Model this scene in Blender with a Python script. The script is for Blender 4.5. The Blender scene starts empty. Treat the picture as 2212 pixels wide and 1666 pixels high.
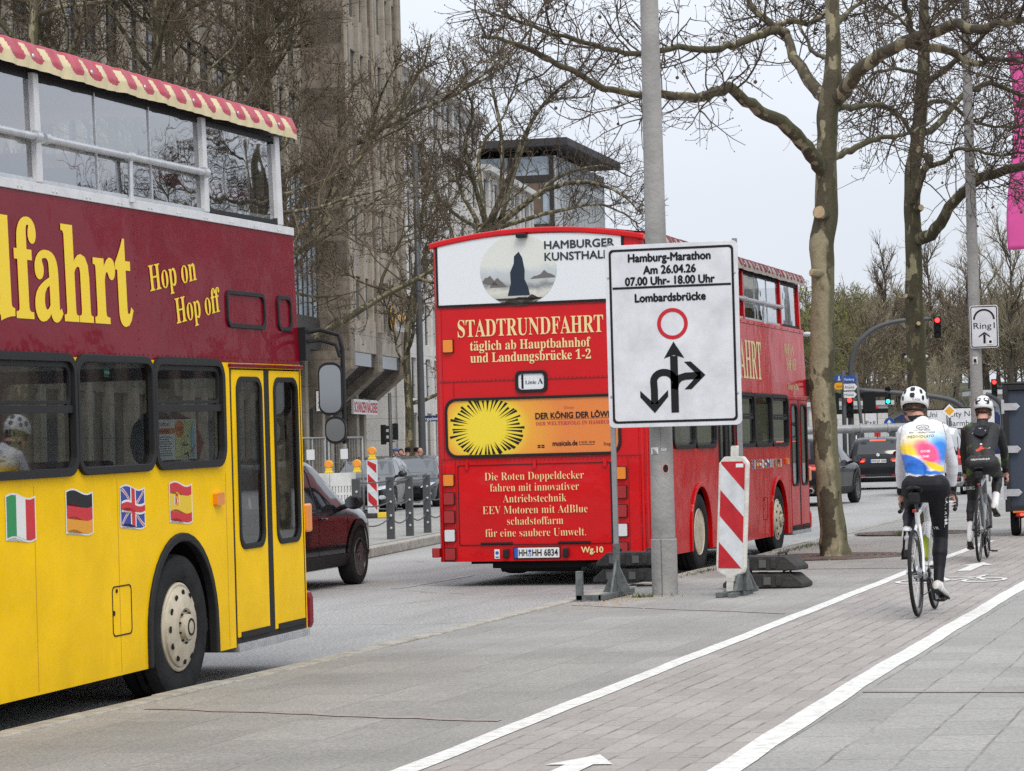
import bpy, bmesh, math, random
from mathutils import Vector, Matrix
from mathutils.geometry import tessellate_polygon
from mathutils.bvhtree import BVHTree
R = math.radians
SC = bpy.context.scene
COL = SC.collection

# ------------------------------------------------------------------ camera
FPX, YAW, PIT, ROL, CH = 5885.0, .2737, .0249, .0258, 1.482   # focal length in 2212-px units, angles, eye height
cd = bpy.data.cameras.new('camera')
cam = bpy.data.objects.new('camera', cd)
COL.objects.link(cam)
cd.sensor_width = 36.0
cd.lens = FPX / 2212 * 36
cd.clip_start, cd.clip_end = .1, 12000
fw = Vector((-math.sin(YAW) * math.cos(PIT), math.cos(YAW) * math.cos(PIT), math.sin(PIT)))
rt = Vector((math.cos(YAW), math.sin(YAW), 0))
up = rt.cross(fw)
rt2 = rt * math.cos(ROL) - up * math.sin(ROL)
up2 = rt * math.sin(ROL) + up * math.cos(ROL)
m3 = Matrix((rt2, up2, -fw)).transposed()
cam.matrix_world = Matrix.Translation((0, 0, CH)) @ m3.to_4x4()
SC.camera = cam

# ------------------------------------------------------------------ sky, sun, exposure
SUN_EL, SUN_AZ = R(52), R(150)          # azimuth clockwise from +Y: high, behind and to the right of the camera
w = bpy.data.worlds.new('World')
SC.world = w
w.use_nodes = True
nt = w.node_tree
bg = nt.nodes['Background']
sky = nt.nodes.new('ShaderNodeTexSky')
sky.sky_type = 'NISHITA'
sky.sun_disc = False
sky.sun_elevation, sky.sun_rotation = SUN_EL, SUN_AZ
sky.air_density, sky.dust_density, sky.ozone_density = 1.0, 4.0, 1.0
mx = nt.nodes.new('ShaderNodeMix'); mx.data_type = 'RGBA'
mx.inputs[0].default_value = .86         # closed cloud deck over the clear sky
tc = nt.nodes.new('ShaderNodeTexCoord')
nz = nt.nodes.new('ShaderNodeTexNoise'); nz.inputs['Scale'].default_value = 1.6; nz.inputs['Detail'].default_value = 5
mp = nt.nodes.new('ShaderNodeMapping'); mp.inputs['Scale'].default_value = (1, 1, 3.0)
cr = nt.nodes.new('ShaderNodeValToRGB')
cr.color_ramp.elements[0].position = .3; cr.color_ramp.elements[0].color = (7.9, 8.5, 9.5, 1)
cr.color_ramp.elements[1].position = .7; cr.color_ramp.elements[1].color = (9.6, 10.1, 10.9, 1)
nt.links.new(tc.outputs['Generated'], mp.inputs[0]); nt.links.new(mp.outputs[0], nz.inputs['Vector'])
nt.links.new(nz.outputs[0], cr.inputs[0])
nt.links.new(sky.outputs[0], mx.inputs[6]); nt.links.new(cr.outputs[0], mx.inputs[7])
# overcast sky: the zenith is brighter than the horizon
sx = nt.nodes.new('ShaderNodeSeparateXYZ'); nt.links.new(tc.outputs['Generated'], sx.inputs[0])
gr = nt.nodes.new('ShaderNodeMapRange'); gr.inputs[1].default_value, gr.inputs[2].default_value, gr.inputs[3].default_value, gr.inputs[4].default_value = .0, 1, .92, 1.75
nt.links.new(sx.outputs[2], gr.inputs[0])
vm = nt.nodes.new('ShaderNodeVectorMath'); vm.operation = 'SCALE'
nt.links.new(mx.outputs[2], vm.inputs[0]); nt.links.new(gr.outputs[0], vm.inputs['Scale'])
nt.links.new(vm.outputs[0], bg.inputs[0])
bg.inputs[1].default_value = .088
sl = bpy.data.lights.new('sun', 'SUN')
sl.energy, sl.angle, sl.color = 1.5, R(25), (1, .95, .86)
so = bpy.data.objects.new('sun', sl)
COL.objects.link(so)
sd = Vector((math.sin(SUN_AZ) * math.cos(SUN_EL), math.cos(SUN_AZ) * math.cos(SUN_EL), math.sin(SUN_EL)))
so.rotation_euler = sd.to_track_quat('Z', 'Y').to_euler()
so.location = (0, 0, 60)
vs = SC.view_settings
SC.display_settings.display_device = 'sRGB'
vs.view_transform, vs.look, vs.gamma, vs.exposure = 'Standard', 'None', 1, .2
vs.use_curve_mapping = False
SC.cycles.max_bounces = 8
SC.cycles.transparent_max_bounces = 24
SC.cycles.use_denoising = False

# ------------------------------------------------------------------ where a line of sight meets a plane
def sight(x, y):
    a, b = x - 1106, 833 - y
    return (rt2 * a + up2 * b + fw * FPX) / FPX
def onz(x, y, z=0.0):
    v = sight(x, y); t = (z - CH) / v.z
    return Vector((v.x * t, v.y * t, z))
def onY(x, y, Y):
    v = sight(x, y); return Vector((0, 0, CH)) + v * (Y / v.y)
def onD(x, y, D):
    return Vector((0, 0, CH)) + sight(x, y) * D
def onX(x, y, X):
    v = sight(x, y); return Vector((0, 0, CH)) + v * (X / v.x)

# ------------------------------------------------------------------ materials
def _lnk(n, a, b): n.links.new(a, b)
MATS = {}
def mat(name, col, rough=.6, metal=0., var=0., vscale=4., col2=None, bump=0., bscale=60., coat=0., spec=None, emit=0., coords='Object', sub=0.):
    if name in MATS: return MATS[name]
    m = bpy.data.materials.new(name); m.use_nodes = True
    n = m.node_tree; p = n.nodes['Principled BSDF']
    p.inputs['Base Color'].default_value = (*col, 1)
    p.inputs['Roughness'].default_value = rough
    p.inputs['Metallic'].default_value = metal
    if coat: p.inputs['Coat Weight'].default_value = coat; p.inputs['Coat Roughness'].default_value = .04
    if spec is None and max(col) < .06 and not coat: spec = .18
    if spec is not None: p.inputs['Specular IOR Level'].default_value = spec
    if emit:
        p.inputs['Emission Color'].default_value = (*col, 1); p.inputs['Emission Strength'].default_value = emit
    if var or col2 or bump:
        t = n.nodes.new('ShaderNodeTexCoord')
        src = t.outputs[coords]
    if var or col2:
        z = n.nodes.new('ShaderNodeTexNoise'); z.inputs['Scale'].default_value = vscale; z.inputs['Detail'].default_value = 6; z.inputs['Roughness'].default_value = .62
        _lnk(n, src, z.inputs['Vector'])
        r = n.nodes.new('ShaderNodeValToRGB')
        c2 = col2 or tuple(max(0, c * (1 - var)) for c in col)
        c1 = col if col2 else tuple(c * (1 + var * .5) for c in col)
        r.color_ramp.elements[0].position, r.color_ramp.elements[1].position = .32, .68
        r.color_ramp.elements[0].color = (*c2, 1); r.color_ramp.elements[1].color = (*c1, 1)
        _lnk(n, z.outputs[0], r.inputs[0]); _lnk(n, r.outputs[0], p.inputs['Base Color'])
    if bump:
        z2 = n.nodes.new('ShaderNodeTexNoise'); z2.inputs['Scale'].default_value = bscale; z2.inputs['Detail'].default_value = 4
        _lnk(n, src, z2.inputs['Vector'])
        b = n.nodes.new('ShaderNodeBump'); b.inputs['Strength'].default_value = bump; b.inputs['Distance'].default_value = .02
        _lnk(n, z2.outputs[0], b.inputs['Height']); _lnk(n, b.outputs[0], p.inputs['Normal'])
    MATS[name] = m
    return m

def glass(name, tint=(.55, .6, .6), refl=.10, rough=.02, bump=0., bscale=6.):
    """thin pane: tinted see-through plus a mirror coat that grows at grazing angles"""
    if name in MATS: return MATS[name]
    m = bpy.data.materials.new(name); m.use_nodes = True
    n = m.node_tree; n.nodes.remove(n.nodes['Principled BSDF'])
    o = n.nodes['Material Output']
    tr = n.nodes.new('ShaderNodeBsdfTransparent'); tr.inputs[0].default_value = (*tint, 1)
    gl = n.nodes.new('ShaderNodeBsdfGlossy'); gl.inputs['Roughness'].default_value = rough; gl.inputs[0].default_value = (.95, .97, 1, 1)
    fr = n.nodes.new('ShaderNodeFresnel'); fr.inputs[0].default_value = 1.5
    ad = n.nodes.new('ShaderNodeMath'); ad.operation = 'ADD'; ad.use_clamp = True; ad.inputs[1].default_value = refl - .04
    mi = n.nodes.new('ShaderNodeMixShader')
    _lnk(n, fr.outputs[0], ad.inputs[0]); _lnk(n, ad.outputs[0], mi.inputs[0]); _lnk(n, tr.outputs[0], mi.inputs[1]); _lnk(n, gl.outputs[0], mi.inputs[2]); _lnk(n, mi.outputs[0], o.inputs[0])
    if bump:
        t = n.nodes.new('ShaderNodeTexCoord'); z = n.nodes.new('ShaderNodeTexNoise'); z.inputs['Scale'].default_value = bscale; z.inputs['Detail'].default_value = 2
        b = n.nodes.new('ShaderNodeBump'); b.inputs['Strength'].default_value = bump; b.inputs['Distance'].default_value = .02
        _lnk(n, t.outputs['Object'], z.inputs['Vector']); _lnk(n, z.outputs[0], b.inputs['Height']); _lnk(n, b.outputs[0], gl.inputs['Normal'])
    MATS[name] = m
    return m

# ------------------------------------------------------------------ mesh building
class MB:
    def __init__(s): s.v, s.f, s.m = [], [], []
    def add(s, vs_, fs, mi=0):
        k = len(s.v); s.v.extend(tuple(p) for p in vs_)
        s.f.extend(tuple(i + k for i in f) for f in fs); s.m.extend([mi] * len(fs))
        return s
    def box(s, x0, x1, y0, y1, z0, z1, mi=0, fn=None):
        P = [(x0, y0, z0), (x1, y0, z0), (x1, y1, z0), (x0, y1, z0), (x0, y0, z1), (x1, y0, z1), (x1, y1, z1), (x0, y1, z1)]
        if fn: P = [fn(*p) for p in P]
        return s.add(P, [(0, 3, 2, 1), (4, 5, 6, 7), (0, 1, 5, 4), (1, 2, 6, 5), (2, 3, 7, 6), (3, 0, 4, 7)], mi)
    def tube(s, pts, rad, n=8, mi=0, caps=True, flat=None):
        pts = [Vector(p) for p in pts]
        if not hasattr(rad, '__len__'): rad = [rad] * len(pts)
        V, F = [], []
        t = (pts[1] - pts[0]).normalized()
        u = t.orthogonal().normalized()
        for i, p in enumerate(pts):
            if i == 0: t = (pts[1] - p)
            elif i == len(pts) - 1: t = (p - pts[i - 1])
            else: t = (pts[i + 1] - pts[i - 1])
            if t.length < 1e-9: t = Vector((0, 0, 1))
            t.normalize()
            u = (u - t * u.dot(t))
            if u.length < 1e-6: u = t.orthogonal()
            u.normalize(); b = t.cross(u)
            for k in range(n):
                a = 2 * math.pi * k / n
                V.append(p + (u * math.cos(a) + b * math.sin(a)) * rad[i])
        for i in range(len(pts) - 1):
            for k in range(n):
                k2 = (k + 1) % n
                F.append((i * n + k, i * n + k2, (i + 1) * n + k2, (i + 1) * n + k))
        if caps:
            F.append(tuple(range(n))[::-1]); F.append(tuple((len(pts) - 1) * n + k for k in range(n)))
        return s.add(V, F, mi)
    def lathe(s, prof, o=(0, 0, 0), ax=(0, 0, 1), n=24, mi=0, close=False):
        """prof: (radius, height along the axis)"""
        ax = Vector(ax).normalized(); u = ax.orthogonal().normalized(); b = ax.cross(u); o = Vector(o)
        V, F = [], []
        for r, h in prof:
            for k in range(n):
                a = 2 * math.pi * k / n
                V.append(o + ax * h + (u * math.cos(a) + b * math.sin(a)) * r)
        for i in range(len(prof) - 1):
            for k in range(n):
                k2 = (k + 1) % n
                F.append((i * n + k, i * n + k2, (i + 1) * n + k2, (i + 1) * n + k))
        if not close:
            F.append(tuple(range(n))[::-1]); F.append(tuple((len(prof) - 1) * n + k for k in range(n)))
        else:
            i = len(prof) - 1
            for k in range(n):
                k2 = (k + 1) % n
                F.append((i * n + k, i * n + k2, k2, k))
        return s.add(V, F, mi)
    def plate(s, loops, t, fn, mi=0, w0=0.):
        """flat shape with holes, given thickness, bent by fn(u, v, w)"""
        pl = [[Vector((u, v, 0)) for u, v in L] for L in loops]
        tri = tessellate_polygon(pl)
        flat = [p for L in pl for p in L]
        N = len(flat)
        V = [fn(p.x, p.y, w0 + t) for p in flat]
        F = [tuple(x) for x in tri]
        if t:
            V += [fn(p.x, p.y, w0) for p in flat]
            F += [tuple(i + N for i in reversed(x)) for x in tri]
            k = 0
            for L in pl:
                n = len(L)
                for i in range(n):
                    j = (i + 1) % n
                    F.append((k + i, k + j, N + k + j, N + k + i))
                k += n
        return s.add(V, F, mi)
    def ball(s, c, r, n=8, mi=0, sc=(1, 1, 1)):
        V, F = [], []
        m = max(3, n // 2)
        for i in range(m + 1):
            th = math.pi * i / m
            for k in range(n):
                a = 2 * math.pi * k / n
                V.append((c[0] + r * sc[0] * math.sin(th) * math.cos(a), c[1] + r * sc[1] * math.sin(th) * math.sin(a), c[2] + r * sc[2] * math.cos(th)))
        for i in range(m):
            for k in range(n):
                k2 = (k + 1) % n
                F.append((i * n + k, (i + 1) * n + k, (i + 1) * n + k2, i * n + k2))
        return s.add(V, F, mi)
    def build(s, name, mats, parent=None, smooth=False, bevel=0., fix=True, label=None, ang=None, loc=None):
        me = bpy.data.meshes.new(name)
        me.from_pydata(s.v, [], s.f)
        if not isinstance(mats, (list, tuple)): mats = [mats]
        for m in mats: me.materials.append(m)
        if len(mats) > 1: me.polygons.foreach_set('material_index', s.m)
        if fix:
            bm = bmesh.new(); bm.from_mesh(me)
            bmesh.ops.remove_doubles(bm, verts=bm.verts, dist=1e-5)
            bmesh.ops.recalc_face_normals(bm, faces=bm.faces)
            bm.to_mesh(me); bm.free()
        if smooth:
            me.polygons.foreach_set('use_smooth', [True] * len(me.polygons))
            if ang: me.set_sharp_from_angle(angle=R(ang))
        me.update()
        o = bpy.data.objects.new(name, me)
        COL.objects.link(o)
        if parent: o.parent = parent
        if loc: o.location = loc
        if bevel:
            b = o.modifiers.new('bevel', 'BEVEL'); b.width = bevel; b.segments = 2; b.limit_method = 'ANGLE'; b.angle_limit = R(40)
        if label: o['label'] = label
        return o

def tag(o, label, cat, group=None):
    o['label'] = label; o['category'] = cat
    if group: o['group'] = group
    return o
def struct(o, kind='structure'):
    o['kind'] = kind; return o
def thing(name, label, cat, loc=(0, 0, 0), rz=0., rx=0., group=None):
    o = bpy.data.objects.new(name, None); COL.objects.link(o)
    o.empty_display_size = .3
    o.location = loc; o.rotation_euler = (rx, 0, rz)
    return tag(o, label, cat, group)
def dup(root, loc=None, rz=None, label=None, group=None):
    def cp(o, par):
        c = o.copy(); COL.objects.link(c)
        if par: c.parent = par
        for ch in list(o.children): cp(ch, c)
        return c
    r = cp(root, None)
    if loc is not None: r.location = loc
    if rz is not None: r.rotation_euler = (root.rotation_euler.x, 0, rz)
    if label: r['label'] = label
    if group: r['group'] = group
    return r

# 2-D outlines
def rrect(x0, x1, y0, y1, r=.05, n=5):
    P = []
    for cx, cy, a0 in ((x1 - r, y1 - r, 0), (x0 + r, y1 - r, 90), (x0 + r, y0 + r, 180), (x1 - r, y0 + r, 270)):
        for i in range(n + 1):
            a = R(a0 + 90 * i / n); P.append((cx + r * math.cos(a), cy + r * math.sin(a)))
    return P
def circ(cx, cy, r, n=24, ry=None):
    ry = ry or r
    return [(cx + r * math.cos(2 * math.pi * i / n), cy + ry * math.sin(2 * math.pi * i / n)) for i in range(n)]
def rect(x0, x1, y0, y1): return [(x0, y0), (x1, y0), (x1, y1), (x0, y1)]

# lettering: serif letters come from the mathematical bold alphabet, the rest from Blender's own font
_tc = {}
def text_shape(s, serif=False, off=0.):
    key = (s, serif, off)
    if key in _tc: return _tc[key]
    def raw(st):
        if serif:
            q = ''
            for c in st:
                c = {'ä': 'a', 'ö': 'o', 'ü': 'u', 'Ä': 'A', 'Ö': 'O', 'Ü': 'U'}.get(c, c)
                if 'A' <= c <= 'Z': c = chr(0x1D400 + ord(c) - 65)
                elif 'a' <= c <= 'z': c = chr(0x1D41A + ord(c) - 97)
                elif '0' <= c <= '9': c = chr(0x1D7CE + ord(c) - 48)
                q += c
            st = q
        cu = bpy.data.curves.new('t', 'FONT'); cu.body = st; cu.size = 1; cu.offset = off; cu.resolution_u = 3
        o = bpy.data.objects.new('t', cu); COL.objects.link(o)
        me = bpy.data.meshes.new_from_object(o.evaluated_get(bpy.context.evaluated_depsgraph_get()))
        V = [(v.co.x, v.co.y) for v in me.vertices]; F = [tuple(p.vertices) for p in me.polygons]
        bpy.data.objects.remove(o); bpy.data.curves.remove(cu); bpy.data.meshes.remove(me)
        return V, F
    V, F = raw(s)
    if serif:
        for i, c in enumerate(s):
            if c in 'äöüÄÖÜ':
                a = max((p[0] for p in raw(s[:i] + 'I')[0]), default=0); b = max(p[0] for p in raw(s[:i + 1])[0])
                mid = b - .26 if c.islower() else b - .36
                top = .62 if c.islower() else .82
                for dx in (-.1, .1):
                    k = len(V); V += circ(mid + dx, top, .062, 8); F.append(tuple(range(k, k + 8)))
    _tc[key] = (V, F)
    return V, F
def put_text(mb, s, o, U, Vv, w=None, h=.1, align='C', serif=False, off=0., mi=0, lift=.003, fn=None, shear=0., fat=0.):
    """letters with baseline at o along U, capital height h, total width w; fn bends (u, v) on a surface instead"""
    if fat:
        for k, (a, b) in enumerate(((fat, 0), (-fat, 0), (0, fat), (0, -fat))):
            oo = Vector(o) + Vector(U).normalized() * a + Vector(Vv).normalized() * b
            put_text(mb, s, oo, U, Vv, w, h, align, serif, off, mi, lift + k * .0004, fn, shear)
        return mb
    V, F = text_shape(s, serif, off)
    if not V: return mb
    x0 = min(p[0] for p in V); x1 = max(p[0] for p in V)
    cap = .68
    sy = h / cap; sx = (w / (x1 - x0)) if w else sy
    sh = {'C': (x0 + x1) / 2, 'L': x0, 'R': x1}[align]
    if fn is None:
        o, U, Vv = Vector(o), Vector(U).normalized(), Vector(Vv).normalized(); n = U.cross(Vv)
        P = [o + U * ((p[0] - sh) * sx + shear * p[1] * sy) + Vv * (p[1] * sy) + n * lift for p in V]
    else:
        P = [fn((p[0] - sh) * sx + shear * p[1] * sy, p[1] * sy) for p in V]
    return mb.add(P, F, mi)
# ================================================================== ground, road, pavement
def xyz_nodes(m):
    n = m.node_tree; t = n.nodes.new('ShaderNodeTexCoord'); s = n.nodes.new('ShaderNodeSeparateXYZ')
    _lnk(n, t.outputs['Object'], s.inputs[0]); return n, t, s
def mathn(n, op, a, b=None, c=None):
    q = n.nodes.new('ShaderNodeMath'); q.operation = op
    for i, x in enumerate((a, b, c)):
        if x is None: continue
        if isinstance(x, (int, float)): q.inputs[i].default_value = x
        else: _lnk(n, x, q.inputs[i])
    return q.outputs[0]
def mixc(n, fac, a, b, mode='MIX'):
    q = n.nodes.new('ShaderNodeMix'); q.data_type = 'RGBA'; q.blend_type = mode
    for i, x in ((0, fac), (6, a), (7, b)):
        if isinstance(x, (int, float)): q.inputs[i].default_value = x
        elif isinstance(x, tuple): q.inputs[i].default_value = (*x[:3], 1)
        else: _lnk(n, x, q.inputs[i])
    return q.outputs[2]
def noise(n, src, scale, detail=4, rough=.6, sc=None):
    z = n.nodes.new('ShaderNodeTexNoise'); z.inputs['Scale'].default_value = scale; z.inputs['Detail'].default_value = detail; z.inputs['Roughness'].default_value = rough
    if sc:
        mp = n.nodes.new('ShaderNodeMapping'); mp.inputs['Scale'].default_value = sc; _lnk(n, src, mp.inputs[0]); src = mp.outputs[0]
    _lnk(n, src, z.inputs['Vector']); return z.outputs[0]
def ramp(n, src, *st):
    r = n.nodes.new('ShaderNodeValToRGB'); e = r.color_ramp.elements
    while len(e) < len(st): e.new(.5)
    for x, (p, c) in zip(e, st):
        x.position = p; x.color = (*c, 1) if len(c) == 3 else c
    _lnk(n, src, r.inputs[0]); return r.outputs[0]
def g3(v): return (v, v, v)

def stone_mat(name, base, joint, bw, bh, jw=.008, speck=.35, squash=1., offset=.5, tint=None, stain=.25, rot=0.):
    """paving: bricks laid along the road, salt-and-pepper grain, worn patches"""
    m = bpy.data.materials.new(name); m.use_nodes = True
    n = m.node_tree; p = n.nodes['Principled BSDF']; p.inputs['Roughness'].default_value = .82
    t = n.nodes.new('ShaderNodeTexCoord'); src = t.outputs['Object']
    mp = n.nodes.new('ShaderNodeMapping'); mp.inputs['Rotation'].default_value = (0, 0, R(90 + rot)); _lnk(n, src, mp.inputs[0])
    wob = n.nodes.new('ShaderNodeTexNoise'); wob.inputs['Scale'].default_value = 2.2; _lnk(n, src, wob.inputs['Vector'])
    wv = n.nodes.new('ShaderNodeVectorMath'); wv.operation = 'MULTIPLY_ADD'
    _lnk(n, wob.outputs['Color'], wv.inputs[0]); wv.inputs[1].default_value = (.03, .03, 0); _lnk(n, mp.outputs[0], wv.inputs[2])
    b = n.nodes.new('ShaderNodeTexBrick'); _lnk(n, wv.outputs[0], b.inputs['Vector'])
    b.inputs['Scale'].default_value = 1; b.inputs['Brick Width'].default_value = bw; b.inputs['Row Height'].default_value = bh
    b.inputs['Mortar Size'].default_value = jw; b.inputs['Mortar Smooth'].default_value = .3; b.inputs['Bias'].default_value = 0; b.offset = offset
    b.inputs['Color1'].default_value = (*base, 1); b.inputs['Color2'].default_value = (*[c * .84 for c in base], 1)
    gapn = noise(n, src, 3.2, 3); gap = ramp(n, gapn, (.38, g3(0)), (.62, g3(1)))
    jc = mixc(n, gap, tuple(c * .9 for c in base), joint); _lnk(n, jc, b.inputs['Mortar'])
    gr = noise(n, src, 48, 5, .8); grc = ramp(n, gr, (.28, g3(1 - speck)), (.5, g3(1)), (.74, g3(1 + speck * 1.1)))
    c = mixc(n, 1., b.outputs[0], grc, 'MULTIPLY')
    st = noise(n, src, .8, 6, .65); stc = ramp(n, st, (.3, g3(1 - stain)), (.55, g3(1)), (.8, g3(1.12)))
    c = mixc(n, 1., c, stc, 'MULTIPLY')
    sp = noise(n, src, 9, 3, .6); spc = ramp(n, sp, (.24, g3(.66)), (.33, g3(1)), (.70, g3(1)), (.78, g3(1.12)))
    c = mixc(n, .8, c, spc, 'MULTIPLY')
    _lnk(n, c, p.inputs['Base Color'])
    bu = n.nodes.new('ShaderNodeBump'); bu.inputs['Strength'].default_value = .5; bu.inputs['Distance'].default_value = .006
    hh = mathn(n, 'ADD', mathn(n, 'MULTIPLY', b.outputs['Fac'], -1.5), gr); _lnk(n, hh, bu.inputs['Height']); _lnk(n, bu.outputs[0], p.inputs['Normal'])
    return m

def asphalt_mat(name, v, tint=(1, 1, 1.02), speck=.5):
    m = bpy.data.materials.new(name); m.use_nodes = True
    n = m.node_tree; p = n.nodes['Principled BSDF']; p.inputs['Roughness'].default_value = .8
    t = n.nodes.new('ShaderNodeTexCoord'); src = t.outputs['Object']
    gr = noise(n, src, 36, 5, .85); g = ramp(n, gr, (.3, g3(1 - speck)), (.5, g3(1)), (.7, g3(1 + speck * 1.4)))
    st = noise(n, src, .7, 5, .65, (1, .16, 1)); s2 = ramp(n, st, (.3, g3(.72)), (.5, g3(.97)), (.72, g3(1.12)))
    c = mixc(n, 1., tuple(v * x for x in tint), g, 'MULTIPLY'); c = mixc(n, 1., c, s2, 'MULTIPLY')
    # tar seams
    vo = n.nodes.new('ShaderNodeTexVoronoi'); vo.feature = 'DISTANCE_TO_EDGE'; vo.inputs['Scale'].default_value = .16; vo.inputs['Randomness'].default_value = 1
    wn = n.nodes.new('ShaderNodeTexNoise'); wn.inputs['Scale'].default_value = 1.3; _lnk(n, src, wn.inputs['Vector'])
    va = n.nodes.new('ShaderNodeVectorMath'); va.operation = 'MULTIPLY_ADD'; va.inputs[1].default_value = (1.2, 1.2, 0); _lnk(n, wn.outputs['Color'], va.inputs[0]); _lnk(n, src, va.inputs[2])
    _lnk(n, va.outputs[0], vo.inputs['Vector'])
    ck = ramp(n, vo.outputs['Distance'], (0, g3(.62)), (.004, g3(.8)), (.006, g3(1)))
    c = mixc(n, .8, c, ck, 'MULTIPLY')
    _lnk(n, c, p.inputs['Base Color'])
    bu = n.nodes.new('ShaderNodeBump'); bu.inputs['Strength'].default_value = .4; bu.inputs['Distance'].default_value = .006
    _lnk(n, gr, bu.inputs['Height']); _lnk(n, bu.outputs[0], p.inputs['Normal'])
    return m

def pav_z(x): return .09 + (x + 6.5) * .0135          # the pavement rises gently away from the kerb
def sheet(name, pts, z, m, kind='structure'):
    mb = MB(); n = len(pts)
    mb.add([(x, y, z(x) if callable(z) else z) for x, y in pts], [tuple(range(n))])
    return struct(mb.build(name, m, fix=False), kind)
def strip(name, rows, m, dz=0., zf=None):
    """rows: list of (y, x0, x1)"""
    mb = MB(); V = []
    for y, a, b in rows: V += [(a, y, (zf(a) if zf else 0) + dz), (b, y, (zf(b) if zf else 0) + dz)]
    mb.add(V, [(2 * i, 2 * i + 1, 2 * i + 3, 2 * i + 2) for i in range(len(rows) - 1)])
    return struct(mb.build(name, m, fix=False))

M_ground = mat('far_ground', (.16, .15, .13), .9, var=.3, vscale=.05)
sheet('ground', [(-6000, -300), (6000, -300), (6000, 9000), (-6000, 9000)], -.03, M_ground)
M_road = asphalt_mat('asphalt', .295, (1, .98, .94), speck=.75)
sheet('road', [(-60, -20), (-6.4, -20), (-6.4, 60), (30, 66), (60, 66), (60, 260), (-90, 260), (-60, 100)], 0.0, M_road)
M_pave = stone_mat('granite_paving', (.300, .288, .266), (.20, .185, .165), 1.0, .5, .007, .5, stain=.2)
M_pave_r = stone_mat('granite_slabs', (.315, .305, .284), (.165, .155, .14), .62, .31, .008, .42, stain=.16)
M_path = stone_mat('cycle_path_bricks', (.350, .320, .294), (.17, .148, .13), .40, .135, .009, .26, stain=.12)
M_kerb = mat('kerb_stone', (.36, .335, .29), .85, var=.35, vscale=7, bump=.5, bscale=70)
M_white = mat('road_paint', (.69, .68, .64), .7, var=.30, vscale=14, bump=.25, bscale=90)
KX = lambda y: -6.47 - max(0, y - 32) * .020 - .04 * math.sin(y * .55) * .5
ys = [-20, 5] + [10 + 1.5 * i for i in range(35)]
END = 62
def kx(y): return KX(y) if y < END else KX(END) + (y - END) ** 1.3 * .5
def pw(K, y):
    for (a, p), (b, q) in zip(K, K[1:]):
        if y <= b: return p + (q - p) * max(0, (y - a) / (b - a))
    return K[-1][1]
LXK = [(5, -3.70), (11.2, -3.72), (15, -3.76), (19.5, -3.79), (28.9, -3.865), (40, -3.88)]     # left edges of the two white lines
RXK = [(5, -2.28), (11.2, -2.32), (14.8, -2.375), (40, -2.385)]
ys = sorted(set(ys + [15, 19.5]))
strip('pavement', [(y, kx(y) + .15, pw(LXK, y) + .06) for y in ys], M_pave, 0, pav_z)
strip('cycle_path', [(y, pw(LXK, y) + .06, pw(RXK, y) + .07) for y in ys], M_path, 0, pav_z)
strip('footpath', [(y, pw(RXK, y) + .07, 26) for y in ys], M_pave_r, 0, pav_z)
mb = MB()
rng = random.Random(5)
y = 6.0
while y < 60.5:                      # kerb stones, each about a metre, slightly uneven
    L = 1.0; j = rng.uniform(-.006, .006); zz = rng.uniform(-.004, .004)
    a, b = kx(y), kx(y + L)
    P = []
    for (xx, yy) in ((a + j, y + .004), (a + .15 + j, y + .004), (b + .15 + j, y + L - .004), (b + j, y + L - .004)):
        P.append((xx, yy))
    mb.add([(px, py, -.05) for px, py in P] + [(px, py, pav_z(px) + .012 + zz) for px, py in P], [(4, 5, 6, 7), (0, 1, 5, 4), (1, 2, 6, 5), (2, 3, 7, 6), (3, 0, 4, 7)])
    y += L
o = struct(mb.build('kerb', M_kerb, bevel=.012))
# white edge lines of the cycle path
rl = [-20, 5] + [8 + .5 * i for i in range(60)]
wob = lambda y, s: .005 * math.sin(y * 1.7 + s) + .004 * math.sin(y * 4.3 + s)
strip('cycle_path_line', [(y, pw(LXK, y) + wob(y, 0), pw(LXK, y) + .125 + wob(y, 1)) for y in rl], M_white, .004, pav_z)
strip('cycle_path_line', [(y, pw(RXK, y) + wob(y, 2), pw(RXK, y) + .145 + wob(y, 3)) for y in rl], M_white, .004, pav_z)
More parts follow.
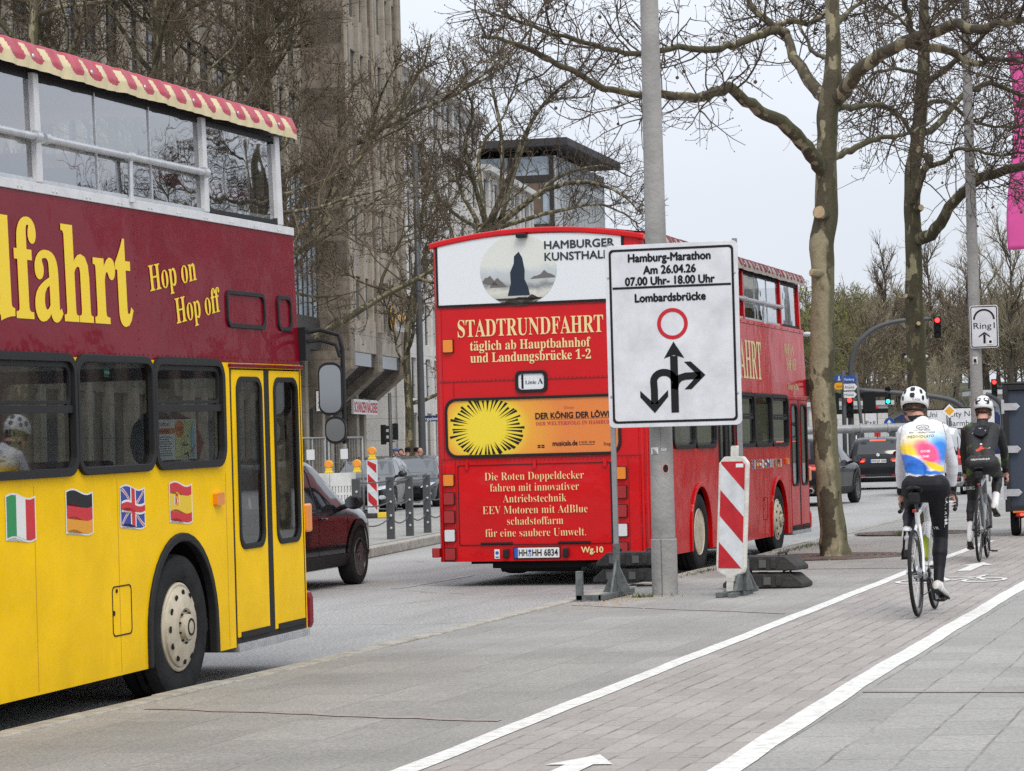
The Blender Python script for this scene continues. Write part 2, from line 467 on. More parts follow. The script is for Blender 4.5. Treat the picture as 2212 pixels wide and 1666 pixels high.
# painted arrows and the cycle symbol on the path
def arrow_paint(name, cx, y0, L, wd):
    mb = MB()
    s_ = wd * .42; pts = [(-s_, 0), (s_, 0), (s_, L * .62), (wd, L * .62), (0, L), (-wd, L * .62), (-s_, L * .62)]
    mb.plate([pts], 0, lambda u, v, w_: (cx + u, y0 + v, pav_z(cx + u) + .005))
    return struct(mb.build(name, M_white))
arrow_paint('painted_arrow', -2.93, 10.72, 1.0, .15)
arrow_paint('painted_arrow', -3.2, 28.6, 2.0, .17)
mb = MB()
def pz(x, y): return (x, y, pav_z(x) + .006)
def ring(cx, cy, r0, r1, sy=1.9): mb.plate([circ(cx, cy, r1, 28, r1 * sy), circ(cx, cy, r0, 28, r0 * sy)], 0, lambda u, v, w_: pz(u, v))
ring(-3.42, 26.6, .17, .22); ring(-2.78, 26.6, .17, .22)
for a, b in (((-3.42, 26.6), (-3.28, 27.3)), ((-3.28, 27.3), (-2.92, 27.25)), ((-2.92, 27.25), (-3.12, 26.6)), ((-3.12, 26.6), (-3.28, 27.3)), ((-2.92, 27.25), (-2.78, 26.6)), ((-3.12, 26.6), (-3.42, 26.6)), ((-2.9, 27.2), (-2.86, 27.6)), ((-2.86, 27.6), (-2.75, 27.6)), ((-3.36, 27.5), (-3.22, 27.5))):
    d = Vector((b[0] - a[0], b[1] - a[1])).normalized(); n_ = Vector((-d.y, d.x)) * .028
    mb.add([pz(a[0] + n_.x, a[1] + n_.y), pz(b[0] + n_.x, b[1] + n_.y), pz(b[0] - n_.x, b[1] - n_.y), pz(a[0] - n_.x, a[1] - n_.y)], [(0, 1, 2, 3)])
struct(mb.build('painted_bicycle_symbol', M_white, fix=False))
# cracks / expansion joints that cross the paving
M_joint = mat('joint', (.31, .265, .245), .9, var=.3, vscale=8)
for k, (x0, y0, x1, y1) in enumerate(((-6.2, 14.3, -3.85, 13.3), (-6.2, 23.9, -3.9, 21.9), (-2.2, 14.7, 2.5, 13.6), (-6.2, 30.5, -3.9, 29.7))):
    mb = MB(); prev = None; N = 14
    for i in range(N + 1):
        x = x0 + (x1 - x0) * i / N; yy = y0 + (y1 - y0) * i / N + rng.uniform(-.03, .03)
        mb.v += [(x, yy - .045, pav_z(x) + .004), (x, yy + .045, pav_z(x) + .004)]
    mb.f = [(2 * i, 2 * i + 2, 2 * i + 3, 2 * i + 1) for i in range(N)]; mb.m = [0] * N
    struct(mb.build('paving_joint', M_joint, fix=False))
# median island between the carriageways
isl_r = [(-10.2, 18), (-11.0, 24), (-12.87, 38), (-13.5, 43), (-15.0, 55), (-17.2, 72)]
isl_l = [(x - 3.0, y) for x, y in isl_r]
mb = MB()
loop = isl_r + isl_l[::-1]
mb.plate([loop], .15, lambda u, v, z_: (u, v, z_))
struct(mb.build('median_island', M_kerb, bevel=.02))
mb = MB(); loop = [(x - .22, y) for x, y in isl_r] + [(x + .22, y) for x, y in isl_l[::-1]]
mb.plate([loop], 0, lambda u, v, z_: (u, v, .155))
struct(mb.build('median_paving', M_pave_r, fix=False))
# far pavement in front of the buildings
sheet('far_pavement', [(-70, 20), (-28, 20), (-33.5, 70), (-41, 136), (-52, 220), (-90, 220)], .004, M_pave_r)
# lane markings, faint and worn
M_faint = mat('worn_paint', (.34, .34, .335), .8, var=.3, vscale=4)
for (x, y, L) in ((-9.6, 22, 3), (-9.62, 29, 3), (-9.7, 46, 3), (-9.9, 55, 3), (-10.2, 64, 3)):
    sheet('lane_dash', [(x, y), (x + .12, y), (x + .12, y + L), (x, y + L)], .004, M_faint)
# cast-iron tree grates set in the pavement
M_rust = mat('rusty_iron', (.15, .105, .085), .7, var=.5, vscale=12, bump=.4)
M_soil = mat('soil', (.045, .036, .03), .95, var=.4, vscale=20, bump=.6)
def grate(x, y):
    mb = MB(); z = pav_z(x) + .006
    for i in range(9):
        r0, r1 = .22 + i * .1, .22 + i * .1 + .072
        outer = [(max(-.95, min(.95, u)), max(-.95, min(.95, v))) for u, v in circ(0, 0, r1, 40)] if r1 > .95 else circ(0, 0, r1, 40)
        if r0 < .95: mb.plate([outer, circ(0, 0, r0, 40)], .012, lambda u, v, w_: (x + u, y + v, z + w_))
    for a in range(8):
        c, s = math.cos(a * math.pi / 4), math.sin(a * math.pi / 4)
        mb.add([(x + c * .22 - s * .025, y + s * .22 + c * .025, z + .014), (x + c * .95 - s * .025, y + s * .95 + c * .025, z + .014), (x + c * .95 + s * .025, y + s * .95 - c * .025, z + .014), (x + c * .22 + s * .025, y + s * .22 - c * .025, z + .014)], [(0, 1, 2, 3)])
    g = mb.build('tree_grate', M_rust)
    mb = MB(); mb.plate([circ(x, y, .93, 32)], 0, lambda u, v, w_: (u, v, pav_z(u) + .004)); struct(mb.build('tree_pit_soil', M_soil))
    return g
tag(grate(-5.30, 33.35), 'round rusty iron grate round the foot of the nearer plane tree', 'tree grate', 'tree grates in the pavement')
tag(grate(-5.31, 41.6), 'round rusty iron grate behind the white jersey rider, under the farther tree', 'tree grate', 'tree grates in the pavement')
# grass tufts and grit along the kerb
M_grass = mat('grass_blades', (.075, .11, .03), .8, var=.4, vscale=9)
mb = MB()
for (cx, cy, rx, ry, N, h) in ((-5.8, 25.0, .22, .15, 90, .05), (-6.28, 31.5, .1, 2.8, 260, .045), (-5.4, 40.6, .16, .2, 120, .1), (-6.3, 37, .1, 3, 160, .05)):
    for _ in range(N):
        x, y = cx + rng.gauss(0, rx * .5), cy + rng.gauss(0, ry * .5); z = pav_z(x)
        a = rng.uniform(0, 6.28); hh = h * rng.uniform(.4, 1.2); dx, dy = math.cos(a) * .006, math.sin(a) * .006; lx, ly = rng.gauss(0, h * .5), rng.gauss(0, h * .5)
        mb.add([(x - dx, y - dy, z), (x + dx, y + dy, z), (x + lx, y + ly, z + hh)], [(0, 1, 2)])
o = mb.build('grass', M_grass, fix=False); o['kind'] = 'stuff'
M_grit = mat('grit', (.36, .28, .2), .9, var=.5, vscale=30)
mb = MB()
for _ in range(900):
    x, y = -5.95 + rng.gauss(0, .28), 24.6 + rng.gauss(0, .75)
    if rng.random() < .3: x, y = -5.7 + rng.gauss(0, .35), 35 + rng.gauss(0, 1.6)
    s = rng.uniform(.004, .011); z = pav_z(x) + .002
    mb.add([(x - s, y - s, z), (x + s, y - s * .6, z), (x + s * .4, y + s, z), (x, y, z + s)], [(0, 1, 3), (1, 2, 3), (2, 0, 3)])
o = mb.build('grit', M_grit, fix=False); o['kind'] = 'stuff'
# ================================================================== buildings
class Frame:
    """a facade: u runs along it, v sticks out of it towards the street, z up"""
    def __init__(s, o, d):
        s.o = Vector((o[0], o[1], 0)); s.d = Vector((d[0], d[1], 0)).normalized(); s.n = Vector((s.d.y, -s.d.x, 0))
    def P(s, u, v, z): return s.o + s.d * u + s.n * v + Vector((0, 0, z))
    def fn(s): return lambda u, v, z: s.P(u, v, z)
def fbox(mb, F, u0, u1, v0, v1, z0, z1, mi=0): mb.box(u0, u1, v0, v1, z0, z1, mi, F.fn())

def concrete(name, c1, c2, scale=1.2, fine=40, rough=.85, streak=.25):
    m = bpy.data.materials.new(name); m.use_nodes = True
    n = m.node_tree; p = n.nodes['Principled BSDF']; p.inputs['Roughness'].default_value = rough
    t = n.nodes.new('ShaderNodeTexCoord'); src = t.outputs['Object']
    c = ramp(n, noise(n, src, scale, 6, .65), (.32, c2), (.66, c1))
    c = mixc(n, 1., c, ramp(n, noise(n, src, fine, 2, .6), (.3, g3(.72)), (.7, g3(1.15))), 'MULTIPLY')
    c = mixc(n, 1., c, ramp(n, noise(n, src, 2.2, 4, .6, (1, 1, .12)), (.35, g3(1 - streak)), (.6, g3(1))), 'MULTIPLY')
    s = n.nodes.new('ShaderNodeSeparateXYZ'); _lnk(n, src, s.inputs[0])
    j = mathn(n, 'LESS_THAN', mathn(n, 'FRACT', mathn(n, 'MULTIPLY', s.outputs[2], .86)), .025)
    c = mixc(n, mathn(n, 'MULTIPLY', j, .6), c, tuple(x * .3 for x in c2))
    _lnk(n, c, p.inputs['Base Color'])
    return m
M_conc = concrete('beige_granite_cladding', (.41, .365, .30), (.28, .245, .20))
M_aggr = concrete('brown_aggregate_concrete', (.26, .215, .17), (.15, .125, .10), 3, 25)
M_wcl = concrete('white_stone_cladding', (.62, .60, .57), (.50, .485, .46), .8, 30, .7, .1)
M_win = mat('office_glass', (.055, .065, .075), .06, spec=.9, var=.5, vscale=.35)
M_winl = mat('pale_office_glass', (.30, .36, .42), .06, spec=.9, var=.6, vscale=.3)
M_bronze = mat('bronze_frame', (.035, .032, .03), .5)
M_slate = mat('dark_roof', (.045, .045, .05), .6)
M_shop = mat('shop_glass', (.03, .032, .035), .05, spec=.9)

# --- brown office block on the left
FB = Frame((-35.3, 60.0), (-.1087, .994)); LBU = 66.0; HB = 31
ob = thing('office_building', 'tall brown office block with vertical concrete ribs behind the bare left trees', 'building', FB.P(LBU / 2, -8, 0))
def bpart(par, mb, name, m, **k):
    """mesh in world coordinates hung under a thing that stands elsewhere"""
    o = mb.build(name, m, par, **k); o.matrix_parent_inverse = Matrix.Translation(par.location).inverted(); return o
BAY = 2.32; NB = int(LBU / BAY); FL0, FLH = 4.9, 3.4
mb = MB(); fbox(mb, FB, 0, LBU, -16, -.34, 0, HB); bpart(ob, mb, 'wall', M_aggr)
mb = MB()
for i in range(NB + 1):
    u = i * BAY; deep = .55 if i % 3 else .72
    fbox(mb, FB, u - .24, u + .24, -.5, deep - .55, 0, HB)
bpart(ob, mb, 'pilaster_row', M_conc, bevel=.03)
for f in range(8):
    z = FL0 + f * FLH; mb = MB()
    for i in range(NB):
        u = i * BAY
        fbox(mb, FB, u + .3, u + BAY - .3, -.5, -.14 + .07 * ((i + f) % 2), z - 1.0, z + .22)
    bpart(ob, mb, 'spandrel_row', M_aggr, bevel=.02)
def winmesh():
    mb = MB(); h = FLH - 1.26
    q = lambda u, v, z: FB.d * u + FB.n * v + Vector((0, 0, z))
    mb.box(0, BAY - .6, -.05, .0, 0, h, 1, q)
    for a, b in ((0, .07), (.82, .90), (BAY - .67, BAY - .6)): mb.box(a, b, 0, .06, 0, h, 0, q)
    mb.box(0, BAY - .6, 0, .06, h * .62, h * .66, 0, q); mb.box(0, BAY - .6, 0, .06, 0, .06, 0, q); mb.box(0, BAY - .6, 0, .06, h - .06, h, 0, q)
    return mb
cells = [(f, i) for f in range(6) for i in range(4, NB)]
rs = random.Random(2)
protos = {}
rest = MB(); cnt = 0
for f, i in cells:
    p = FB.P(i * BAY + .3, -.27, FL0 + f * FLH + .23)
    lt = rs.random() < .38
    if cnt < 100:
        if lt not in protos:
            o = winmesh().build('window', [M_bronze, M_winl if lt else M_win], ob); protos[lt] = o
        else:
            o = protos[lt].copy(); COL.objects.link(o); o.parent = ob
        o.location = p - ob.location
    else:
        b = winmesh(); rest.add([Vector(v) + p for v in b.v], b.f, 0); rest.m[-len(b.f):] = b.m
    cnt += 1
o = bpart(ob, rest, 'window_grid', [M_bronze, M_win]); o['kind'] = 'stuff'
# ground floor: shop fronts between the pillars
mb = MB(); fbox(mb, FB, 0, LBU, -.4, -.28, 0, 3.9)
bpart(ob, mb, 'shop_front', M_shop)
# projecting dark glazed bay
mb = MB(); u0 = 47.4
fbox(mb, FB, u0, u0 + 5.2, -.8, .7, 7.5, 13.5, 0); bpart(ob, mb, 'bay_window', M_winl)
mb = MB(); fbox(mb, FB, u0 - .1, u0 + 5.3, -.8, .8, 6.2, 7.5, 0)
for k in range(2):
    z = 7.5 + k * 3.4; fbox(mb, FB, u0 - .06, u0 + 5.26, -.8, .76, z, z + .5 if k else z + .12)
for k in range(7): fbox(mb, FB, u0 - .03 + k * .87, u0 + .05 + k * .87, -.8, .75, 7.5, 13.5)
bpart(ob, mb, 'bay_frame', M_bronze)
# overhanging end block on slanting brackets
mb = MB(); u0, u1, vo = 53.8, LBU, 1.9
for a, b in ((u0, u0 + .9), (u0 + 5.6, u0 + 6.6), (u1 - .9, u1)):
    mb.plate([[(-.9, 3.1), (vo, 5.4), (vo, HB), (-.9, HB)]], b - a, lambda v, z, w_: FB.P(a + w_, v, z))
bpart(ob, mb, 'bracket_pier', M_aggr, bevel=.03)
mb = MB()
for a in (u0 + .1, u0 + .6, u0 + 2.6, u0 + 4.3, u0 + 5.7, u0 + 6.3, u0 + 8.2, u0 + 9.8, u1 - .7, u1 - .25): fbox(mb, FB, a, a + .2, vo - .3, vo + .12, 7.2, HB)
for f in range(7): fbox(mb, FB, u0, u1, -.9, vo - .06, 6.2 + f * FLH, 7.7 + f * FLH)
bpart(ob, mb, 'end_block_rib', M_conc, bevel=.02)
mb = MB(); fbox(mb, FB, u0 + .1, u1 - .1, -.85, vo - .16, 5.6, HB - .3); bpart(ob, mb, 'end_block_glazing', M_win)
mb = MB()
for a, b in ((u0 + .9, u0 + 5.6), (u0 + 6.6, u1 - .9)):
    mb.plate([[(-.85, 3.6), (vo - .4, 5.6), (vo - .4, 5.8), (-.85, 3.8)]], b - a, lambda v, z, w_: FB.P(a + w_, v, z))
bpart(ob, mb, 'sloping_glazing', M_shop)

# --- white office building beyond it
FWB = Frame((-44.6, 137.5), (-.1087, .994)); LW, HW = 46, 22.2
wb = thing('office_building', 'white stone office building with narrow dark windows, right of the brown block', 'building', FWB.P(LW / 2, -6, 0))
mb = MB(); fbox(mb, FWB, 0, LW, -14, -.16, 0, HW - 2.5); fbox(mb, FWB, 0, 26, -14, -.16, HW - 2.5, HW); bpart(wb, mb, 'wall', M_wcl)
mb = MB(); nb = 23
for i in range(nb + 1):
    u = i * 2.0; H_ = HW if u < 26 else HW - 3
    fbox(mb, FWB, u - .28, u + .28, -.3, .02 if i % 2 else .10, 0, H_)
for f in range(7):
    z = 4.3 + f * 3.0; fbox(mb, FWB, 0, LW if f < 6 else 26, -.3, .0, z - .5, z + .3)
fbox(mb, FWB, -.3, 26.3, -.6, .5, HW - .05, HW + .35); fbox(mb, FWB, 26, LW + .3, -.6, .5, HW - 3.0, HW - 2.6)
bpart(wb, mb, 'facade_grid', M_wcl, bevel=.03)
mb = MB()
for f in range(6):
    for i in range(nb):
        u = i * 2.0; z = 4.6 + f * 3.0
        if f == 5 and u > 24: continue
        fbox(mb, FWB, u + .45, u + 1.55, -.15, -.11, z, z + 2.2, 1 if (i * 7 + f * 3) % 5 < 2 else 2); fbox(mb, FWB, u + .97, u + 1.03, -.13, -.07, z, z + 2.2, 0); fbox(mb, FWB, u + .45, u + 1.55, -.13, -.08, z + .7, z + .76, 0)
o = bpart(wb, mb, 'window_grid', [M_bronze, M_winl, M_win])
mb = MB(); fbox(mb, FWB, .4, LW, -.2, -.12, .3, 3.7); bpart(wb, mb, 'shop_front', M_shop)
mb = MB()
for k in range(14): p = FWB.P(k * 2.0, .2, HW + .3); mb.tube([p, p + Vector((0, 0, 1.0))], .03, 5)
for z in (.5, 1.0): mb.tube([FWB.P(0, .2, HW + .3 + z), FWB.P(26, .2, HW + .3 + z)], .025, 5)
bpart(wb, mb, 'roof_railing', M_bronze)

# --- glazed building with the flat dark roof
FG = Frame((-50.7, 193.5), (-.03, 1.0)); HG = 24.5
gb = thing('office_building', 'glazed corner building with a flat overhanging dark roof, above the red bus', 'building', FG.P(8, -8, 0))
mb = MB(); fbox(mb, FG, 0, 17, -22, 0, 0, HG - 1.2); bpart(gb, mb, 'curtain_wall', M_winl)
mb = MB(); fbox(mb, FG, -1.2, 18.2, -24, 1.3, HG - .6, HG); bpart(gb, mb, 'roof', M_slate, bevel=.05)
M_mull = mat('pale_mullion', (.45, .47, .48), .4); M_wood = mat('larch_panel', (.12, .08, .055), .7, var=.3, vscale=1)
mb = MB()
for i in range(18): fbox(mb, FG, i * 1.0 - .05, i * 1.0 + .05, 0, .16, 0, HG - 1.2)
for f in range(6): fbox(mb, FG, 0, 17, 0, .12, 3.4 + f * 3.6, 3.8 + f * 3.6)
bpart(gb, mb, 'mullion_grid', M_mull)
for k in range(5):
    mb = MB()
    for f in range(6): fbox(mb, FG, -.22, 0, -.9 - k * 3.1 - 1.0, -.9 - k * 3.1, 1 + f * 3.6, 3.9 + f * 3.6)
    bpart(gb, mb, 'wooden_panel', M_wood)
mb = MB()
for f in range(6): fbox(mb, FG, -.3, 0, -22, 0, 3.4 + f * 3.6, 3.9 + f * 3.6)
for k in range(8): fbox(mb, FG, -.35, 0, -22 + k * 3.1, -21.75 + k * 3.1, 0, HG - 1.2)
bpart(gb, mb, 'dark_frame', M_bronze)

# --- long pale slab far behind the wooded slope
FS = Frame((-108, 396), (.96, .28))
sb = thing('apartment_building', 'long pale flat-roofed building far behind the wooded slope', 'building', FS.P(20, 5, 0))
mb = MB(); fbox(mb, FS, -10, 50, -12, 0, 0, 20.2); bpart(sb, mb, 'wall', M_wcl)
mb = MB(); fbox(mb, FS, -11, 51, -13, 1, 20.2, 21.0)
for k in range(5): fbox(mb, FS, -4 + k * 10, -2 + k * 10, -6, -4, 21, 22.2)
bpart(sb, mb, 'roof', mat('pale_roof_edge', (.60, .60, .58), .6))
mb = MB()
for f in range(5): fbox(mb, FS, -10, 50, 0, .1, 2.2 + f * 3.6, 4.0 + f * 3.6)
bpart(sb, mb, 'window_band', M_win)

# --- low white station sheds on the right
FT = Frame((-44, 214), (.965, .262))
for (u0, u1, h, lab) in ((8.2, 14.5, 4.6, 'low white site cabin left of the white helmet, behind the dark blue coach'), (22, 41, 5.2, 'low white flat-roofed station hall behind the lamp post with the road sign')):
    st_ = thing('station_hall' if u0 > 20 else 'site_cabin', lab, 'building', FT.P((u0 + u1) / 2, -3, 0))
    mb = MB(); fbox(mb, FT, u0, u1, -6, 0, 0, h); bpart(st_, mb, 'wall', M_wcl)
    mb = MB(); fbox(mb, FT, u0 - .5, u1 + .5, -6.5, 1.2 if u0 > 20 else .3, h, h + .35); bpart(st_, mb, 'roof', M_mull)
    mb = MB()
    for k in range(int((u1 - u0) / 3.2)): fbox(mb, FT, u0 + .6 + k * 3.2, u0 + 2.3 + k * 3.2, 0, .06, 1.2, h - 1.0)
    bpart(st_, mb, 'window', M_winl)
    if u0 > 20:
        mb = MB(); fbox(mb, FT, u0 + 5, u0 + 8.5, 0, .12, 0, h - .4); bpart(st_, mb, 'gateway', M_bronze)

# --- unseen building out of view on the right, added to darken the bus reflections
for (x, y0, y1, h, m, lab) in ((34, 100, 190, 8, M_aggr, 'unseen brown building out of view on the right, added for the bus reflections'),):
    nb_ = thing('office_building', lab, 'building', (x + 6, (y0 + y1) / 2, 0))
    mb = MB(); mb.box(x, x + 12, y0, y1, 0, h); bpart(nb_, mb, 'wall', m)
    mb = MB()
    for f in range(int(h / 3.4)):
        k = 0
        while y0 + 1 + k * 3 + 1.6 < y1:
            yy = y0 + 1 + k * 3; mb.box(x - .04, x, yy, yy + 1.6, 1.4 + f * 3.4, 3.4 + f * 3.4); k += 1
    bpart(nb_, mb, 'window_grid', M_win)
# --- sign boards on the left facade
M_signw = mat('sign_white', (.70, .70, .69), .5); M_signred = mat('sign_red', (.50, .012, .02), .5); M_gold = mat('gold_letters', (.55, .30, .03), .45)
def facade_text(F, s, u, v, z, h, w_, m, par, **k):
    mb = MB(); put_text(mb, s, F.P(u, v, z), F.d, (0, 0, 1), w_, h, 'L', **k)
    return bpart(par, mb, 'lettering', m, fix=False)
def board(F, lab, u0, u1, v, z0, z1, cat='shop sign'):
    t = thing('shop_sign', lab, cat, F.P((u0 + u1) / 2, v, z0))
    mb = MB(); fbox(mb, F, u0, u1, v, v + .12, z0, z1); bpart(t, mb, 'board', M_signw, bevel=.01); return t
t = board(FB, 'long white bakery board with red letters under the slanting concrete brackets', 60.0, 65.2, .45, 3.5, 4.2)
facade_text(FB, 'SCHANZEN BÄCKEREI', 60.1, .575, 3.6, .46, 5.0, M_signred, t, off=.02)
t = thing('shop_sign', 'gold and white travel agency lettering with a round bird emblem on the brown concrete', 'shop sign', FB.P(62, 2.2, 7.4))
mb = MB(); mb.plate([circ(61.2, 7.95, .62, 20)], .1, lambda u, z, w_: FB.P(u, 2.16 + w_, z)); bpart(t, mb, 'emblem_disc', M_bronze)
mb = MB(); mb.plate([circ(61.2, 7.95, .60, 20), circ(61.2, 7.95, .5, 20)], .02, lambda u, z, w_: FB.P(u, 2.27 + w_, z)); mb.plate([[(60.8, 7.9), (61.2, 8.0), (61.6, 8.25), (61.35, 7.85), (61.25, 7.6), (61.1, 7.85)]], .02, lambda u, z, w_: FB.P(u, 2.27 + w_, z)); bpart(t, mb, 'bird_emblem', M_gold)
facade_text(FB, 'City Center', 62.1, 2.22, 7.95, .36, 3.6, M_gold, t, off=.02)
facade_text(FB, 'Reisebüro Nord', 62.1, 2.22, 7.4, .30, 3.8, mat('steel_letters', (.42, .45, .5), .4), t, off=.02)
# sign hung square to the facade, half hidden by the yellow bus
t = thing('shop_sign', 'small white projecting sign with green print beside the yellow bus front', 'shop sign', FB.P(53.4, .6, 3.5))
q = lambda u, z, w_: FB.P(53.4, .35, 0) + FB.n * (u) - FB.d * w_ + Vector((0, 0, z))
mb = MB(); mb.plate([rect(0, 1.15, 3.5, 4.5)], .1, q); bpart(t, mb, 'frame', M_bronze)
mb = MB(); mb.plate([rect(.06, 1.09, 3.56, 4.44)], .02, lambda u, z, w_: q(u, z, w_ + .1)); bpart(t, mb, 'panel', M_signw)
mb = MB()
for s, z, h in (('Amerika', 4.2, .13), ('Hotel Transfer', 3.87, .1), ('Flug Transfer', 3.68, .1)): put_text(mb, s, q(1.05, z, .125), FB.n, (0, 0, 1), .9, h, 'R', off=.01)
bpart(t, mb, 'lettering', mat('dark_green_print', (.05, .11, .04), .5), fix=False)
# ================================================================== trees
def bark_mat(name, cream, olive, dark, scale=2.2, thr=.52, side_olive=1.):
    """flaking plane bark: pale patches on olive brown"""
    m = bpy.data.materials.new(name); m.use_nodes = True
    n = m.node_tree; p = n.nodes['Principled BSDF']; p.inputs['Roughness'].default_value = .85
    t = n.nodes.new('ShaderNodeTexCoord'); src = t.outputs['Object']
    mp = n.nodes.new('ShaderNodeMapping'); mp.inputs['Scale'].default_value = (1.9, 1.9, .8); _lnk(n, src, mp.inputs[0])
    wb_ = n.nodes.new('ShaderNodeTexNoise'); wb_.inputs['Scale'].default_value = 7; wb_.inputs['Detail'].default_value = 4; _lnk(n, src, wb_.inputs['Vector'])
    va = n.nodes.new('ShaderNodeVectorMath'); va.operation = 'MULTIPLY_ADD'; va.inputs[1].default_value = (.18, .18, .18); _lnk(n, wb_.outputs['Color'], va.inputs[0]); _lnk(n, mp.outputs[0], va.inputs[2])
    z = n.nodes.new('ShaderNodeTexNoise'); z.inputs['Scale'].default_value = scale; z.inputs['Detail'].default_value = 2.5; z.inputs['Roughness'].default_value = .5; _lnk(n, va.outputs[0], z.inputs['Vector'])
    f = ramp(n, z.outputs[0], (thr - .012, g3(0)), (thr + .012, g3(1)))
    tone = noise(n, src, 5, 5, .6); ol = ramp(n, tone, (.3, dark), (.68, olive))
    cr_ = ramp(n, noise(n, src, 3, 4, .6), (.3, tuple(c * .72 for c in cream)), (.6, cream))
    c = mixc(n, f, ol, cr_)
    z3 = noise(n, va.outputs[0], scale * 1.7, 2, .5); c = mixc(n, ramp(n, z3, (.60, g3(0)), (.615, g3(.75))), c, tuple((a + b) * .42 for a, b in zip(cream, olive)))
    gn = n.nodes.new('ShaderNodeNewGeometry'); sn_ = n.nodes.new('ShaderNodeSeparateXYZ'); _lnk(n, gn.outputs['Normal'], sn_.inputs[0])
    ms = mathn(n, 'MULTIPLY', ramp(n, mathn(n, 'ADD', sn_.outputs[0], mathn(n, 'MULTIPLY', tone, .5)), (.72, g3(0)), (1.1, g3(.85))), side_olive); c = mixc(n, ms, c, (.050, .048, .018))  # bark turns darker olive where its surface faces +X
    fl = ramp(n, noise(n, src, 26, 4, .7), (.28, g3(.7)), (.55, g3(1.05)))
    c = mixc(n, .9, c, fl, 'MULTIPLY'); _lnk(n, c, p.inputs['Base Color'])
    bu = n.nodes.new('ShaderNodeBump'); bu.inputs['Strength'].default_value = .7; bu.inputs['Distance'].default_value = .012
    hh = mathn(n, 'ADD', mathn(n, 'MULTIPLY', f, -.8), noise(n, src, 22, 5, .7)); _lnk(n, hh, bu.inputs['Height']); _lnk(n, bu.outputs[0], p.inputs['Normal'])
    return m
M_bark = bark_mat('plane_bark', (.31, .27, .17), (.105, .088, .050), (.052, .043, .028), thr=.475, side_olive=.85)
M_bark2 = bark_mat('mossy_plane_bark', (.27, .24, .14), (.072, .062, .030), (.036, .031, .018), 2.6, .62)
M_limb = bark_mat('limb_bark', (.29, .25, .155), (.095, .078, .046), (.048, .039, .026), 3.0, .54)
M_twig = mat('twig_bark', (.070, .050, .034), .9, var=.4, vscale=3)
M_twigl = mat('pale_twig_bark', (.13, .100, .066), .9, var=.45, vscale=2)
M_cut = mat('sawn_wood', (.50, .36, .21), .8, var=.25, vscale=18)
M_seed = mat('seed_ball', (.085, .055, .032), .95, var=.3, vscale=60)

def wig(r, s): return Vector((r.gauss(0, s), r.gauss(0, s), r.gauss(0, s)))
def branch_pts(r, p, d, L, n, wander=.16, lift=.04, droop=0.):
    pts = [Vector(p)]; d = Vector(d).normalized()
    for i in range(n):
        d = (d + wig(r, wander) + Vector((0, 0, lift - droop * i / n))).normalized()
        pts.append(pts[-1] + d * (L / n))
    return pts
def along(pts, t):
    k = t * (len(pts) - 1); i = min(int(k), len(pts) - 2); f = k - i
    return pts[i].lerp(pts[i + 1], f), (pts[i + 1] - pts[i]).normalized()
def side_dir(r, d, ang):
    u = d.orthogonal().normalized(); u.rotate(Matrix.Rotation(r.uniform(0, 6.283), 3, d))
    return (d * math.cos(ang) + u * math.sin(ang)).normalized()
def twigs(r, mb, pts, L, rad, n, balls=0., lev=2, mi=0, bmi=1, den=1.0, kink=.2, bud=True):
    """leafless side shoots along a limb, forking down to bud-tipped twigs"""
    for k in range(n):
        t = r.uniform(.12, 1.0) ** .8
        p, d = along(pts, t)
        l = L * r.uniform(.45, 1.15) * (1.1 - .45 * t)
        dd = side_dir(r, d, R(r.uniform(35, 80))); dd = (dd + Vector((0, 0, r.uniform(-.15, .45)))).normalized()
        q = branch_pts(r, p, dd, l, 5 if lev > 1 else 3, kink, .06)
        r0 = rad * r.uniform(.7, 1.1)
        mb.tube(q, [r0 * (1 - .52 * i / (len(q) - 1)) for i in range(len(q))], 4 if lev > 1 else 3, mi, False)
        if lev > 0: twigs(r, mb, q, L * .48, rad * .58, max(2, int(n_sub(lev) * den)), balls, lev - 1, mi, bmi, den, kink)
        if lev <= 1 and r.random() < balls:
            e = q[-1]; h = r.uniform(.04, .10)
            mb.tube([e, e + Vector((r.gauss(0, .01), 0, -h))], .003, 3, mi, False); mb.ball(e + Vector((0, 0, -h - .018)), r.uniform(.018, .026), 6, bmi)
        if lev == 0 and bud:
            mb.ball(q[-1], .008, 4, mi); mb.ball(q[1], .006, 4, mi)
def n_sub(lev): return {2: 6, 1: 4}.get(lev, 3)

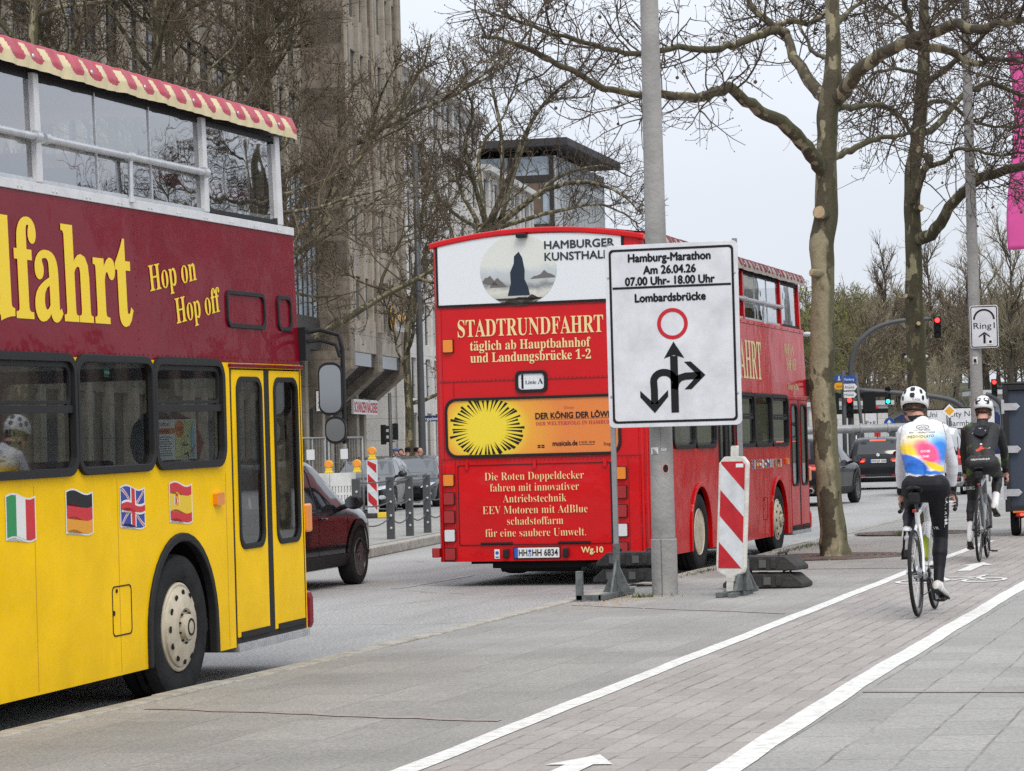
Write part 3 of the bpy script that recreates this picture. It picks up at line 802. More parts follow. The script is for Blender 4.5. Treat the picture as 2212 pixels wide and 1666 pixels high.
# ---- the two plane trees on the pavement: trunk and limbs follow the photograph, depths are spread around the trunk
def smooth_pts(pts, rad, n=4):
    """Catmull-Rom through the given joints"""
    P = [pts[0]] + pts + [pts[-1]]; Rr_ = [rad[0]] + rad + [rad[-1]]; o, q = [], []
    for i in range(1, len(P) - 2):
        for k in range(n):
            t = k / n; a, b, c, d = P[i - 1], P[i], P[i + 1], P[i + 2]
            o.append(.5 * ((2 * b) + (c - a) * t + (2 * a - 5 * b + 4 * c - d) * t * t + (3 * b - a - 3 * c + d) * t ** 3)); q.append(Rr_[i] + (Rr_[i + 1] - Rr_[i]) * t)
    o.append(P[-2]); q.append(Rr_[-2]); return o, q
def rough_tube(r, mb, pts, rad, n, mi=0, amp=.07, caps=True):
    """tube with lumps, so that a trunk is not turned on a lathe"""
    k0 = len(mb.v); mb.tube(pts, rad, n, mi, caps)
    ph = [r.uniform(0, 6.28) for _ in range(4)]
    for i in range(len(pts)):
        c = pts[i]
        for k in range(n):
            v = Vector(mb.v[k0 + i * n + k]); a = 2 * math.pi * k / n
            s = 1 + amp * (math.sin(2 * a + ph[0] + i * .33) * .6 + math.sin(3 * a + ph[1] - i * .7) * .45 + math.sin(a + ph[2] + i * 1.1) * .4)
            mb.v[k0 + i * n + k] = tuple(c + (v - c) * s)
def photo_tree(name, label, base, trunk, limbs, seed, mb_mats, D, cuts=(), knots=(), twig=(1.25, .0135, 9), den=.85, group=None):
    """trunk: (x, y, radius); limbs: list of (list of (x, y, depth offset), r0, r1, number of shoots)"""
    r = random.Random(seed)
    t = thing(name, label, 'tree', base, group=group)
    def W(x, y, dz=0): return onD(x, y, D + dz) - Vector(base)
    tp = [W(x, y) for x, y, _ in trunk]; tr = [q for _, _, q in trunk]
    P, Q = smooth_pts(tp, tr, 5)
    mb = MB(); rough_tube(r, mb, P, Q, 18, 0, .075)
    for x, y, s, dz in knots: mb.ball(W(x, y, dz), s, 10, 0, (1, 1, 1.15))
    trunk_o = mb.build('trunk', mb_mats[0], t, smooth=True)
    for x, y, s, nx in cuts:
        c = W(x, y, -.16); d = (Vector((0, 0, 0)) - Vector(base)); d.z = 0; d = (d.normalized() + Vector((nx, 0, .15))).normalized()
        mb = MB(); mb.lathe([(s * 1.15, -.2), (s * 1.12, .0), (s, .04)], c, d, 14); k = mb.build('branch_stub', mb_mats[0], trunk_o, smooth=True, ang=40)
        mb = MB(); mb.lathe([(s * .88, .041), (s * .86, .046), (0, .047)], c, d, 14); mb.build('sawn_face', M_cut, k)
    tw = MB()
    for pts, r0, r1, ns in limbs:
        jp = [W(*p) for p in pts]; n = len(jp)
        rad = [r0 + (r1 - r0) * i / (n - 1) for i in range(n)]
        P, Q = smooth_pts(jp, rad, 4)
        P = [p + (wig(r, .012) if 0 < i < len(P) - 1 else Vector()) for i, p in enumerate(P)]
        mb = MB(); rough_tube(r, mb, P, Q, 10, 0, .09); mb.build('limb', mb_mats[1], t, smooth=True)
        twigs(r, tw, P[len(P) // 6:], twig[0], twig[1], ns, .035, 2, 0, 1, den)
    o = tw.build('twigs', [M_twig, M_seed], t, fix=False)
    return t
T1 = (-5.30, 33.33, pav_z(-5.3))
D1 = 33.5
photo_tree('plane_tree', 'tall plane tree with flaking cream bark standing between the red bus and the cyclists', T1,
    [(1806, 1206, .215), (1803, 1185, .175), (1798, 1140, .160), (1790, 1040, .158), (1781, 920, .152), (1775, 800, .15), (1777, 700, .148), (1778, 600, .147), (1775, 540, .15), (1784, 460, .14), (1785, 380, .135), (1786, 300, .13), (1789, 240, .13), (1797, 190, .125), (1800, 140, .105), (1799, 60, .09), (1798, -20, .08), (1800, -120, .06)],
    [([(1778, 375, 0), (1755, 335, -.3), (1700, 275, -.7), (1640, 240, -1.0), (1585, 195, -1.2), (1560, 190, -1.3), (1520, 212, -1.5), (1450, 205, -1.8), (1390, 207, -2.1), (1300, 188, -2.5), (1210, 140, -2.9), (1120, 95, -3.3), (1040, 80, -3.6)], .095, .018, 30),
     ([(1790, 225, 0), (1760, 190, .3), (1720, 135, .6), (1700, 80, .9), (1675, 62, 1.1), (1630, 20, 1.3), (1600, -40, 1.6)], .085, .03, 22),
     ([(1702, 70, .9), (1660, 68, .8), (1600, 92, .5), (1540, 108, .2), (1470, 102, -.2), (1400, 115, -.6), (1330, 110, -1.0), (1240, 85, -1.5), (1150, 60, -2.0), (1070, 20, -2.4)], .06, .015, 30),
     ([(1672, 60, 1.1), (1700, 48, 1.2), (1760, 45, 1.4), (1790, 20, 1.5), (1830, -20, 1.7)], .045, .02, 12),
     ([(1806, 215, 0), (1840, 170, -.4), (1900, 118, -.8), (1960, 88, -1.1), (2010, 75, -1.4), (2060, 50, -1.7), (2110, 62, -2.0), (2170, 50, -2.3), (2230, 40, -2.6)], .10, .035, 26),
     ([(1960, 95, -1.1), (2040, 108, -1.3), (2100, 138, -1.5), (2150, 130, -1.8), (2230, 135, -2.1)], .055, .025, 18),
     ([(1975, 78, -1.1), (1962, 40, -1.2), (1955, -10, -1.3), (1950, -70, -1.5)], .05, .03, 12),
     ([(1802, 340, 0), (1840, 325, .4), (1880, 305, .8), (1930, 292, 1.1), (1985, 280, 1.4), (2040, 240, 1.7)], .05, .012, 16),
     ([(1806, 230, 0), (1850, 232, .6), (1900, 225, 1.0), (1945, 250, 1.4), (1975, 300, 1.7)], .045, .012, 16),
     ([(1800, 60, 0), (1830, 30, .4), (1870, 0, .8), (1920, -30, 1.2)], .04, .015, 12),
     ([(1797, 130, 0), (1755, 110, 1.0), (1730, 60, 1.6), (1690, 10, 2.2)], .03, .01, 12)],
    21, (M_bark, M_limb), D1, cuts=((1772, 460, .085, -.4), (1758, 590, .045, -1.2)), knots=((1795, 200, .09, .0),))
T2 = (-5.31, 41.58, pav_z(-5.31))
photo_tree('plane_tree', 'darker mossy plane tree rising behind the rider in the white jersey', T2,
    [(1992, 1155, .20), (1990, 1120, .16), (1986, 1000, .145), (1982, 850, .14), (1977, 720, .138), (1974, 600, .135), (1973, 510, .13), (1970, 440, .12), (1972, 370, .115), (1982, 300, .11), (1990, 220, .105), (1995, 130, .09), (1996, 60, .08), (1995, -40, .065)],
    [([(1975, 520, 0), (2010, 505, -.3), (2050, 450, -.6), (2100, 400, -.9), (2120, 385, -1.0), (2160, 372, -1.2), (2240, 350, -1.6)], .10, .06, 14),
     ([(1972, 440, 0), (1985, 400, -.6), (1996, 365, -.9), (2010, 345, -1.1), (1995, 335, -1.0)], .06, .045, 2),
     ([(2000, 362, -1.0), (2050, 345, -1.2), (2060, 325, -1.3), (2100, 325, -1.5), (2160, 335, -1.8), (2230, 325, -2.1)], .04, .016, 18),
     ([(1985, 290, 0), (2020, 275, .5), (2070, 215, 1.0), (2110, 190, 1.4), (2150, 185, 1.8), (2230, 215, 2.3)], .06, .03, 22),
     ([(1984, 300, 0), (1960, 275, .4), (1930, 240, .8), (1880, 225, 1.2), (1840, 240, 1.6)], .035, .012, 18),
     ([(1994, 190, 0), (2040, 150, -.6), (2090, 110, -1.0), (2140, 60, -1.5), (2200, 20, -2.0)], .055, .02, 26),
     ([(1996, 120, 0), (1970, 70, .6), (1930, 30, 1.2), (1880, 5, 1.8)], .045, .015, 20),
     ([(1996, 60, 0), (2050, 10, .6), (2110, -30, 1.2)], .045, .015, 18),
     ([(1990, 230, 0), (2040, 220, 1.4), (2100, 260, 2.0), (2150, 275, 2.6), (2230, 270, 3.2)], .04, .015, 20),
     ([(1994, 160, 0), (1940, 150, -.8), (1890, 160, -1.4), (1850, 200, -1.9)], .035, .01, 16)],
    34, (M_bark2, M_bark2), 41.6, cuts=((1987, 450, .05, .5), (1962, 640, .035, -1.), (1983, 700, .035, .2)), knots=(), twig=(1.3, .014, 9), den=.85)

# ---- generic bare tree grown from the ground
def bare_tree(name, label, base, H, spread, seed, mats, nlimb=9, nsh=16, lev=2, trunk_r=.22, fork=.35, twig_r=.016, twig_l=.2, group=None, den=1., balls=.05, up_=.6, cat='tree'):
    r = random.Random(seed); t = thing(name, label, cat, base, group=group)
    tp = branch_pts(r, (0, 0, -.05), (0, 0, 1), H * .92, 9, .05, .12)
    tr = [trunk_r * (1.25 if i == 0 else 1) * (1 - .88 * i / 9) for i in range(10)]
    mb = MB(); P, Q = smooth_pts(tp, tr, 2); rough_tube(r, mb, P, Q, 9, 0, .06); mb.build('trunk', mats[0], t, smooth=True)
    tw = MB(); lm = MB()
    for k in range(nlimb):
        f = fork + (1 - fork) * (k / nlimb) * .9
        p, d = along(tp, f)
        a = k * 2.4 + r.uniform(-.4, .4); el = up_ + r.uniform(-.25, .3) + .5 * (k / nlimb)
        dd = Vector((math.cos(a) * math.cos(el), math.sin(a) * math.cos(el), math.sin(el)))
        L = spread * r.uniform(.75, 1.15) * (1 - .45 * (k / nlimb))
        q = branch_pts(r, p, dd, L, 8, .15, .05)
        r0 = trunk_r * (1 - f * .8) * r.uniform(.45, .62)
        lm.tube(q, [r0 * (1 - .8 * i / 8) for i in range(9)], 6, 0)
        for j in range(3):
            s, d2 = along(q, r.uniform(.25, .7)); q2 = branch_pts(r, s, side_dir(r, d2, R(r.uniform(25, 55))), L * r.uniform(.4, .65), 6, .17, .07)
            lm.tube(q2, [r0 * .45 * (1 - .8 * i / 6) for i in range(7)], 5, 0)
            twigs(r, tw, q2, spread * twig_l, twig_r, int(nsh * .6), balls, lev, 0, 1, den, bud=False)
        twigs(r, tw, q[2:], spread * twig_l, twig_r, nsh, balls, lev, 0, 1, den, bud=False)
    lm.build('limbs', mats[0], t, smooth=True)
    tw.build('twigs', [mats[1], mats[2] if len(mats) > 2 else M_seed], t, fix=False)
    return t
# ================================================================== double-decker buses
M_rubber = mat('black_rubber', (.018, .018, .019), .55)
M_black = mat('black_plastic', (.02, .02, .022), .45)
M_tyre = mat('tyre', (.022, .022, .023), .85, var=.35, vscale=8, bump=.3, bscale=40)
M_wheelpaint = mat('cream_wheel_paint', (.50, .44, .33), .5, var=.3, vscale=6)
M_dark = mat('dark_underside', (.012, .012, .012), .9)
M_alu = mat('aluminium', (.62, .63, .65), .38, metal=.75, var=.15, vscale=10)
M_whiteframe = mat('white_frame', (.62, .62, .63), .45, var=.12, vscale=9)
M_amber = mat('amber_lens', (.75, .22, .01), .25, coat=.6)
M_redlens = mat('red_lens', (.32, .008, .01), .2, coat=.6)
M_whitelens = mat('clear_lens', (.62, .62, .63), .2, coat=.6)
M_plate = mat('plate_white', (.74, .74, .72), .4)
M_blue = mat('plate_blue', (.02, .09, .42), .4)
M_ink = mat('black_ink', (.015, .015, .017), .5)
M_seat = mat('dark_red_seat', (.11, .014, .018), .7)
M_floor = mat('bus_interior', (.12, .12, .12), .7)
M_inlight = mat('bus_interior_light', (.34, .33, .31), .7)
G_bus = glass('bus_glass', (.62, .66, .64), .13)
G_upper = glass('upper_deck_glass', (.60, .63, .64), .32, .01, .12, 1.6)
G_door = glass('door_glass', (.45, .48, .48), .14)

def dented(name, col, rough=.2, wave=.22, coat=.6, dirt=.0, dirtcol=(.2, .18, .15)):
    """old bus paint: clear gloss over slightly buckled sheet metal"""
    m = bpy.data.materials.new(name); m.use_nodes = True
    n = m.node_tree; p = n.nodes['Principled BSDF']
    p.inputs['Base Color'].default_value = (*col, 1); p.inputs['Roughness'].default_value = rough + .12
    p.inputs['Specular IOR Level'].default_value = .06; p.inputs['Coat Weight'].default_value = coat; p.inputs['Coat Roughness'].default_value = .05
    t = n.nodes.new('ShaderNodeTexCoord'); src = t.outputs['Object']
    a = noise(n, src, .9, 2, .5, (1, 1, .9))
    b = noise(n, src, 5.5, 2, .5)
    h = mathn(n, 'ADD', mathn(n, 'MULTIPLY', a, 3.), mathn(n, 'MULTIPLY', b, .25))
    bu = n.nodes.new('ShaderNodeBump'); bu.inputs['Strength'].default_value = wave; bu.inputs['Distance'].default_value = .05
    _lnk(n, h, bu.inputs['Height']); _lnk(n, bu.outputs[0], p.inputs['Normal']); _lnk(n, bu.outputs[0], p.inputs['Coat Normal'])
    g = noise(n, src, 2.3, 6, .65); c = ramp(n, g, (.3, tuple(x * .86 for x in col)), (.62, col))
    if dirt:
        s = n.nodes.new('ShaderNodeSeparateXYZ'); _lnk(n, src, s.inputs[0])
        f = mathn(n, 'MULTIPLY', ramp(n, s.outputs[2], (.28, g3(1)), (.62, g3(0))), ramp(n, noise(n, src, 6, 6, .7, (1, 1, .35)), (.42, g3(0)), (.68, g3(1))))
        c = mixc(n, mathn(n, 'MULTIPLY', f, dirt), c, dirtcol)
    _lnk(n, c, p.inputs['Base Color'])
    return m

BL, BH = 9.72, 1.225     # length, half width
def tumble(z): return 0 if z < 2.17 else .045 * (z - 2.17) / 1.7
def side(s=1):
    return lambda u, v, w_: (s * (BH - tumble(v) + w_), u, v)
def window(parent, s, y0, y1, z0=1.52, z1=2.155, bar=None, gl=None, r=.1, fw_=.036, name='window'):
    """rubber-framed pane; the pane is a sub-part of its frame"""
    mb = MB(); f = side(s)
    mb.plate([rrect(y0 - fw_, y1 + fw_, z0 - fw_, z1 + fw_, r + fw_), rrect(y0 + .012, y1 - .012, z0 + .012, z1 - .012, r * .8)], .045, f, 0, -.02)
    if bar:
        mb.plate([rect(y0, y1, bar - .022, bar + .022)], .03, f, 0, -.018)
        mb.plate([rect(y0 + .03, y1 - .03, bar + .03, bar + .05)], .02, f, 0, -.018)
        mb.plate([rrect(y0 + .02, y1 - .02, bar, z1 - .015, r * .7), rrect(y0 + .045, y1 - .045, bar + .02, z1 - .045, r * .6)], .02, f, 0, -.016)
    fr = mb.build(name, M_rubber, parent, bevel=.006)
    g = MB(); g.plate([rrect(y0 + .005, y1 - .005, z0 + .005, z1 - .005, r * .9)], 0, f, 0, -.012); g.build('pane', gl or G_bus, fr)
    return fr

def bus_wheel(parent, y, s=1, rear=False, r=.462, z=.49):
    mb = MB(); x = s * (BH - .045)
    tp = [(.29, -.12), (.33, -.135), (.42, -.14), (.45, -.12), (r, -.08), (r, .08), (.45, .12), (.42, .135), (.33, .13), (.29, .115), (.275, .06), (.275, -.06)]
    mb.lathe(tp, (x - s * .1, y, z), (s, 0, 0), 48, 0, close=True)
    for k in range(2): mb.lathe([(r + .001, -.04 + k * .06), (r + .0015, -.02 + k * .06)], (x - s * .1, y, z), (s, 0, 0), 48, 0, close=True)
    t = mb.build('wheel', M_tyre, parent, smooth=True, ang=40)
    mb = MB()
    if rear:   # dished rear rim
        mb.lathe([(.28, .115), (.27, .125), (.255, .11), (.235, -.02), (.2, -.07), (.13, -.075), (.115, .02), (.09, .06), (.0, .065)], (x - s * .1, y, z), (s, 0, 0), 40)
        rim = mb.build('rim', M_wheelpaint, t, smooth=True, ang=30)
    else:
        c0 = [(.283, .10), (.28, .118), (.268, .125), (.255, .12)]
        mb.lathe(c0 + [(.25, .135), (.2, .155), (.12, .165), (.1, .15), (.085, .15), (.08, .19), (.05, .2), (0, .2)], (x - s * .1, y, z), (s, 0, 0), 48)
        rim = mb.build('rim', M_wheelpaint, t, smooth=True, ang=30)
        mb = MB()
        for k in range(12):
            a = 2 * math.pi * k / 12
            mb.plate([circ(math.cos(a) * .215, math.sin(a) * .215, .021, 12)], .004, lambda u, v, w_: (x - s * .1 + s * (.149 + w_), y + u, z + v))
        for k in range(10):
            a = 2 * math.pi * (k + .5) / 10
            mb.plate([circ(math.cos(a) * .1, math.sin(a) * .1, .008, 6)], .012, lambda u, v, w_: (x - s * .1 + s * (.158 + w_), y + u, z + v))
        mb.plate([circ(0, 0, .055, 16), circ(0, 0, .043, 16)], .004, lambda u, v, w_: (x - s * .1 + s * (.1985 + w_), y + u, z + v))
        mb.build('rim_hole', M_dark, rim)
    return t

def arch_pts(yc, r=.60, z0=.28, zc=.47, n=20, sy=.93):
    """wheel-arch outline: rises, goes over, comes down (towards smaller y)"""
    P = [(yc + r * sy, z0)]
    for i in range(n + 1):
        a = math.pi * i / n
        P.append((yc + r * sy * math.cos(a), zc + r * math.sin(a)))
    P.append((yc - r * sy, z0))
    return P
WF, WR = -2.31, -7.14
WINS = [(-2.685, -1.565), (-3.825, -2.735), (-4.965, -3.875), (-7.345, -6.245), (-8.485, -7.4)]
LWIN = [(-1.2, -.25), (-2.36, -1.3), (-3.52, -2.46), (-4.68, -3.62), (-5.84, -4.78), (-7.0, -5.94), (-8.16, -7.1)]

def bus_side_lower(parent, s, m, doors, wins, name='side_panel'):
    y0, y1 = -BL + .1, -.008
    out = [(y0, 2.17), (y0, .28)] + arch_pts(WR)[::-1] + arch_pts(WF)[::-1] + [(y1, .28), (y1, 2.17)]
    holes = [rrect(a, b, 1.52, 2.155, .09) for a, b in wins] + [rect(a, b, .3, 2.13) for a, b in doors]
    if doors:
        # the door openings reach the lower edge: cut them from the outline instead
        holes = holes[:len(wins)]
        out = [(y0, 2.17), (y0, .28)] + arch_pts(WR)[::-1]
        for a, b in sorted(doors):
            if a < WF: out += [(a, .28), (a, 2.135), (b, 2.135), (b, .28)]
        out += arch_pts(WF)[::-1]
        for a, b in sorted(doors):
            if a > WF: out += [(a, .28), (a, 2.135), (b, 2.135), (b, .28)]
        out += [(y1, .28), (y1, 2.17)]
    mb = MB(); mb.plate([out] + holes, .03, side(s), 0, -.03)
    return mb.build(name, m, parent, bevel=.004)

def arch_trim(parent, yc, s, m, wd=.05):
    mb = MB(); o = arch_pts(yc, .615); i = arch_pts(yc, .56)
    mb.plate([o + i[::-1]], .058, side(s), 0, -.037)
    a = mb.build('wheel_arch', m, parent, bevel=.008)
    mb = MB()     # inner well
    pts = arch_pts(yc, .6)
    for k in range(len(pts) - 1):
        (a0, b0), (a1, b1) = pts[k], pts[k + 1]
        mb.add([(s * (BH - .02), a0, b0), (s * (BH - .02), a1, b1), (s * (BH - .5), a1, b1), (s * (BH - .5), a0, b0)], [(0, 1, 2, 3)])
    mb.plate([pts], .01, lambda u, v, w_: (s * (BH - .5 - w_), u, v))
    mb.build('wheel_well', M_dark, a, fix=False)

def door(parent, s, y0, y1, m, gl):
    """two-leaf folding door with a black centre gasket"""
    ym = (y0 + y1) / 2; lo = .33
    f = side(s)
    mb = MB()
    mb.plate([rect(y0, y1, .29, 2.15), rect(y0 + .035, y1 - .03, .34, 2.135)], .02, f, 0, -.022)
    mb.plate([rect(ym - .05, ym + .05, lo, 2.13)], .02, f, 0, -.02)
    fr = mb.build('door_frame', M_rubber, parent, bevel=.004)
    for a, b in ((y0 + .04, ym - .055), (ym + .055, y1 - .035)):
        mb = MB(); wd = b - a
        hole = rrect(a + wd * .14, b - wd * .12, .94, 2.06, .09)
        mb.plate([rect(a, b, lo + .01, 2.125), hole], .02, f, 0, -.018)
        d = mb.build('door', m, parent, bevel=.004)
        g = MB(); g.plate([rrect(a + wd * .14 - .02, b - wd * .12 + .02, .92, 2.08, .1), rrect(a + wd * .14 + .015, b - wd * .12 - .015, .955, 2.045, .08)], .018, f, 0, -.006)
        gk = g.build('door_window', M_rubber, d, bevel=.004)
        g = MB(); g.plate([hole], 0, f, 0, -.008); g.build('pane', gl, gk)
        g = MB(); g.plate([rect(a + .05, b - .02, .335, .375)], .012, f, 0, -.002); g.build('door_brush', M_rubber, d)
    # chequer-plate step and the dark stairwell behind the leaves
    mb = MB(); mb.box(s * (BH - .3), s * (BH + .012), y0 + .02, y1 + .02, .245, .30)
    for k in range(34):
        yy = y0 + .05 + (y1 - y0 - .05) * k / 34
        mb.box(s * (BH + .011), s * (BH + .017), yy, yy + .014, .252, .295)
    mb.build('step', M_alu, parent)
    mb = MB(); yy = y0 + .28
    mb.tube([(s * (BH - .12), yy, .4), (s * (BH - .12), yy, 2.1)], .02, 10)
    mb.build('grab_pole', M_alu, parent, smooth=True)

def awning(parent, s, cols, z0=3.775, ztop=3.93, pitch=.2625, slant=-.085, seed=1, zc=4.02, front=0.0):
    """striped canvas roof: lapped over the edge, tongues of red on cream"""
    r_ = random.Random(seed); mb = MB()
    # canopy cross section from the right edge over the roof to the left edge
    prof = []
    NR = 26
    for i in range(NR):
        t = i / (NR - 1); prof.append((BH + .035 - .075 * max(0, t - .45) ** 1.2, z0 + (ztop - z0) * t))
    top = []
    for i in range(1, 12):
        a = i / 12; top.append((BH * (1 - 2 * a), ztop + (zc - ztop) * math.sin(math.pi * a)))
    sec = prof + top + [(-x, z) for x, z in prof[::-1]]
    y0, y1 = -BL + .55, front - .05
    N = int((y1 - y0) / .0125)
    K = len(sec); sag = [r_.uniform(0, 6.28) for _ in range(6)]
    for i in range(N + 1):
        y = y0 + (y1 - y0) * i / N
        rip = .005 * math.sin(y * 8.1 + sag[0]) + .004 * math.sin(y * 19 + sag[1]) + .004 * math.sin(y * 41 + sag[2])
        low = .003 * math.sin(y * 3.2 + sag[3]) + .003 * math.sin(y * 11 + sag[4])
        pinch = .012 * max(0, math.cos(2 * math.pi * y / .79)) ** 8
        for k, (x, z) in enumerate(sec):
            e = 1 if k < NR or k >= K - NR else 0
            tt = (k if k < NR else K - 1 - k) / (NR - 1) if e else 1
            sx = 1 if x > 0 else -1
            mb.v.append((x + sx * e * ((rip - pinch) * (1 - .3 * tt)), y, z + e * low * (1 - tt) + (0 if e else .008 * math.sin(y * 5 + k))))
    for i in range(N):
        y = y0 + (y1 - y0) * (i + .5) / N
        for k in range(K - 1):
            kk = k if k < NR else K - 2 - k
            red = 1
            if kk < NR - 1 and (k < NR or k > K - NR - 1):
                t = (kk + .5) / (NR - 1)
                u = ((y + slant * (1 - t)) / pitch) % 1.0
                hw = .335 * (1 if t > .46 else math.sqrt(max(0, 1 - ((.46 - t) / .24) ** 2)) if t > .22 else 0) * (1 if t < .88 else 2)
                red = 1 if abs(u - .5) < hw else 0
            a = i * K + k
            mb.f.append((a, a + 1, a + K + 1, a + K)); mb.m.append(red)
    o = mb.build('awning', cols, parent, smooth=True, fix=False)
    mb = MB()
    for k in range(12):
        y = -.4 - k * .79
        if y < y0: break
        mb.ball((s * (BH + .034), y, z0 + .075), .014, 8, 0, (.5, 1, 1))
    mb.build('awning_stud', M_alu, o, smooth=True)
    return o

def mirror_arm(parent, s):
    x0 = s * (BH - .05)
    mb = MB()
    mb.tube([(x0, .02, 2.34), (x0 + s * .04, .06, 2.40), (x0 + s * .17, .10, 2.42), (x0 + s * .30, .12, 2.38), (x0 + s * .325, .12, 2.28), (x0 + s * .325, .12, 1.60)], .017, 8)
    mb.tube([(x0, .02, 2.28), (x0 + s * .05, .06, 2.335), (x0 + s * .17, .10, 2.345), (x0 + s * .28, .11, 2.31), (x0 + s * .31, .11, 2.22)], .015, 8)
    mb.box(min(x0, x0 + s * .09), max(x0, x0 + s * .09), .0, .1, 2.2, 2.44)
    a = mb.build('mirror_arm', M_black, parent, smooth=True, ang=40)
    for z0, z1, wd, ox in ((1.805, 2.185, .115, .25), (1.60, 1.80, .10, .28)):
        mb = MB(); cx, cy = x0 + s * ox, .05
        rot = lambda u, v, w_: (cx + s * u * .98 + s * w_ * .2, cy + u * .2 - w_ * .98, v)
        mb.plate([rrect(-wd * .75, wd * .75, z0, z1, .07)], .07, lambda u, v, w_: rot(u, v, w_ - .07))
        h = mb.build('mirror', M_black, a, bevel=.015)
        mb = MB(); mb.plate([rrect(-wd * .66, wd * .66, z0 + .02, z1 - .02, .06)], .002, lambda u, v, w_: rot(u, v, w_ + .0035))
        mb.build('mirror_glass', MATS.get('mirror_silver') or mat('mirror_silver', (.34, .35, .36), .06, metal=1.), h)

SEAM = {}
def make_bus(name, label, loc, rz, rx, body, upper, bandm, postm, canvas, mid_door, door_m, seed=1):
    t = thing(name, label, 'bus', loc, rz, rx)
    seam_m = mat('seam_' + name, (.50, .29, .004) if name[0] == 'y' else (.12, .004, .007), .6)
    # lower body
    doors = [(-1.40, -.012)] + ([(-6.08, -5.06)] if mid_door else [])
    wins = WINS if mid_door else WINS[:3] + [(-6.105, -5.015)] + WINS[3:]
    bus_side_lower(t, 1, body, doors, wins)
    bus_side_lower(t, -1, body, [], LWIN)
    for a, b in wins:
        i = wins.index((a, b)); window(t, 1, a, b, bar=1.87 if i in (0, 2) else None)
    for a, b in LWIN: window(t, -1, a, b)
    door(t, 1, -1.40, -.015, door_m, G_door)
    if mid_door: door(t, 1, -6.08, -5.06, M_black, G_door)
    for s in (1, -1):
        for yc in (WF, WR): arch_trim(t, yc, s, M_rubber if name.startswith('yellow') else body)
        bus_wheel(t, WF, s); bus_wheel(t, WR, s, True)
    # upper deck side panels, white band, posts and roof rail
    for s in (1, -1):
        mb = MB(); mb.plate([rect(-BL + .1, -.03, 2.172, 3.092)], .03, side(s), 0, -.03)
        for k in range(130 if s > 0 else 0): mb.plate([circ(-.12 - k * .073, 2.2, .0055, 5)], .003, side(1))
        for y in (-2.88, -5.18):
            for k in range(16 if s > 0 else 0): mb.plate([circ(y, 2.24 + k * .054, .0055, 5)], .003, side(1))
        mb.build('upper_panel', upper, t, bevel=.004)
        mb = MB(); mb.plate([rect(-BL + .08, -.02, 3.094, 3.15)], .045, side(s), 0, -.035)
        for k in range(20):
            y = -.3 - k * .46
            for dy in (0, .05): mb.plate([circ(y - dy, 3.115, .008, 6)], .006, side(s), 0, .010)
        mb.build('window_band', bandm, t, bevel=.006)
        for y, wd in ((-.23, .09), (-1.62, .07), (-4.15, .07), (-6.68, .07), (-9.0, .09)):
            mb = MB(); mb.plate([rect(y - wd, y, 3.152, 3.78)], .045, side(s), 0, -.035); mb.build('post', postm, t, bevel=.008)
        mb = MB(); mb.plate([rect(-BL + .2, -.1, 3.74, 3.86)], .04, side(s), 0, -.06); mb.build('roof_rail', M_black, t)
        for y0, y1 in ((-1.62, -.31), (-4.15, -1.69), (-6.68, -4.22), (-9.0, -6.75)):
            mb = MB()
            if y1 > -1 : # bowed plastic front pane with a rounded black frame
                mb.plate([rrect(y0 + .0, y1 + .05, 3.155, 3.76, .06), rrect(y0 + .02, y1 + .01, 3.185, 3.74, .06)], .02, side(s), 0, -.02)
            else:
                mb.plate([rect(y0, y1, 3.152, 3.175)], .02, side(s), 0, -.02)
                n3 = (y1 - y0) / 3
                for k in (1, 2): mb.plate([rect(y0 + n3 * k - .006, y0 + n3 * k + .006, 3.175, 3.76)], .01, side(s), 0, -.024)
            fr = mb.build('upper_window', M_rubber if y1 > -1 else M_alu, t)
            g = MB(); g.plate([rect(y0 + .01, y1 - .0, 3.16, 3.77)], 0, side(s), 0, -.022); g.build('pane', G_upper, fr)
            if y1 < -1:
                mb = MB(); zr = 3.41
                mb.tube([(s * (BH - .012), y0 - .0, zr), (s * (BH - .012), y1, zr)], .023, 10)
                for yy in (y0, y1): mb.lathe([(.035, -.03), (.035, .03)], (s * (BH - .012), yy - (.02 if yy == y1 else -.02), zr), (0, 1, 0), 10)
                ym = (y0 + y1) / 2
                mb.tube([(s * (BH - .012), ym, zr), (s * (BH - .012), ym, 3.13)], .017, 8)
                mb.lathe([(.03, 0), (.03, .03)], (s * (BH - .012), ym, 3.13), (0, 0, 1), 10); mb.lathe([(.032, -.03), (.032, .03)], (s * (BH - .012), ym, zr), (0, 1, 0), 10)
                mb.build('hand_rail', M_alu, t, smooth=True, ang=50)
    awning(t, 1, canvas, seed=seed)
    # pale inner lining so that one does not see the outer paint through the glass
    mb = MB()
    for sd_, holes in ((-1, LWIN),): mb.plate([rect(-BL + .15, -.08, .5, 2.18)] + [rrect(a, b, 1.52, 2.155, .09) for a, b in holes], .01, side(sd_), 0, -.06)
    mb.plate([rect(-BH + .06, BH - .06, .5, 1.14)], .01, lambda u, v, w_: (u, -.06 - w_, v)); mb.build('inner_lining', M_floor, t)
    # floors, inner ceiling, underside
    mb = MB(); mb.box(-BH + .06, BH - .06, -BL + .3, -1.5, .42, .50); mb.box(-BH + .06, BH - .45, -1.5, -.1, .42, .50)
    mb.build('floor', M_floor, t)
    mb = MB(); mb.box(-BH + .05, BH - .05, -BL + .15, -.08, 2.19, 2.27); mb.build('upper_floor', M_inlight, t)
    mb = MB(); mb.box(-.95, .95, -BL + .35, -3.2, .24, .41); mb.box(-.95, .95, -3.2, -1.5, .3, .41); mb.box(-.62, .62, -BL + .1, -8.2, .2, .34); mb.build('chassis', M_dark, t)
    mb = MB()
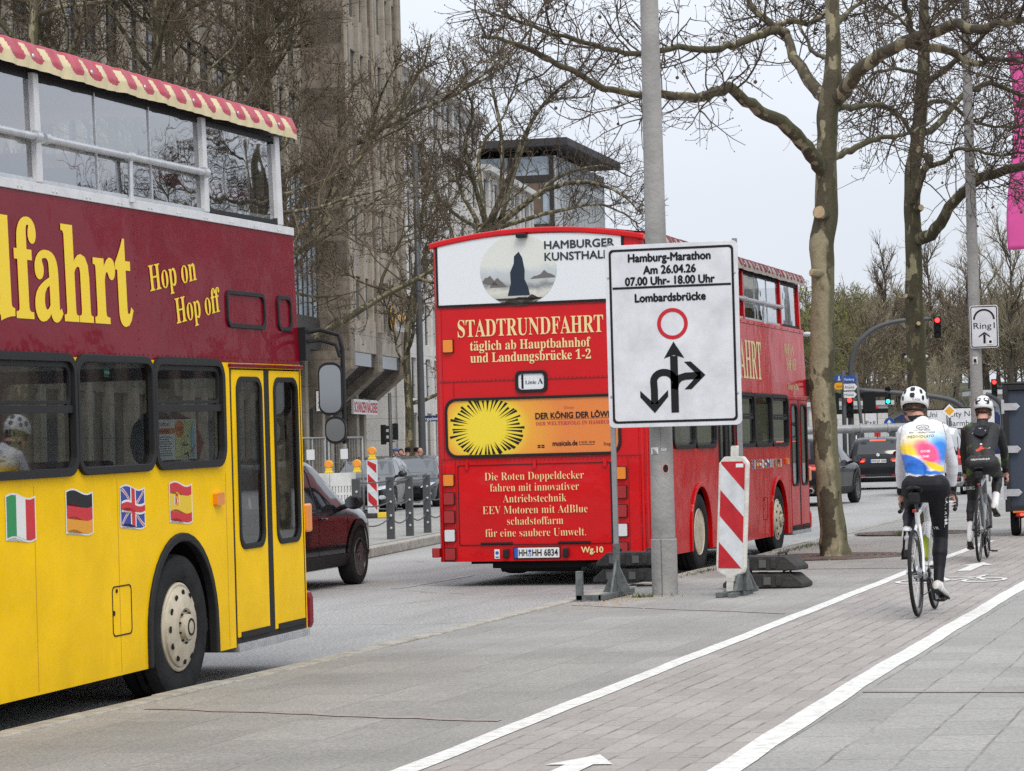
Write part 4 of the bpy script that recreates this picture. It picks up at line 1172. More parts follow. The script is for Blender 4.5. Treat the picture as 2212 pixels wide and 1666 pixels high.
    for y in (WF, WR): mb.tube([(-1, y, .44), (1, y, .44)], .07, 8)
    mb.build('axle', M_dark, t)
    # seats on both decks
    for k in range(7):
        for x in (-.75, .68):
            y = -2.6 - k * .92
            if abs(y + 5.5) < .5 and x > 0 and mid_door: continue
            mb = MB(); mb.box(x - .42, x + .42, y - .42, y, .86, .98); mb.box(x - .42, x + .42, y - .5, y - .4, .86, 1.56); mb.build('seat', M_seat, t, bevel=.03)
            if k < 6:
                mb = MB(); mb.box(x - .42, x + .42, y + .4, y + .82, 2.66, 2.76); mb.box(x - .42, x + .42, y + .32, y + .42, 2.66, 3.34); mb.build('seat', M_seat, t, bevel=.03)
    # front: lower and upper screens, corners, bumper, indicator, mirror
    fr = lambda u, v, w_: (u, -.03 + w_, v)
    mb = MB(); mb.plate([rect(-BH + .04, BH - .04, .30, 3.09), rrect(-1.1, 1.1, 1.15, 2.1, .1), rrect(-1.1, 1.1, 2.5, 3.02, .08)], .03, fr); mb.build('front_panel', upper, t)
    mb = MB(); mb.plate([rrect(-1.1, 1.1, 1.15, 2.1, .1)], 0, fr, 0, .012); mb.plate([rrect(-1.1, 1.1, 2.5, 3.02, .08)], 0, fr, 0, .012); mb.build('windscreen', G_door, t)
    mb = MB(); mb.plate([rect(-BH + .1, BH - .1, 3.15, 3.78)], 0, fr, 0, .01); mb.build('upper_windscreen', G_upper, t)
    for s in (1, -1):
        mb = MB(); pts = [(BH - .03 + .03 * math.cos(a * math.pi / 12), -.03 + .03 * math.sin(a * math.pi / 12)) for a in range(7)]
        for k in range(6):
            (a0, b0), (a1, b1) = pts[k], pts[k + 1]
            mb.add([(s * a0, b0, .28), (s * a1, b1, .28), (s * a1, b1, 2.172), (s * a0, b0, 2.172)], [(0, 1, 2, 3)], 0)
            q = lambda z: tumble(z)
            mb.add([(s * a0, b0, 2.172), (s * a1, b1, 2.172), (s * (a1 - q(3.09)), b1, 3.09), (s * (a0 - q(3.09)), b0, 3.09)], [(0, 1, 2, 3)], 1)
        mb.build('front_corner', [body, upper], t, smooth=True)
        mb = MB(); mb.box(s * (BH - .5) if s > 0 else -BH - .0, BH if s > 0 else -BH + .5, -.0, .17, .28, .56); mb.build('bumper_end', upper, t, bevel=.05)
        mb = MB(); mb.box(min(s * (BH - .16), s * (BH + .015)), max(s * (BH - .16), s * (BH + .015)), .002, .12, .98, 1.18); mb.build('indicator_lamp', M_amber, t, bevel=.015)
    mb = MB(); mb.box(-BH + .5, BH - .5, 0, .17, .28, .56); mb.build('bumper', upper, t, bevel=.05)
    mirror_arm(t, 1)
    # sheet seams and rivets of the side panels
    mb = MB()
    for y in (-1.52, -3.28, -4.42, -5.62, -6.18, -8.55): mb.plate([rect(y - .003, y + .003, .30, 1.44)], .0015, side(1))
    mb.build('panel_seam', seam_m, t, fix=False)
    # small fittings on the right side
    mb = MB(); mb.plate([rrect(-1.745, -1.615, 1.235, 1.315, .01)], .03, side(1)); mb.build('side_marker_lamp', M_amber, t, bevel=.008)
    mb = MB(); mb.plate([rrect(-3.395, -3.11, .515, .815, .035), rrect(-3.387, -3.118, .523, .807, .03)], .003, side(1)); mb.plate([circ(-3.33, .785, .012, 10)], .006, side(1)); mb.plate([circ(-3.375, .655, .016, 10)], .004, side(1)); mb.build('fuel_flap', M_rubber, t)
    return t

def wavy(y0, z0, wd, h, amp=.022):
    """flag cloth coordinates 0..1 to the bus side"""
    return lambda a, b, w_: (BH + w_, y0 + a * wd, z0 + b * h - .03 * a * h + amp * math.sin(a * 5.6 + .3) * (1 if True else 0))
def flag(parent, y0, z0, wd, h, kind, lift=.003):
    C = {'r': (.55, .012, .02), 'w': (.72, .72, .70), 'g': (.01, .24, .07), 'k': (.015, .015, .018), 'o': (.72, .30, .01), 'y': (.75, .5, .01), 'b': (.02, .045, .30), 'c': (.2, .5, .8)}
    F = wavy(y0, z0, wd, h, h * .07); keys, mb = [], MB()
    def P(poly, c, l):
        if c not in keys: keys.append(c)
        out = []
        for (a, b), (a2, b2) in zip(poly, poly[1:] + poly[:1]):
            n = max(1, int(abs(a2 - a) * 10))
            out += [(a + (a2 - a) * i / n, b + (b2 - b) * i / n) for i in range(n)]
        mb.plate([out], 0, F, keys.index(c), lift + l)
    P([(-.04, -.045), (1.04, -.045), (1.04, 1.045), (-.04, 1.045)], 'w', 0)
    if kind == 'v':  # placeholder never used
        pass
    elif len(kind) == 4 and kind[0] == '|':
        for i, c in enumerate(kind[1:]):
            for q in range(2): P([((i + q * .5) / 3, 0), ((i + q * .5 + .5) / 3, 0), ((i + q * .5 + .5) / 3, 1), ((i + q * .5) / 3, 1)], c, .0015)
    elif kind == 'es':
        P(rect(0, 1, 0, .25), 'r', .0015); P(rect(0, 1, .25, .75), 'y', .0015); P(rect(0, 1, .75, 1), 'r', .0015)
        P(circ(.3, .5, .1, 10, .14), 'o', .003); P(rect(.25, .35, .62, .7), 'r', .003); P(rect(.26, .34, .42, .56), 'w', .004); P(rect(.26, .30, .42, .56), 'r', .005); P(rect(.17, .2, .36, .64), 'w', .003); P(rect(.4, .43, .36, .64), 'w', .003)
    elif kind == 'uk':
        P(rect(0, 1, 0, 1), 'b', .0012)
        for (a, b, c_, d) in ((0, 0, 1, 1), (0, 1, 1, 0)):
            n_ = Vector((-(d - b), (c_ - a))).normalized()
            for wd_, col, l in ((.075, 'w', .0022), (.028, 'r', .0032)):
                P([(max(0, min(1, x)), max(0, min(1, y))) for x, y in ((a + n_.x * wd_, b + n_.y * wd_), (c_ + n_.x * wd_, d + n_.y * wd_), (c_ - n_.x * wd_, d - n_.y * wd_), (a - n_.x * wd_, b - n_.y * wd_))], col, l)
        P(rect(.38, .62, 0, 1), 'w', .0042); P(rect(0, 1, .36, .64), 'w', .0046); P(rect(.43, .57, 0, 1), 'r', .0056); P(rect(0, 1, .42, .58), 'r', .006)
    elif kind == 'jp':
        P(rect(0, 1, 0, 1), 'w', .0015); P(circ(.5, .5, .2, 14, .3), 'r', .003)
    elif kind == 'br':
        P(rect(0, 1, 0, 1), 'g', .0015); P([(.1, .5), (.5, .1), (.9, .5), (.5, .9)], 'y', .003); P(circ(.5, .5, .15, 12, .2), 'b', .004)
    else:
        for i, c in enumerate(kind[1:][::-1]): P(rect(0, 1, i / 3, (i + 1) / 3), c, .0015)
    cm = [mat('flag_' + k, C[k], .45) for k in keys]
    o = mb.build('flag_sticker', cm, parent, fix=False)
    return o
SIDE_U, SIDE_V = (0, 1, 0), (0, 0, 1)
def side_text(parent, s, y, z, h, w_, m, align='R', serif=True, off=0., rot=0., lift=.004, shear=0., name='lettering'):
    mb = MB()
    U = (0, math.cos(rot), math.sin(rot)); V_ = (0, -math.sin(rot), math.cos(rot))
    put_text(mb, s, (BH - tumble(z), y, z), U, V_, w_, h, align, serif, off, 0, lift, shear=shear)
    # lean with the panel
    mb.v = [(BH - tumble(p[2]) + lift, p[1], p[2]) for p in mb.v]
    return mb.build(name, m, parent, fix=False)

# ---------------------------------------------------------------- the yellow and maroon bus
P_yellow = dented('yellow_bus_paint', (.92, .56, .0003), .3, .12, .14, .25, (.40, .24, .02))
P_maroon = dented('maroon_bus_paint', (.185, .002, .013), .10, .2, .2)
C_cream = mat('cream_canvas', (.66, .56, .34), .6, var=.12, vscale=8)
C_redst = mat('red_canvas', (.46, .045, .075), .45, var=.2, vscale=8)
ybus = make_bus('yellow_bus', 'yellow double-decker with maroon upper deck, cut off by the left edge', (-7.923, 18.32, -.02), .004, .0123,
                P_yellow, P_maroon, M_whiteframe, M_whiteframe, [C_cream, C_redst], False, P_yellow, 3)
M_ylet = mat('yellow_lettering', (.86, .60, .005), .4)
side_text(ybus, 'Stadtrund', -4.585, 2.385, .545, None, M_ylet, 'R', True, .016).scale = (1, 1, 1)
side_text(ybus, 'fahrt', -2.95, 2.385, .545, 1.62, M_ylet, 'R', True, .012)
side_text(ybus, 'Hop on', -1.90, 2.70, .16, .78, M_ylet, 'R', True, .0, .135)
side_text(ybus, 'Hop off', -1.50, 2.51, .16, .78, M_ylet, 'R', True, .0, .135)
for y0, k in ((-4.77, '|gwr'), (-4.0, '-kro'), (-3.235, 'uk'), (-2.475, 'es')):
    flag(ybus, y0, 1.165, .35, .225, k)
# blind windows of the stair on the upper panel
for y0, y1 in ((-1.40, -.68), (-.435, -.15)):
    mb = MB(); mb.plate([rrect(y0, y1, 2.405, 2.655, .06), rrect(y0 + .028, y1 - .028, 2.433, 2.627, .045)], .014, side(1), 0, .0); mb.build('blind_window', M_rubber, ybus, bevel=.005)
mb = MB(); mb.plate([rect(-1.42, -.0, 2.14, 2.165)], .02, side(1)); mb.build('rain_gutter', P_maroon, ybus, bevel=.006)
# rows of rivets and little red clamps
# route map in the third window, coats and bags behind the glass
M_paper = mat('paper', (.72, .73, .72), .6); M_orange = mat('print_orange', (.62, .20, .02), .5); M_pred = mat('print_red', (.45, .03, .03), .5)
mb = MB(); X0 = BH - .035
f = lambda u, v, w_: (X0 + w_, u, v)
mb.plate([rect(-2.64, -1.93, 1.545, 1.80)], .004, f, 0)
mb.plate([rect(-2.62, -2.29, 1.71, 1.745)], .001, f, 1, .005); mb.plate([circ(-2.575, 1.772, .022, 14)], .001, f, 1, .005)
mb.plate([rect(-2.285, -1.95, 1.555, 1.79)], .001, f, 2, .005); mb.plate([circ(-2.215, 1.74, .068, 18, .055)], .001, f, 1, .007)
rr = random.Random(9)
for i in range(9):
    mb.plate([rect(-2.60 + rr.uniform(0, .03), -2.33 - rr.uniform(0, .06), 1.688 - i * .0145, 1.692 - i * .0145)], .001, f, 3, .005)
for i in range(8):
    y, z = rr.uniform(-2.2, -2.0), rr.uniform(1.57, 1.7); mb.plate([[(y, z), (y + .004, z - .004), (y + rr.uniform(.03, .1), z + rr.uniform(-.05, .06)), (y + rr.uniform(.02, .05), z + .012)]], .001, f, 4 if i % 2 else 3, .008)
mb.plate([[(-2.02, 1.56), (-1.985, 1.56), (-1.97, 1.68), (-2.0, 1.78), (-2.03, 1.72)]], .001, f, 5, .007)
rp = mb.build('route_map', [M_paper, M_orange, mat('map_yellow', (.62, .62, .33), .6), M_ink, M_pred, mat('map_blue', (.3, .5, .75), .6)], ybus)
for s, y, z, h, m in (('CLASSIC LINIE', -2.54, 1.763, .016, M_pred), ('LANDUNGSBRÜCKEN', -2.605, 1.719, .016, M_pred), ('LINIE C', -2.262, 1.73, .02, M_pred), ('C', -2.585, 1.765, .016, M_pred)):
    mb = MB(); put_text(mb, s, (X0 + .009, y, z), SIDE_U, SIDE_V, None, h, 'L', False, .02); mb.build('lettering', m, rp, fix=False)
mb = MB()
mb.ball((BH - .35, -1.85, 1.66), .22, 12, 0, (.7, 1.0, .95)); mb.build('jacket_on_hook', mat('dark_teal_cloth', (.012, .03, .045), .8, bump=.4, bscale=12), ybus, smooth=True)
mb = MB(); mb.tube([(BH - .2, -1.9, 1.84), (BH - .16, -1.72, 1.76), (BH - .15, -1.64, 1.64), (BH - .16, -1.66, 1.53)], [.02, .045, .05, .03], 8); mb.build('jacket_sleeve', mat('red_cloth', (.28, .015, .03), .8), ybus, smooth=True)
mb = MB(); mb.plate([rect(-3.35, -3.27, 2.06, 2.115)], .002, f, 0); mb.plate([rect(-3.345, -3.275, 2.08, 2.096)], .001, f, 1, .003)
mb.build('green_sticker', [mat('sticker_green', (.03, .33, .2), .5), M_paper], ybus)
M_bluelet = mat('blue_lettering', (.08, .11, .50), .5)
mb = MB()
for s, y, z in (('Greif zu', -3.92, 1.62), ('und Ge', -3.92, 1.53)):
    put_text(mb, s, (-BH + .05, y - .4, z), (0, -1, 0), (0, 0, 1), .8, .075, 'L', False, .02)
    put_text(mb, s, (-BH + .05, y + 1.0, z), (0, -1, 0), (0, 0, 1), .8, .075, 'L', False, .02)
mb.build('mirrored_lettering', M_bluelet, ybus, fix=False)
mb = MB(); xg = BH - .082; put_text(mb, 'Aufstehen während', (xg, -4.55, 3.275), (0, 1, 0), (0, 0, 1), 1.6, .085, 'L', fat=.003); put_text(mb, 'der Fahrt verboten!', (xg, -2.55, 3.29), (0, 1, 0), (0, 0, 1), 1.75, .085, 'L', fat=.003)
mb.build('warning_lettering', mat('dull_red_print', (.50, .05, .08), .6), ybus, fix=False)
# rear of the yellow bus is outside the picture: a plain closed end keeps it a real bus from any side
def plain_rear(t, body, upper):
    mb = MB(); f2 = lambda u, v, w_: (u, -BL + .1 - w_, v)
    mb.plate([rect(-BH, BH, .28, 2.17)], .03, f2, 0); mb.plate([rect(-BH, BH, 2.172, 3.09)], .03, f2, 1); mb.build('rear_panel', [body, upper], t, bevel=.02)
plain_rear(ybus, P_yellow, P_maroon)
# ---------------------------------------------------------------- the red bus
P_red = dented('red_bus_paint', (.52, .002, .004), .12, .2, .22)
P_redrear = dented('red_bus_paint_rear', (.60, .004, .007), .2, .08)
C_dred = mat('dark_red_canvas', (.20, .03, .045), .6, var=.25, vscale=8); C_grey = mat('greyed_canvas', (.42, .36, .31), .6, var=.2, vscale=8)
rbus = make_bus('red_bus', 'red double-decker seen from its rear with a white ad panel across the top', (-7.755, 38.99, 0), -.0157, 0,
                P_red, P_red, P_red, P_red, [C_grey, C_dred], True, P_red, 8)
M_cream = mat('cream_lettering', (.78, .62, .30), .45)
side_text(rbus, 'STADTRUNDF', -4.63, 2.375, .50, 3.6, M_cream, 'R', True)
side_text(rbus, 'AHRT', -3.20, 2.375, .50, 1.40, M_cream, 'R', True)
side_text(rbus, 'HOP ON', -.86, 2.745, .165, .68, M_cream, 'R', True, -.012)
side_text(rbus, 'HOP OFF', -.72, 2.545, .165, .72, M_cream, 'R', True, -.012)
side_text(rbus, 'Tickets im Bus', -.62, 2.27, .09, .80, M_cream, 'R', True, -.008)
for i, k in enumerate(('uk', '|bwr', 'es', '-rwr', 'jp', '-kwg', '-wbr', '|gwr', '|wbr', 'br', '-kro', '|rwg')):
    flag(rbus, -4.12 + i * .178, 1.21, .125, .10, k)
# rear face
RY = -BL
rf = lambda u, v, w_: (u, RY - w_, v)
def arc_top(x0, x1, n=16, z0=3.87, h=.125, half=1.26):
    return [(x0 + (x1 - x0) * i / n, z0 + h * (1 - ((x0 + (x1 - x0) * i / n) / half) ** 2)) for i in range(n + 1)]
out = [(-BH + .1, .28), (BH - .1, .28)] + arc_top(BH - .1, -BH + .1)
mb = MB(); mb.plate([out], .035, lambda u, v, w_: (u, RY + .04 - w_ , v)); mb.build('rear_panel', P_redrear, rbus, bevel=.004)
for s in (1, -1):          # rounded rear corners
    mb = MB()
    pts = [(BH - .1 + .1 * math.sin(a * math.pi / 16), RY + .1 - .1 * math.cos(a * math.pi / 16)) for a in range(9)]
    for k in range(8):
        (a0, b0), (a1, b1) = pts[k], pts[k + 1]
        mb.add([(s * a0, b0, .28), (s * a1, b1, .28), (s * (a1 - .0), b1, 3.88), (s * a0, b0, 3.885)], [(0, 1, 2, 3)])
    mb.build('rear_corner', P_redrear, rbus, smooth=True)
mb = MB(); V = []
for x, z in arc_top(-BH - .02, BH + .02, 24, 3.86, .135, 1.27): V += [(x, RY - .03, z - .065), (x, RY - .03, z), (x, RY + .9, z + .005), (x, RY + .9, z - .065)]
mb.add(V, [(4 * i + a, 4 * i + 4 + a, 4 * i + 4 + (a + 1) % 4, 4 * i + (a + 1) % 4) for i in range(24) for a in range(4)] + [(0, 1, 2, 3), (96, 99, 98, 97)])
mb.build('roof_edge', P_redrear, rbus, bevel=.015)
# seams, rivets
mb = MB()
for z in (3.125, 2.30, 1.43): mb.plate([rect(-BH + .06, BH - .06, z - .004, z + .004)], .003, rf)
for z in (3.14, 2.315, 1.405):
    for i in range(48): mb.plate([circ(-BH + .08 + i * .0495, z, .006, 6)], .004, rf)
for x in (-1.0, 1.0): mb.plate([rect(x - .003, x + .003, .3, 1.4)], .002, rf)
mb.plate([rect(-1.0, -.993, 2.3, 2.13)], .002, rf)
mb.build('panel_seam', mat('dark_red_seam', (.22, .004, .006), .5), rbus)
# white advertising panel with a round landscape picture (generic stand-in)
M_ad = mat('white_ad_panel', (.70, .72, .74), .35, coat=.3)
mb = MB(); ad = [(-1.145, 3.165), (.99, 3.165)] + arc_top(.99, -1.145, 16, 3.82, .105)
big = [(-1.17, 3.14), (1.015, 3.14)] + arc_top(1.015, -1.17, 16, 3.838, .11)
mb.plate([ad], .008, rf, 0, .002); mb.plate([big, ad[::-1]], .014, rf, 1, .001)
adp = mb.build('advert_panel', [M_ad, M_ink], rbus)
def picture_mat():
    m = bpy.data.materials.new('misty_landscape_print'); m.use_nodes = True
    n = m.node_tree; p = n.nodes['Principled BSDF']; p.inputs['Roughness'].default_value = .35
    t = n.nodes.new('ShaderNodeTexCoord'); src = t.outputs['Object']; s = n.nodes.new('ShaderNodeSeparateXYZ'); _lnk(n, src, s.inputs[0])
    nn = noise(n, src, 5, 7, .62, (1, 1, 1.6)); z = mathn(n, 'ADD', s.outputs[2], mathn(n, 'MULTIPLY', nn, .22))
    c = ramp(n, mathn(n, 'MULTIPLY', mathn(n, 'SUBTRACT', z, 3.2), 1.6), (.05, (.035, .028, .024)), (.13, (.09, .075, .06)), (.17, (.42, .42, .38)), (.30, (.62, .61, .54)), (.42, (.20, .21, .22)), (.50, (.44, .46, .46)), (.68, (.48, .52, .54)), (.80, (.64, .65, .60)))
    _lnk(n, c, p.inputs['Base Color']); return m
mb = MB(); C0, R0 = (-.20, 3.525), .445
cut = [(x, min(z, 3.905 - .10 * (x / 1.2) ** 2)) for x, z in circ(*C0, R0, 48, .40)]
mb.plate([cut], .003, rf, 0, .011); pic = mb.build('landscape_picture', picture_mat(), adp)
mb = MB()   # dark rocks and jagged ridges of the generic landscape
rk = random.Random(4)
for (x, z, wd, h) in ((-.2, 3.13, .34, .14), (-.3, 3.13, .16, .10), (-.05, 3.13, .2, .12), (-.56, 3.36, .12, .14), (-.44, 3.34, .1, .12), (.1, 3.42, .16, .10)):
    top = [(x + wd * (i / 8 - .5) * 2, z + h * (1 - abs(i / 8 - .5) * 2) * rk.uniform(.6, 1.1)) for i in range(9)]
    mb.plate([[(x + wd, z)] + [(q[0], q[1] + .004) for q in top[::-1]] + [(x - wd, z)]], 0, rf, 0 if z < 3.2 else 1, .0158 if z < 3.2 else .0155)
def clampc(v):
    x, y, z = v; dx, dz = x - C0[0], (z - C0[1]) * R0 / .40; d = math.hypot(dx, dz)
    if d > R0 - .004: k = (R0 - .004) / d; return (C0[0] + dx * k, y, C0[1] + dz * k * .40 / R0)
    return v
mb.v = [clampc(v) for v in mb.v]
mb.build('painted_rocks', [mat('rock_print', (.045, .036, .03), .5), mat('ridge_print', (.13, .12, .115), .5)], pic, fix=False)
# plain upright dark shape as a neutral stand-in for the painting's subject
mb = MB(); mb.plate([[(-.33, 3.24), (-.29, 3.38), (-.295, 3.5), (-.25, 3.60), (-.245, 3.68), (-.19, 3.73), (-.15, 3.66), (-.125, 3.52), (-.13, 3.42), (-.09, 3.33), (-.07, 3.24)]], 0, rf, 0, .0165); mb.build('painted_pillar', mat('slate_print', (.025, .035, .055), .5), pic, fix=False)
mb = MB(); put_text(mb, 'HAMBURGER', (.11, RY - .012, 3.745), (1, 0, 0), SIDE_V, .80, .085, 'L', fat=.0035); put_text(mb, 'KUNSTHALLE', (.11, RY - .012, 3.615), (1, 0, 0), SIDE_V, .80, .085, 'L', fat=.0035)
mb.build('lettering', mat('slate_lettering', (.035, .045, .055), .5), adp, fix=False)
mb = MB(); mb.box(-.2, -.08, RY - .10, RY - .0, 3.88, 3.93); mb.build('rear_camera', M_black, rbus, bevel=.012)
def rtext(s, x, z, h, w_, align='C', serif=True, off=0., m=M_cream, lift=.004, parent=None, fat=0.):
    mb = MB(); put_text(mb, s, (x, RY, z), (1, 0, 0), SIDE_V, w_, h, align, serif, off, 0, lift, fat=fat); return mb.build('lettering', m, parent or rbus, fix=False)
rtext('STADTRUNDFAHRT', -.085, 2.80, .19, 1.69)
rtext('täglich ab Hauptbahnhof', -.09, 2.645, .105, 1.40)
rtext('und Landungsbrücke 1-2', -.09, 2.51, .105, 1.40)
# small blind with the line letter
mb = MB(); mb.plate([rrect(-.27, .10, 2.155, 2.40, .06), rrect(-.235, .065, 2.19, 2.365, .04)], .02, rf); lb = mb.build('line_window', M_rubber, rbus, bevel=.006)
mb = MB(); mb.plate([rrect(-.235, .065, 2.19, 2.365, .04)], .004, rf); mb.build('line_blind', M_ad, lb)
mb = MB(); put_text(mb, 'Linie', (-.155, RY, 2.25), (1, 0, 0), SIDE_V, None, .04, 'L', True, 0, 0, .008); put_text(mb, 'A', (-.01, RY, 2.25), (1, 0, 0), SIDE_V, None, .062, 'L', True, 0, 0, .008); mb.plate([rect(-.20, -.175, 2.2, 2.36)], 0, rf, 0, .006); mb.build('lettering', M_ink, lb, fix=False)
# rear window covered by an orange theatre advert (plain sunburst instead of the mask design)
def sunset_mat():
    m = bpy.data.materials.new('orange_advert'); m.use_nodes = True
    n = m.node_tree; p = n.nodes['Principled BSDF']; p.inputs['Roughness'].default_value = .3; p.inputs['Coat Weight'].default_value = .5
    t = n.nodes.new('ShaderNodeTexCoord'); s = n.nodes.new('ShaderNodeSeparateXYZ'); _lnk(n, t.outputs['Object'], s.inputs[0])
    dx = mathn(n, 'ADD', s.outputs[0], .62); dz = mathn(n, 'MULTIPLY', mathn(n, 'ADD', s.outputs[2], -1.77), 1.25)
    d = mathn(n, 'SQRT', mathn(n, 'ADD', mathn(n, 'MULTIPLY', dx, dx), mathn(n, 'MULTIPLY', dz, dz)))
    c = ramp(n, d, (.0, (.80, .62, .02)), (.38, (.80, .60, .015)), (.52, (.78, .34, .02)), (.9, (.72, .20, .03)))
    c2 = mixc(n, mathn(n, 'MULTIPLY', ramp(n, s.outputs[2], (.0, g3(1)), (1, g3(0))), 1), c, (.7, .14, .06)); 
    _lnk(n, c, p.inputs['Base Color']); return m
mb = MB(); mb.plate([rrect(-1.105, .93, 1.445, 2.115, .13), rrect(-1.075, .90, 1.475, 2.085, .11)], .022, rf); rw = mb.build('rear_window', M_rubber, rbus, bevel=.008)
mb = MB(); mb.plate([rrect(-1.085, .91, 1.465, 2.095, .12)], .006, rf); adv = mb.build('theatre_advert', sunset_mat(), rw)
mb = MB(); rk = random.Random(11); cx, cz = -.62, 1.77
for k in range(46):      # plain black sunburst rays round an empty yellow disc
    a = 2 * math.pi * k / 46 + rk.uniform(-.03, .03); r0, r1, hw = rk.uniform(.19, .25), rk.uniform(.38, .45), rk.uniform(.03, .05)
    P = [(cx + math.cos(a - hw) * r1, cz + math.sin(a - hw) * r1 * .82), (cx + math.cos(a + hw) * r1, cz + math.sin(a + hw) * r1 * .82), (cx + math.cos(a) * r0, cz + math.sin(a) * r0 * .86)]
    P = [(max(-1.07, x), max(1.478, min(2.082, z))) for x, z in P]
    mb.plate([P], 0, rf, 0, .0075)
mb.build('sunburst_print', M_ink, adv, fix=False)
rtext('Disney', .345, 1.962, .03, .115, 'C', False, 0, mat('rust_lettering', (.50, .10, .04), .5), .009, adv)
rtext('DER KÖNIG DER LÖWEN', -.045, 1.86, .062, .93, 'L', False, 0, M_ink, .009, adv, .003)
rtext('DER WELTERFOLG IN HAMBURG', -.045, 1.785, .040, .90, 'L', True, 0, mat('crimson_lettering', (.42, .03, .06), .5), .009, adv)
rtext('musicals.de', .145, 1.555, .052, .285, 'L', False, 0, M_ink, .009, adv, .002)
rtext('0 18 05 / 44 44', .45, 1.573, .026, .18, 'L', False, .005, M_ink, .009, adv)
rtext('Stage', .73, 1.545, .035, .10, 'L', False, .0, M_ink, .009, adv)
mb = MB(); mb.plate([rect(-.05, .9, 1.848, 1.851)], 0, rf, 0, .009); mb.plate([rect(.45, .63, 1.558, 1.563)], 0, rf, 0, .009)
for k in range(4): mb.plate([rect(-.03 + (k % 2) * .045, .005 + (k % 2) * .045, 1.535 + (k // 2) * .02, 1.548 + (k // 2) * .02)], 0, rf, 0, .009)
mb.build('print_rule', M_ink, adv, fix=False)
# engine hatch
hl = [rrect(-.975, .80, .462, 1.362, .02), rrect(-.967, .792, .47, 1.354, .018)]
mb = MB(); mb.plate(hl, .004, rf); mb.plate([rect(.8, .812, .3, 1.36)], .012, rf)
for x in (-.62, .28):
    mb.plate([rect(x - .1, x + .27, .473, .493)], .02, rf)
ha = mb.build('engine_hatch', M_rubber, rbus)
mb = MB()
for x in (-.86, -.07, .74): mb.plate([rrect(x - .018, x + .018, 1.31, 1.40, .006)], .02, rf)
mb.build('hinge', P_redrear, ha, bevel=.004)
for s, z, w_ in (('Die Roten Doppeldecker', 1.185, 1.15), ('fahren mit innovativer', 1.06, 1.03), ('Antriebstechnik', .935, .735), ('EEV Motoren mit AdBlue', .81, 1.215), ('schadstoffarm', .685, .65), ('für eine saubere Umwelt.', .555, 1.165)):
    rtext(s, -.082, z, .088, w_, 'C', True, -.014, M_cream, .007, ha)
rtext('Wg.10', .565, .365, .062, .25, 'C', False, 0, fat=.003)
# number plate and its lamps
def number_plate(parent, c, wd, h, U, V_, txt):
    mb = MB(); c = Vector(c); U, V_ = Vector(U), Vector(V_); n = U.cross(V_)
    q = lambda u, v, w_: c + U * u + V_ * v + n * w_
    mb.plate([rrect(-wd / 2 - .012, wd / 2 + .012, -h / 2 - .012, h / 2 + .012, .01)], .006, q, 1)
    mb.plate([rrect(-wd / 2, wd / 2, -h / 2, h / 2, .008)], .003, q, 0, .007)
    mb.plate([rect(-wd / 2, -wd / 2 + .042, -h / 2, h / 2)], .001, q, 2, .0105)
    o = mb.build('number_plate', [M_plate, M_black, M_blue], parent)
    a, b = txt
    mb = MB(); put_text(mb, a, c + U * (-wd * .40) + V_ * (-h * .30) + n * .0115, U, V_, wd * .19, h * .62, 'L', False, .02)
    put_text(mb, b, c + U * (-wd * .10) + V_ * (-h * .30) + n * .0115, U, V_, wd * .57, h * .62, 'L', False, .02); mb.build('lettering', M_ink, o, fix=False)
    mb = MB(); mb.plate([circ(-wd * .155, h * .18, h * .16, 12), ], 0, q, 0, .0125); mb.plate([circ(-wd * .155, -h * .2, h * .17, 12), circ(-wd * .155, -h * .2, h * .1, 12)], 0, q, 0, .0125); mb.build('seal', M_blue, o, fix=False)
    return o
number_plate(rbus, (-.07, RY - .004, .372), .52, .112, (1, 0, 0), (0, 0, 1), ('HH', 'HH 6834'))
for x in (-.42, .27):
    mb = MB(); mb.box(x - .03, x + .03, RY - .07, RY, .315, .42); mb.build('plate_lamp', M_black, rbus, bevel=.015)
mb = MB(); mb.plate([rect(-.565, -.505, .31, .415)], .003, rf, 0); mb.plate([circ(-.535, .375, .02, 12)], .001, rf, 1, .004); mb.plate([rect(-.555, -.515, .32, .335)], .001, rf, 1, .004); mb.build('inspection_sticker', [M_paper, M_blue], rbus)
# lamps: left column with the high marker, right column
def lamp(x0, x1, z0, z1, m):
    mb = MB(); mb.plate([rrect(x0 - .008, x1 + .008, z0 - .008, z1 + .008, .014)], .012, rf); h_ = mb.build('lamp', M_black, rbus, bevel=.004)
    mb = MB(); mb.plate([rrect(x0, x1, z0, z1, .012)], .03, rf, 0, .004); mb.build('lens', m, h_, bevel=.008)
lamp(-1.10, -.99, 2.635, 2.775, M_amber)
for z0, z1, m in ((1.135, 1.26, M_amber), (.925, 1.055, M_redlens), (.718, .852, M_redlens), (.512, .643, M_whitelens), (.305, .432, M_redlens)):
    lamp(-1.135, -1.02, z0, z1, m)
for z0, z1, m in ((1.17, 1.30, M_amber), (.96, 1.095, M_redlens), (.752, .882, M_redlens), (.54, .675, M_whitelens), (.332, .47, M_redlens)):
    lamp(.862, .975, z0, z1, m)
mb = MB(); mb.box(-1.31, -1.22, RY + .02, RY + .1, .33, .44); mb.build('side_reflector', M_redlens, rbus, bevel=.01)
mb = MB(); mb.tube([(-.55, RY + .25, .24), (.35, RY + .25, .24)], .09, 10); mb.tube([(.35, RY + .25, .24), (.6, RY + .02, .22)], .04, 8); mb.build('exhaust', M_dark, rbus, smooth=True, ang=50)
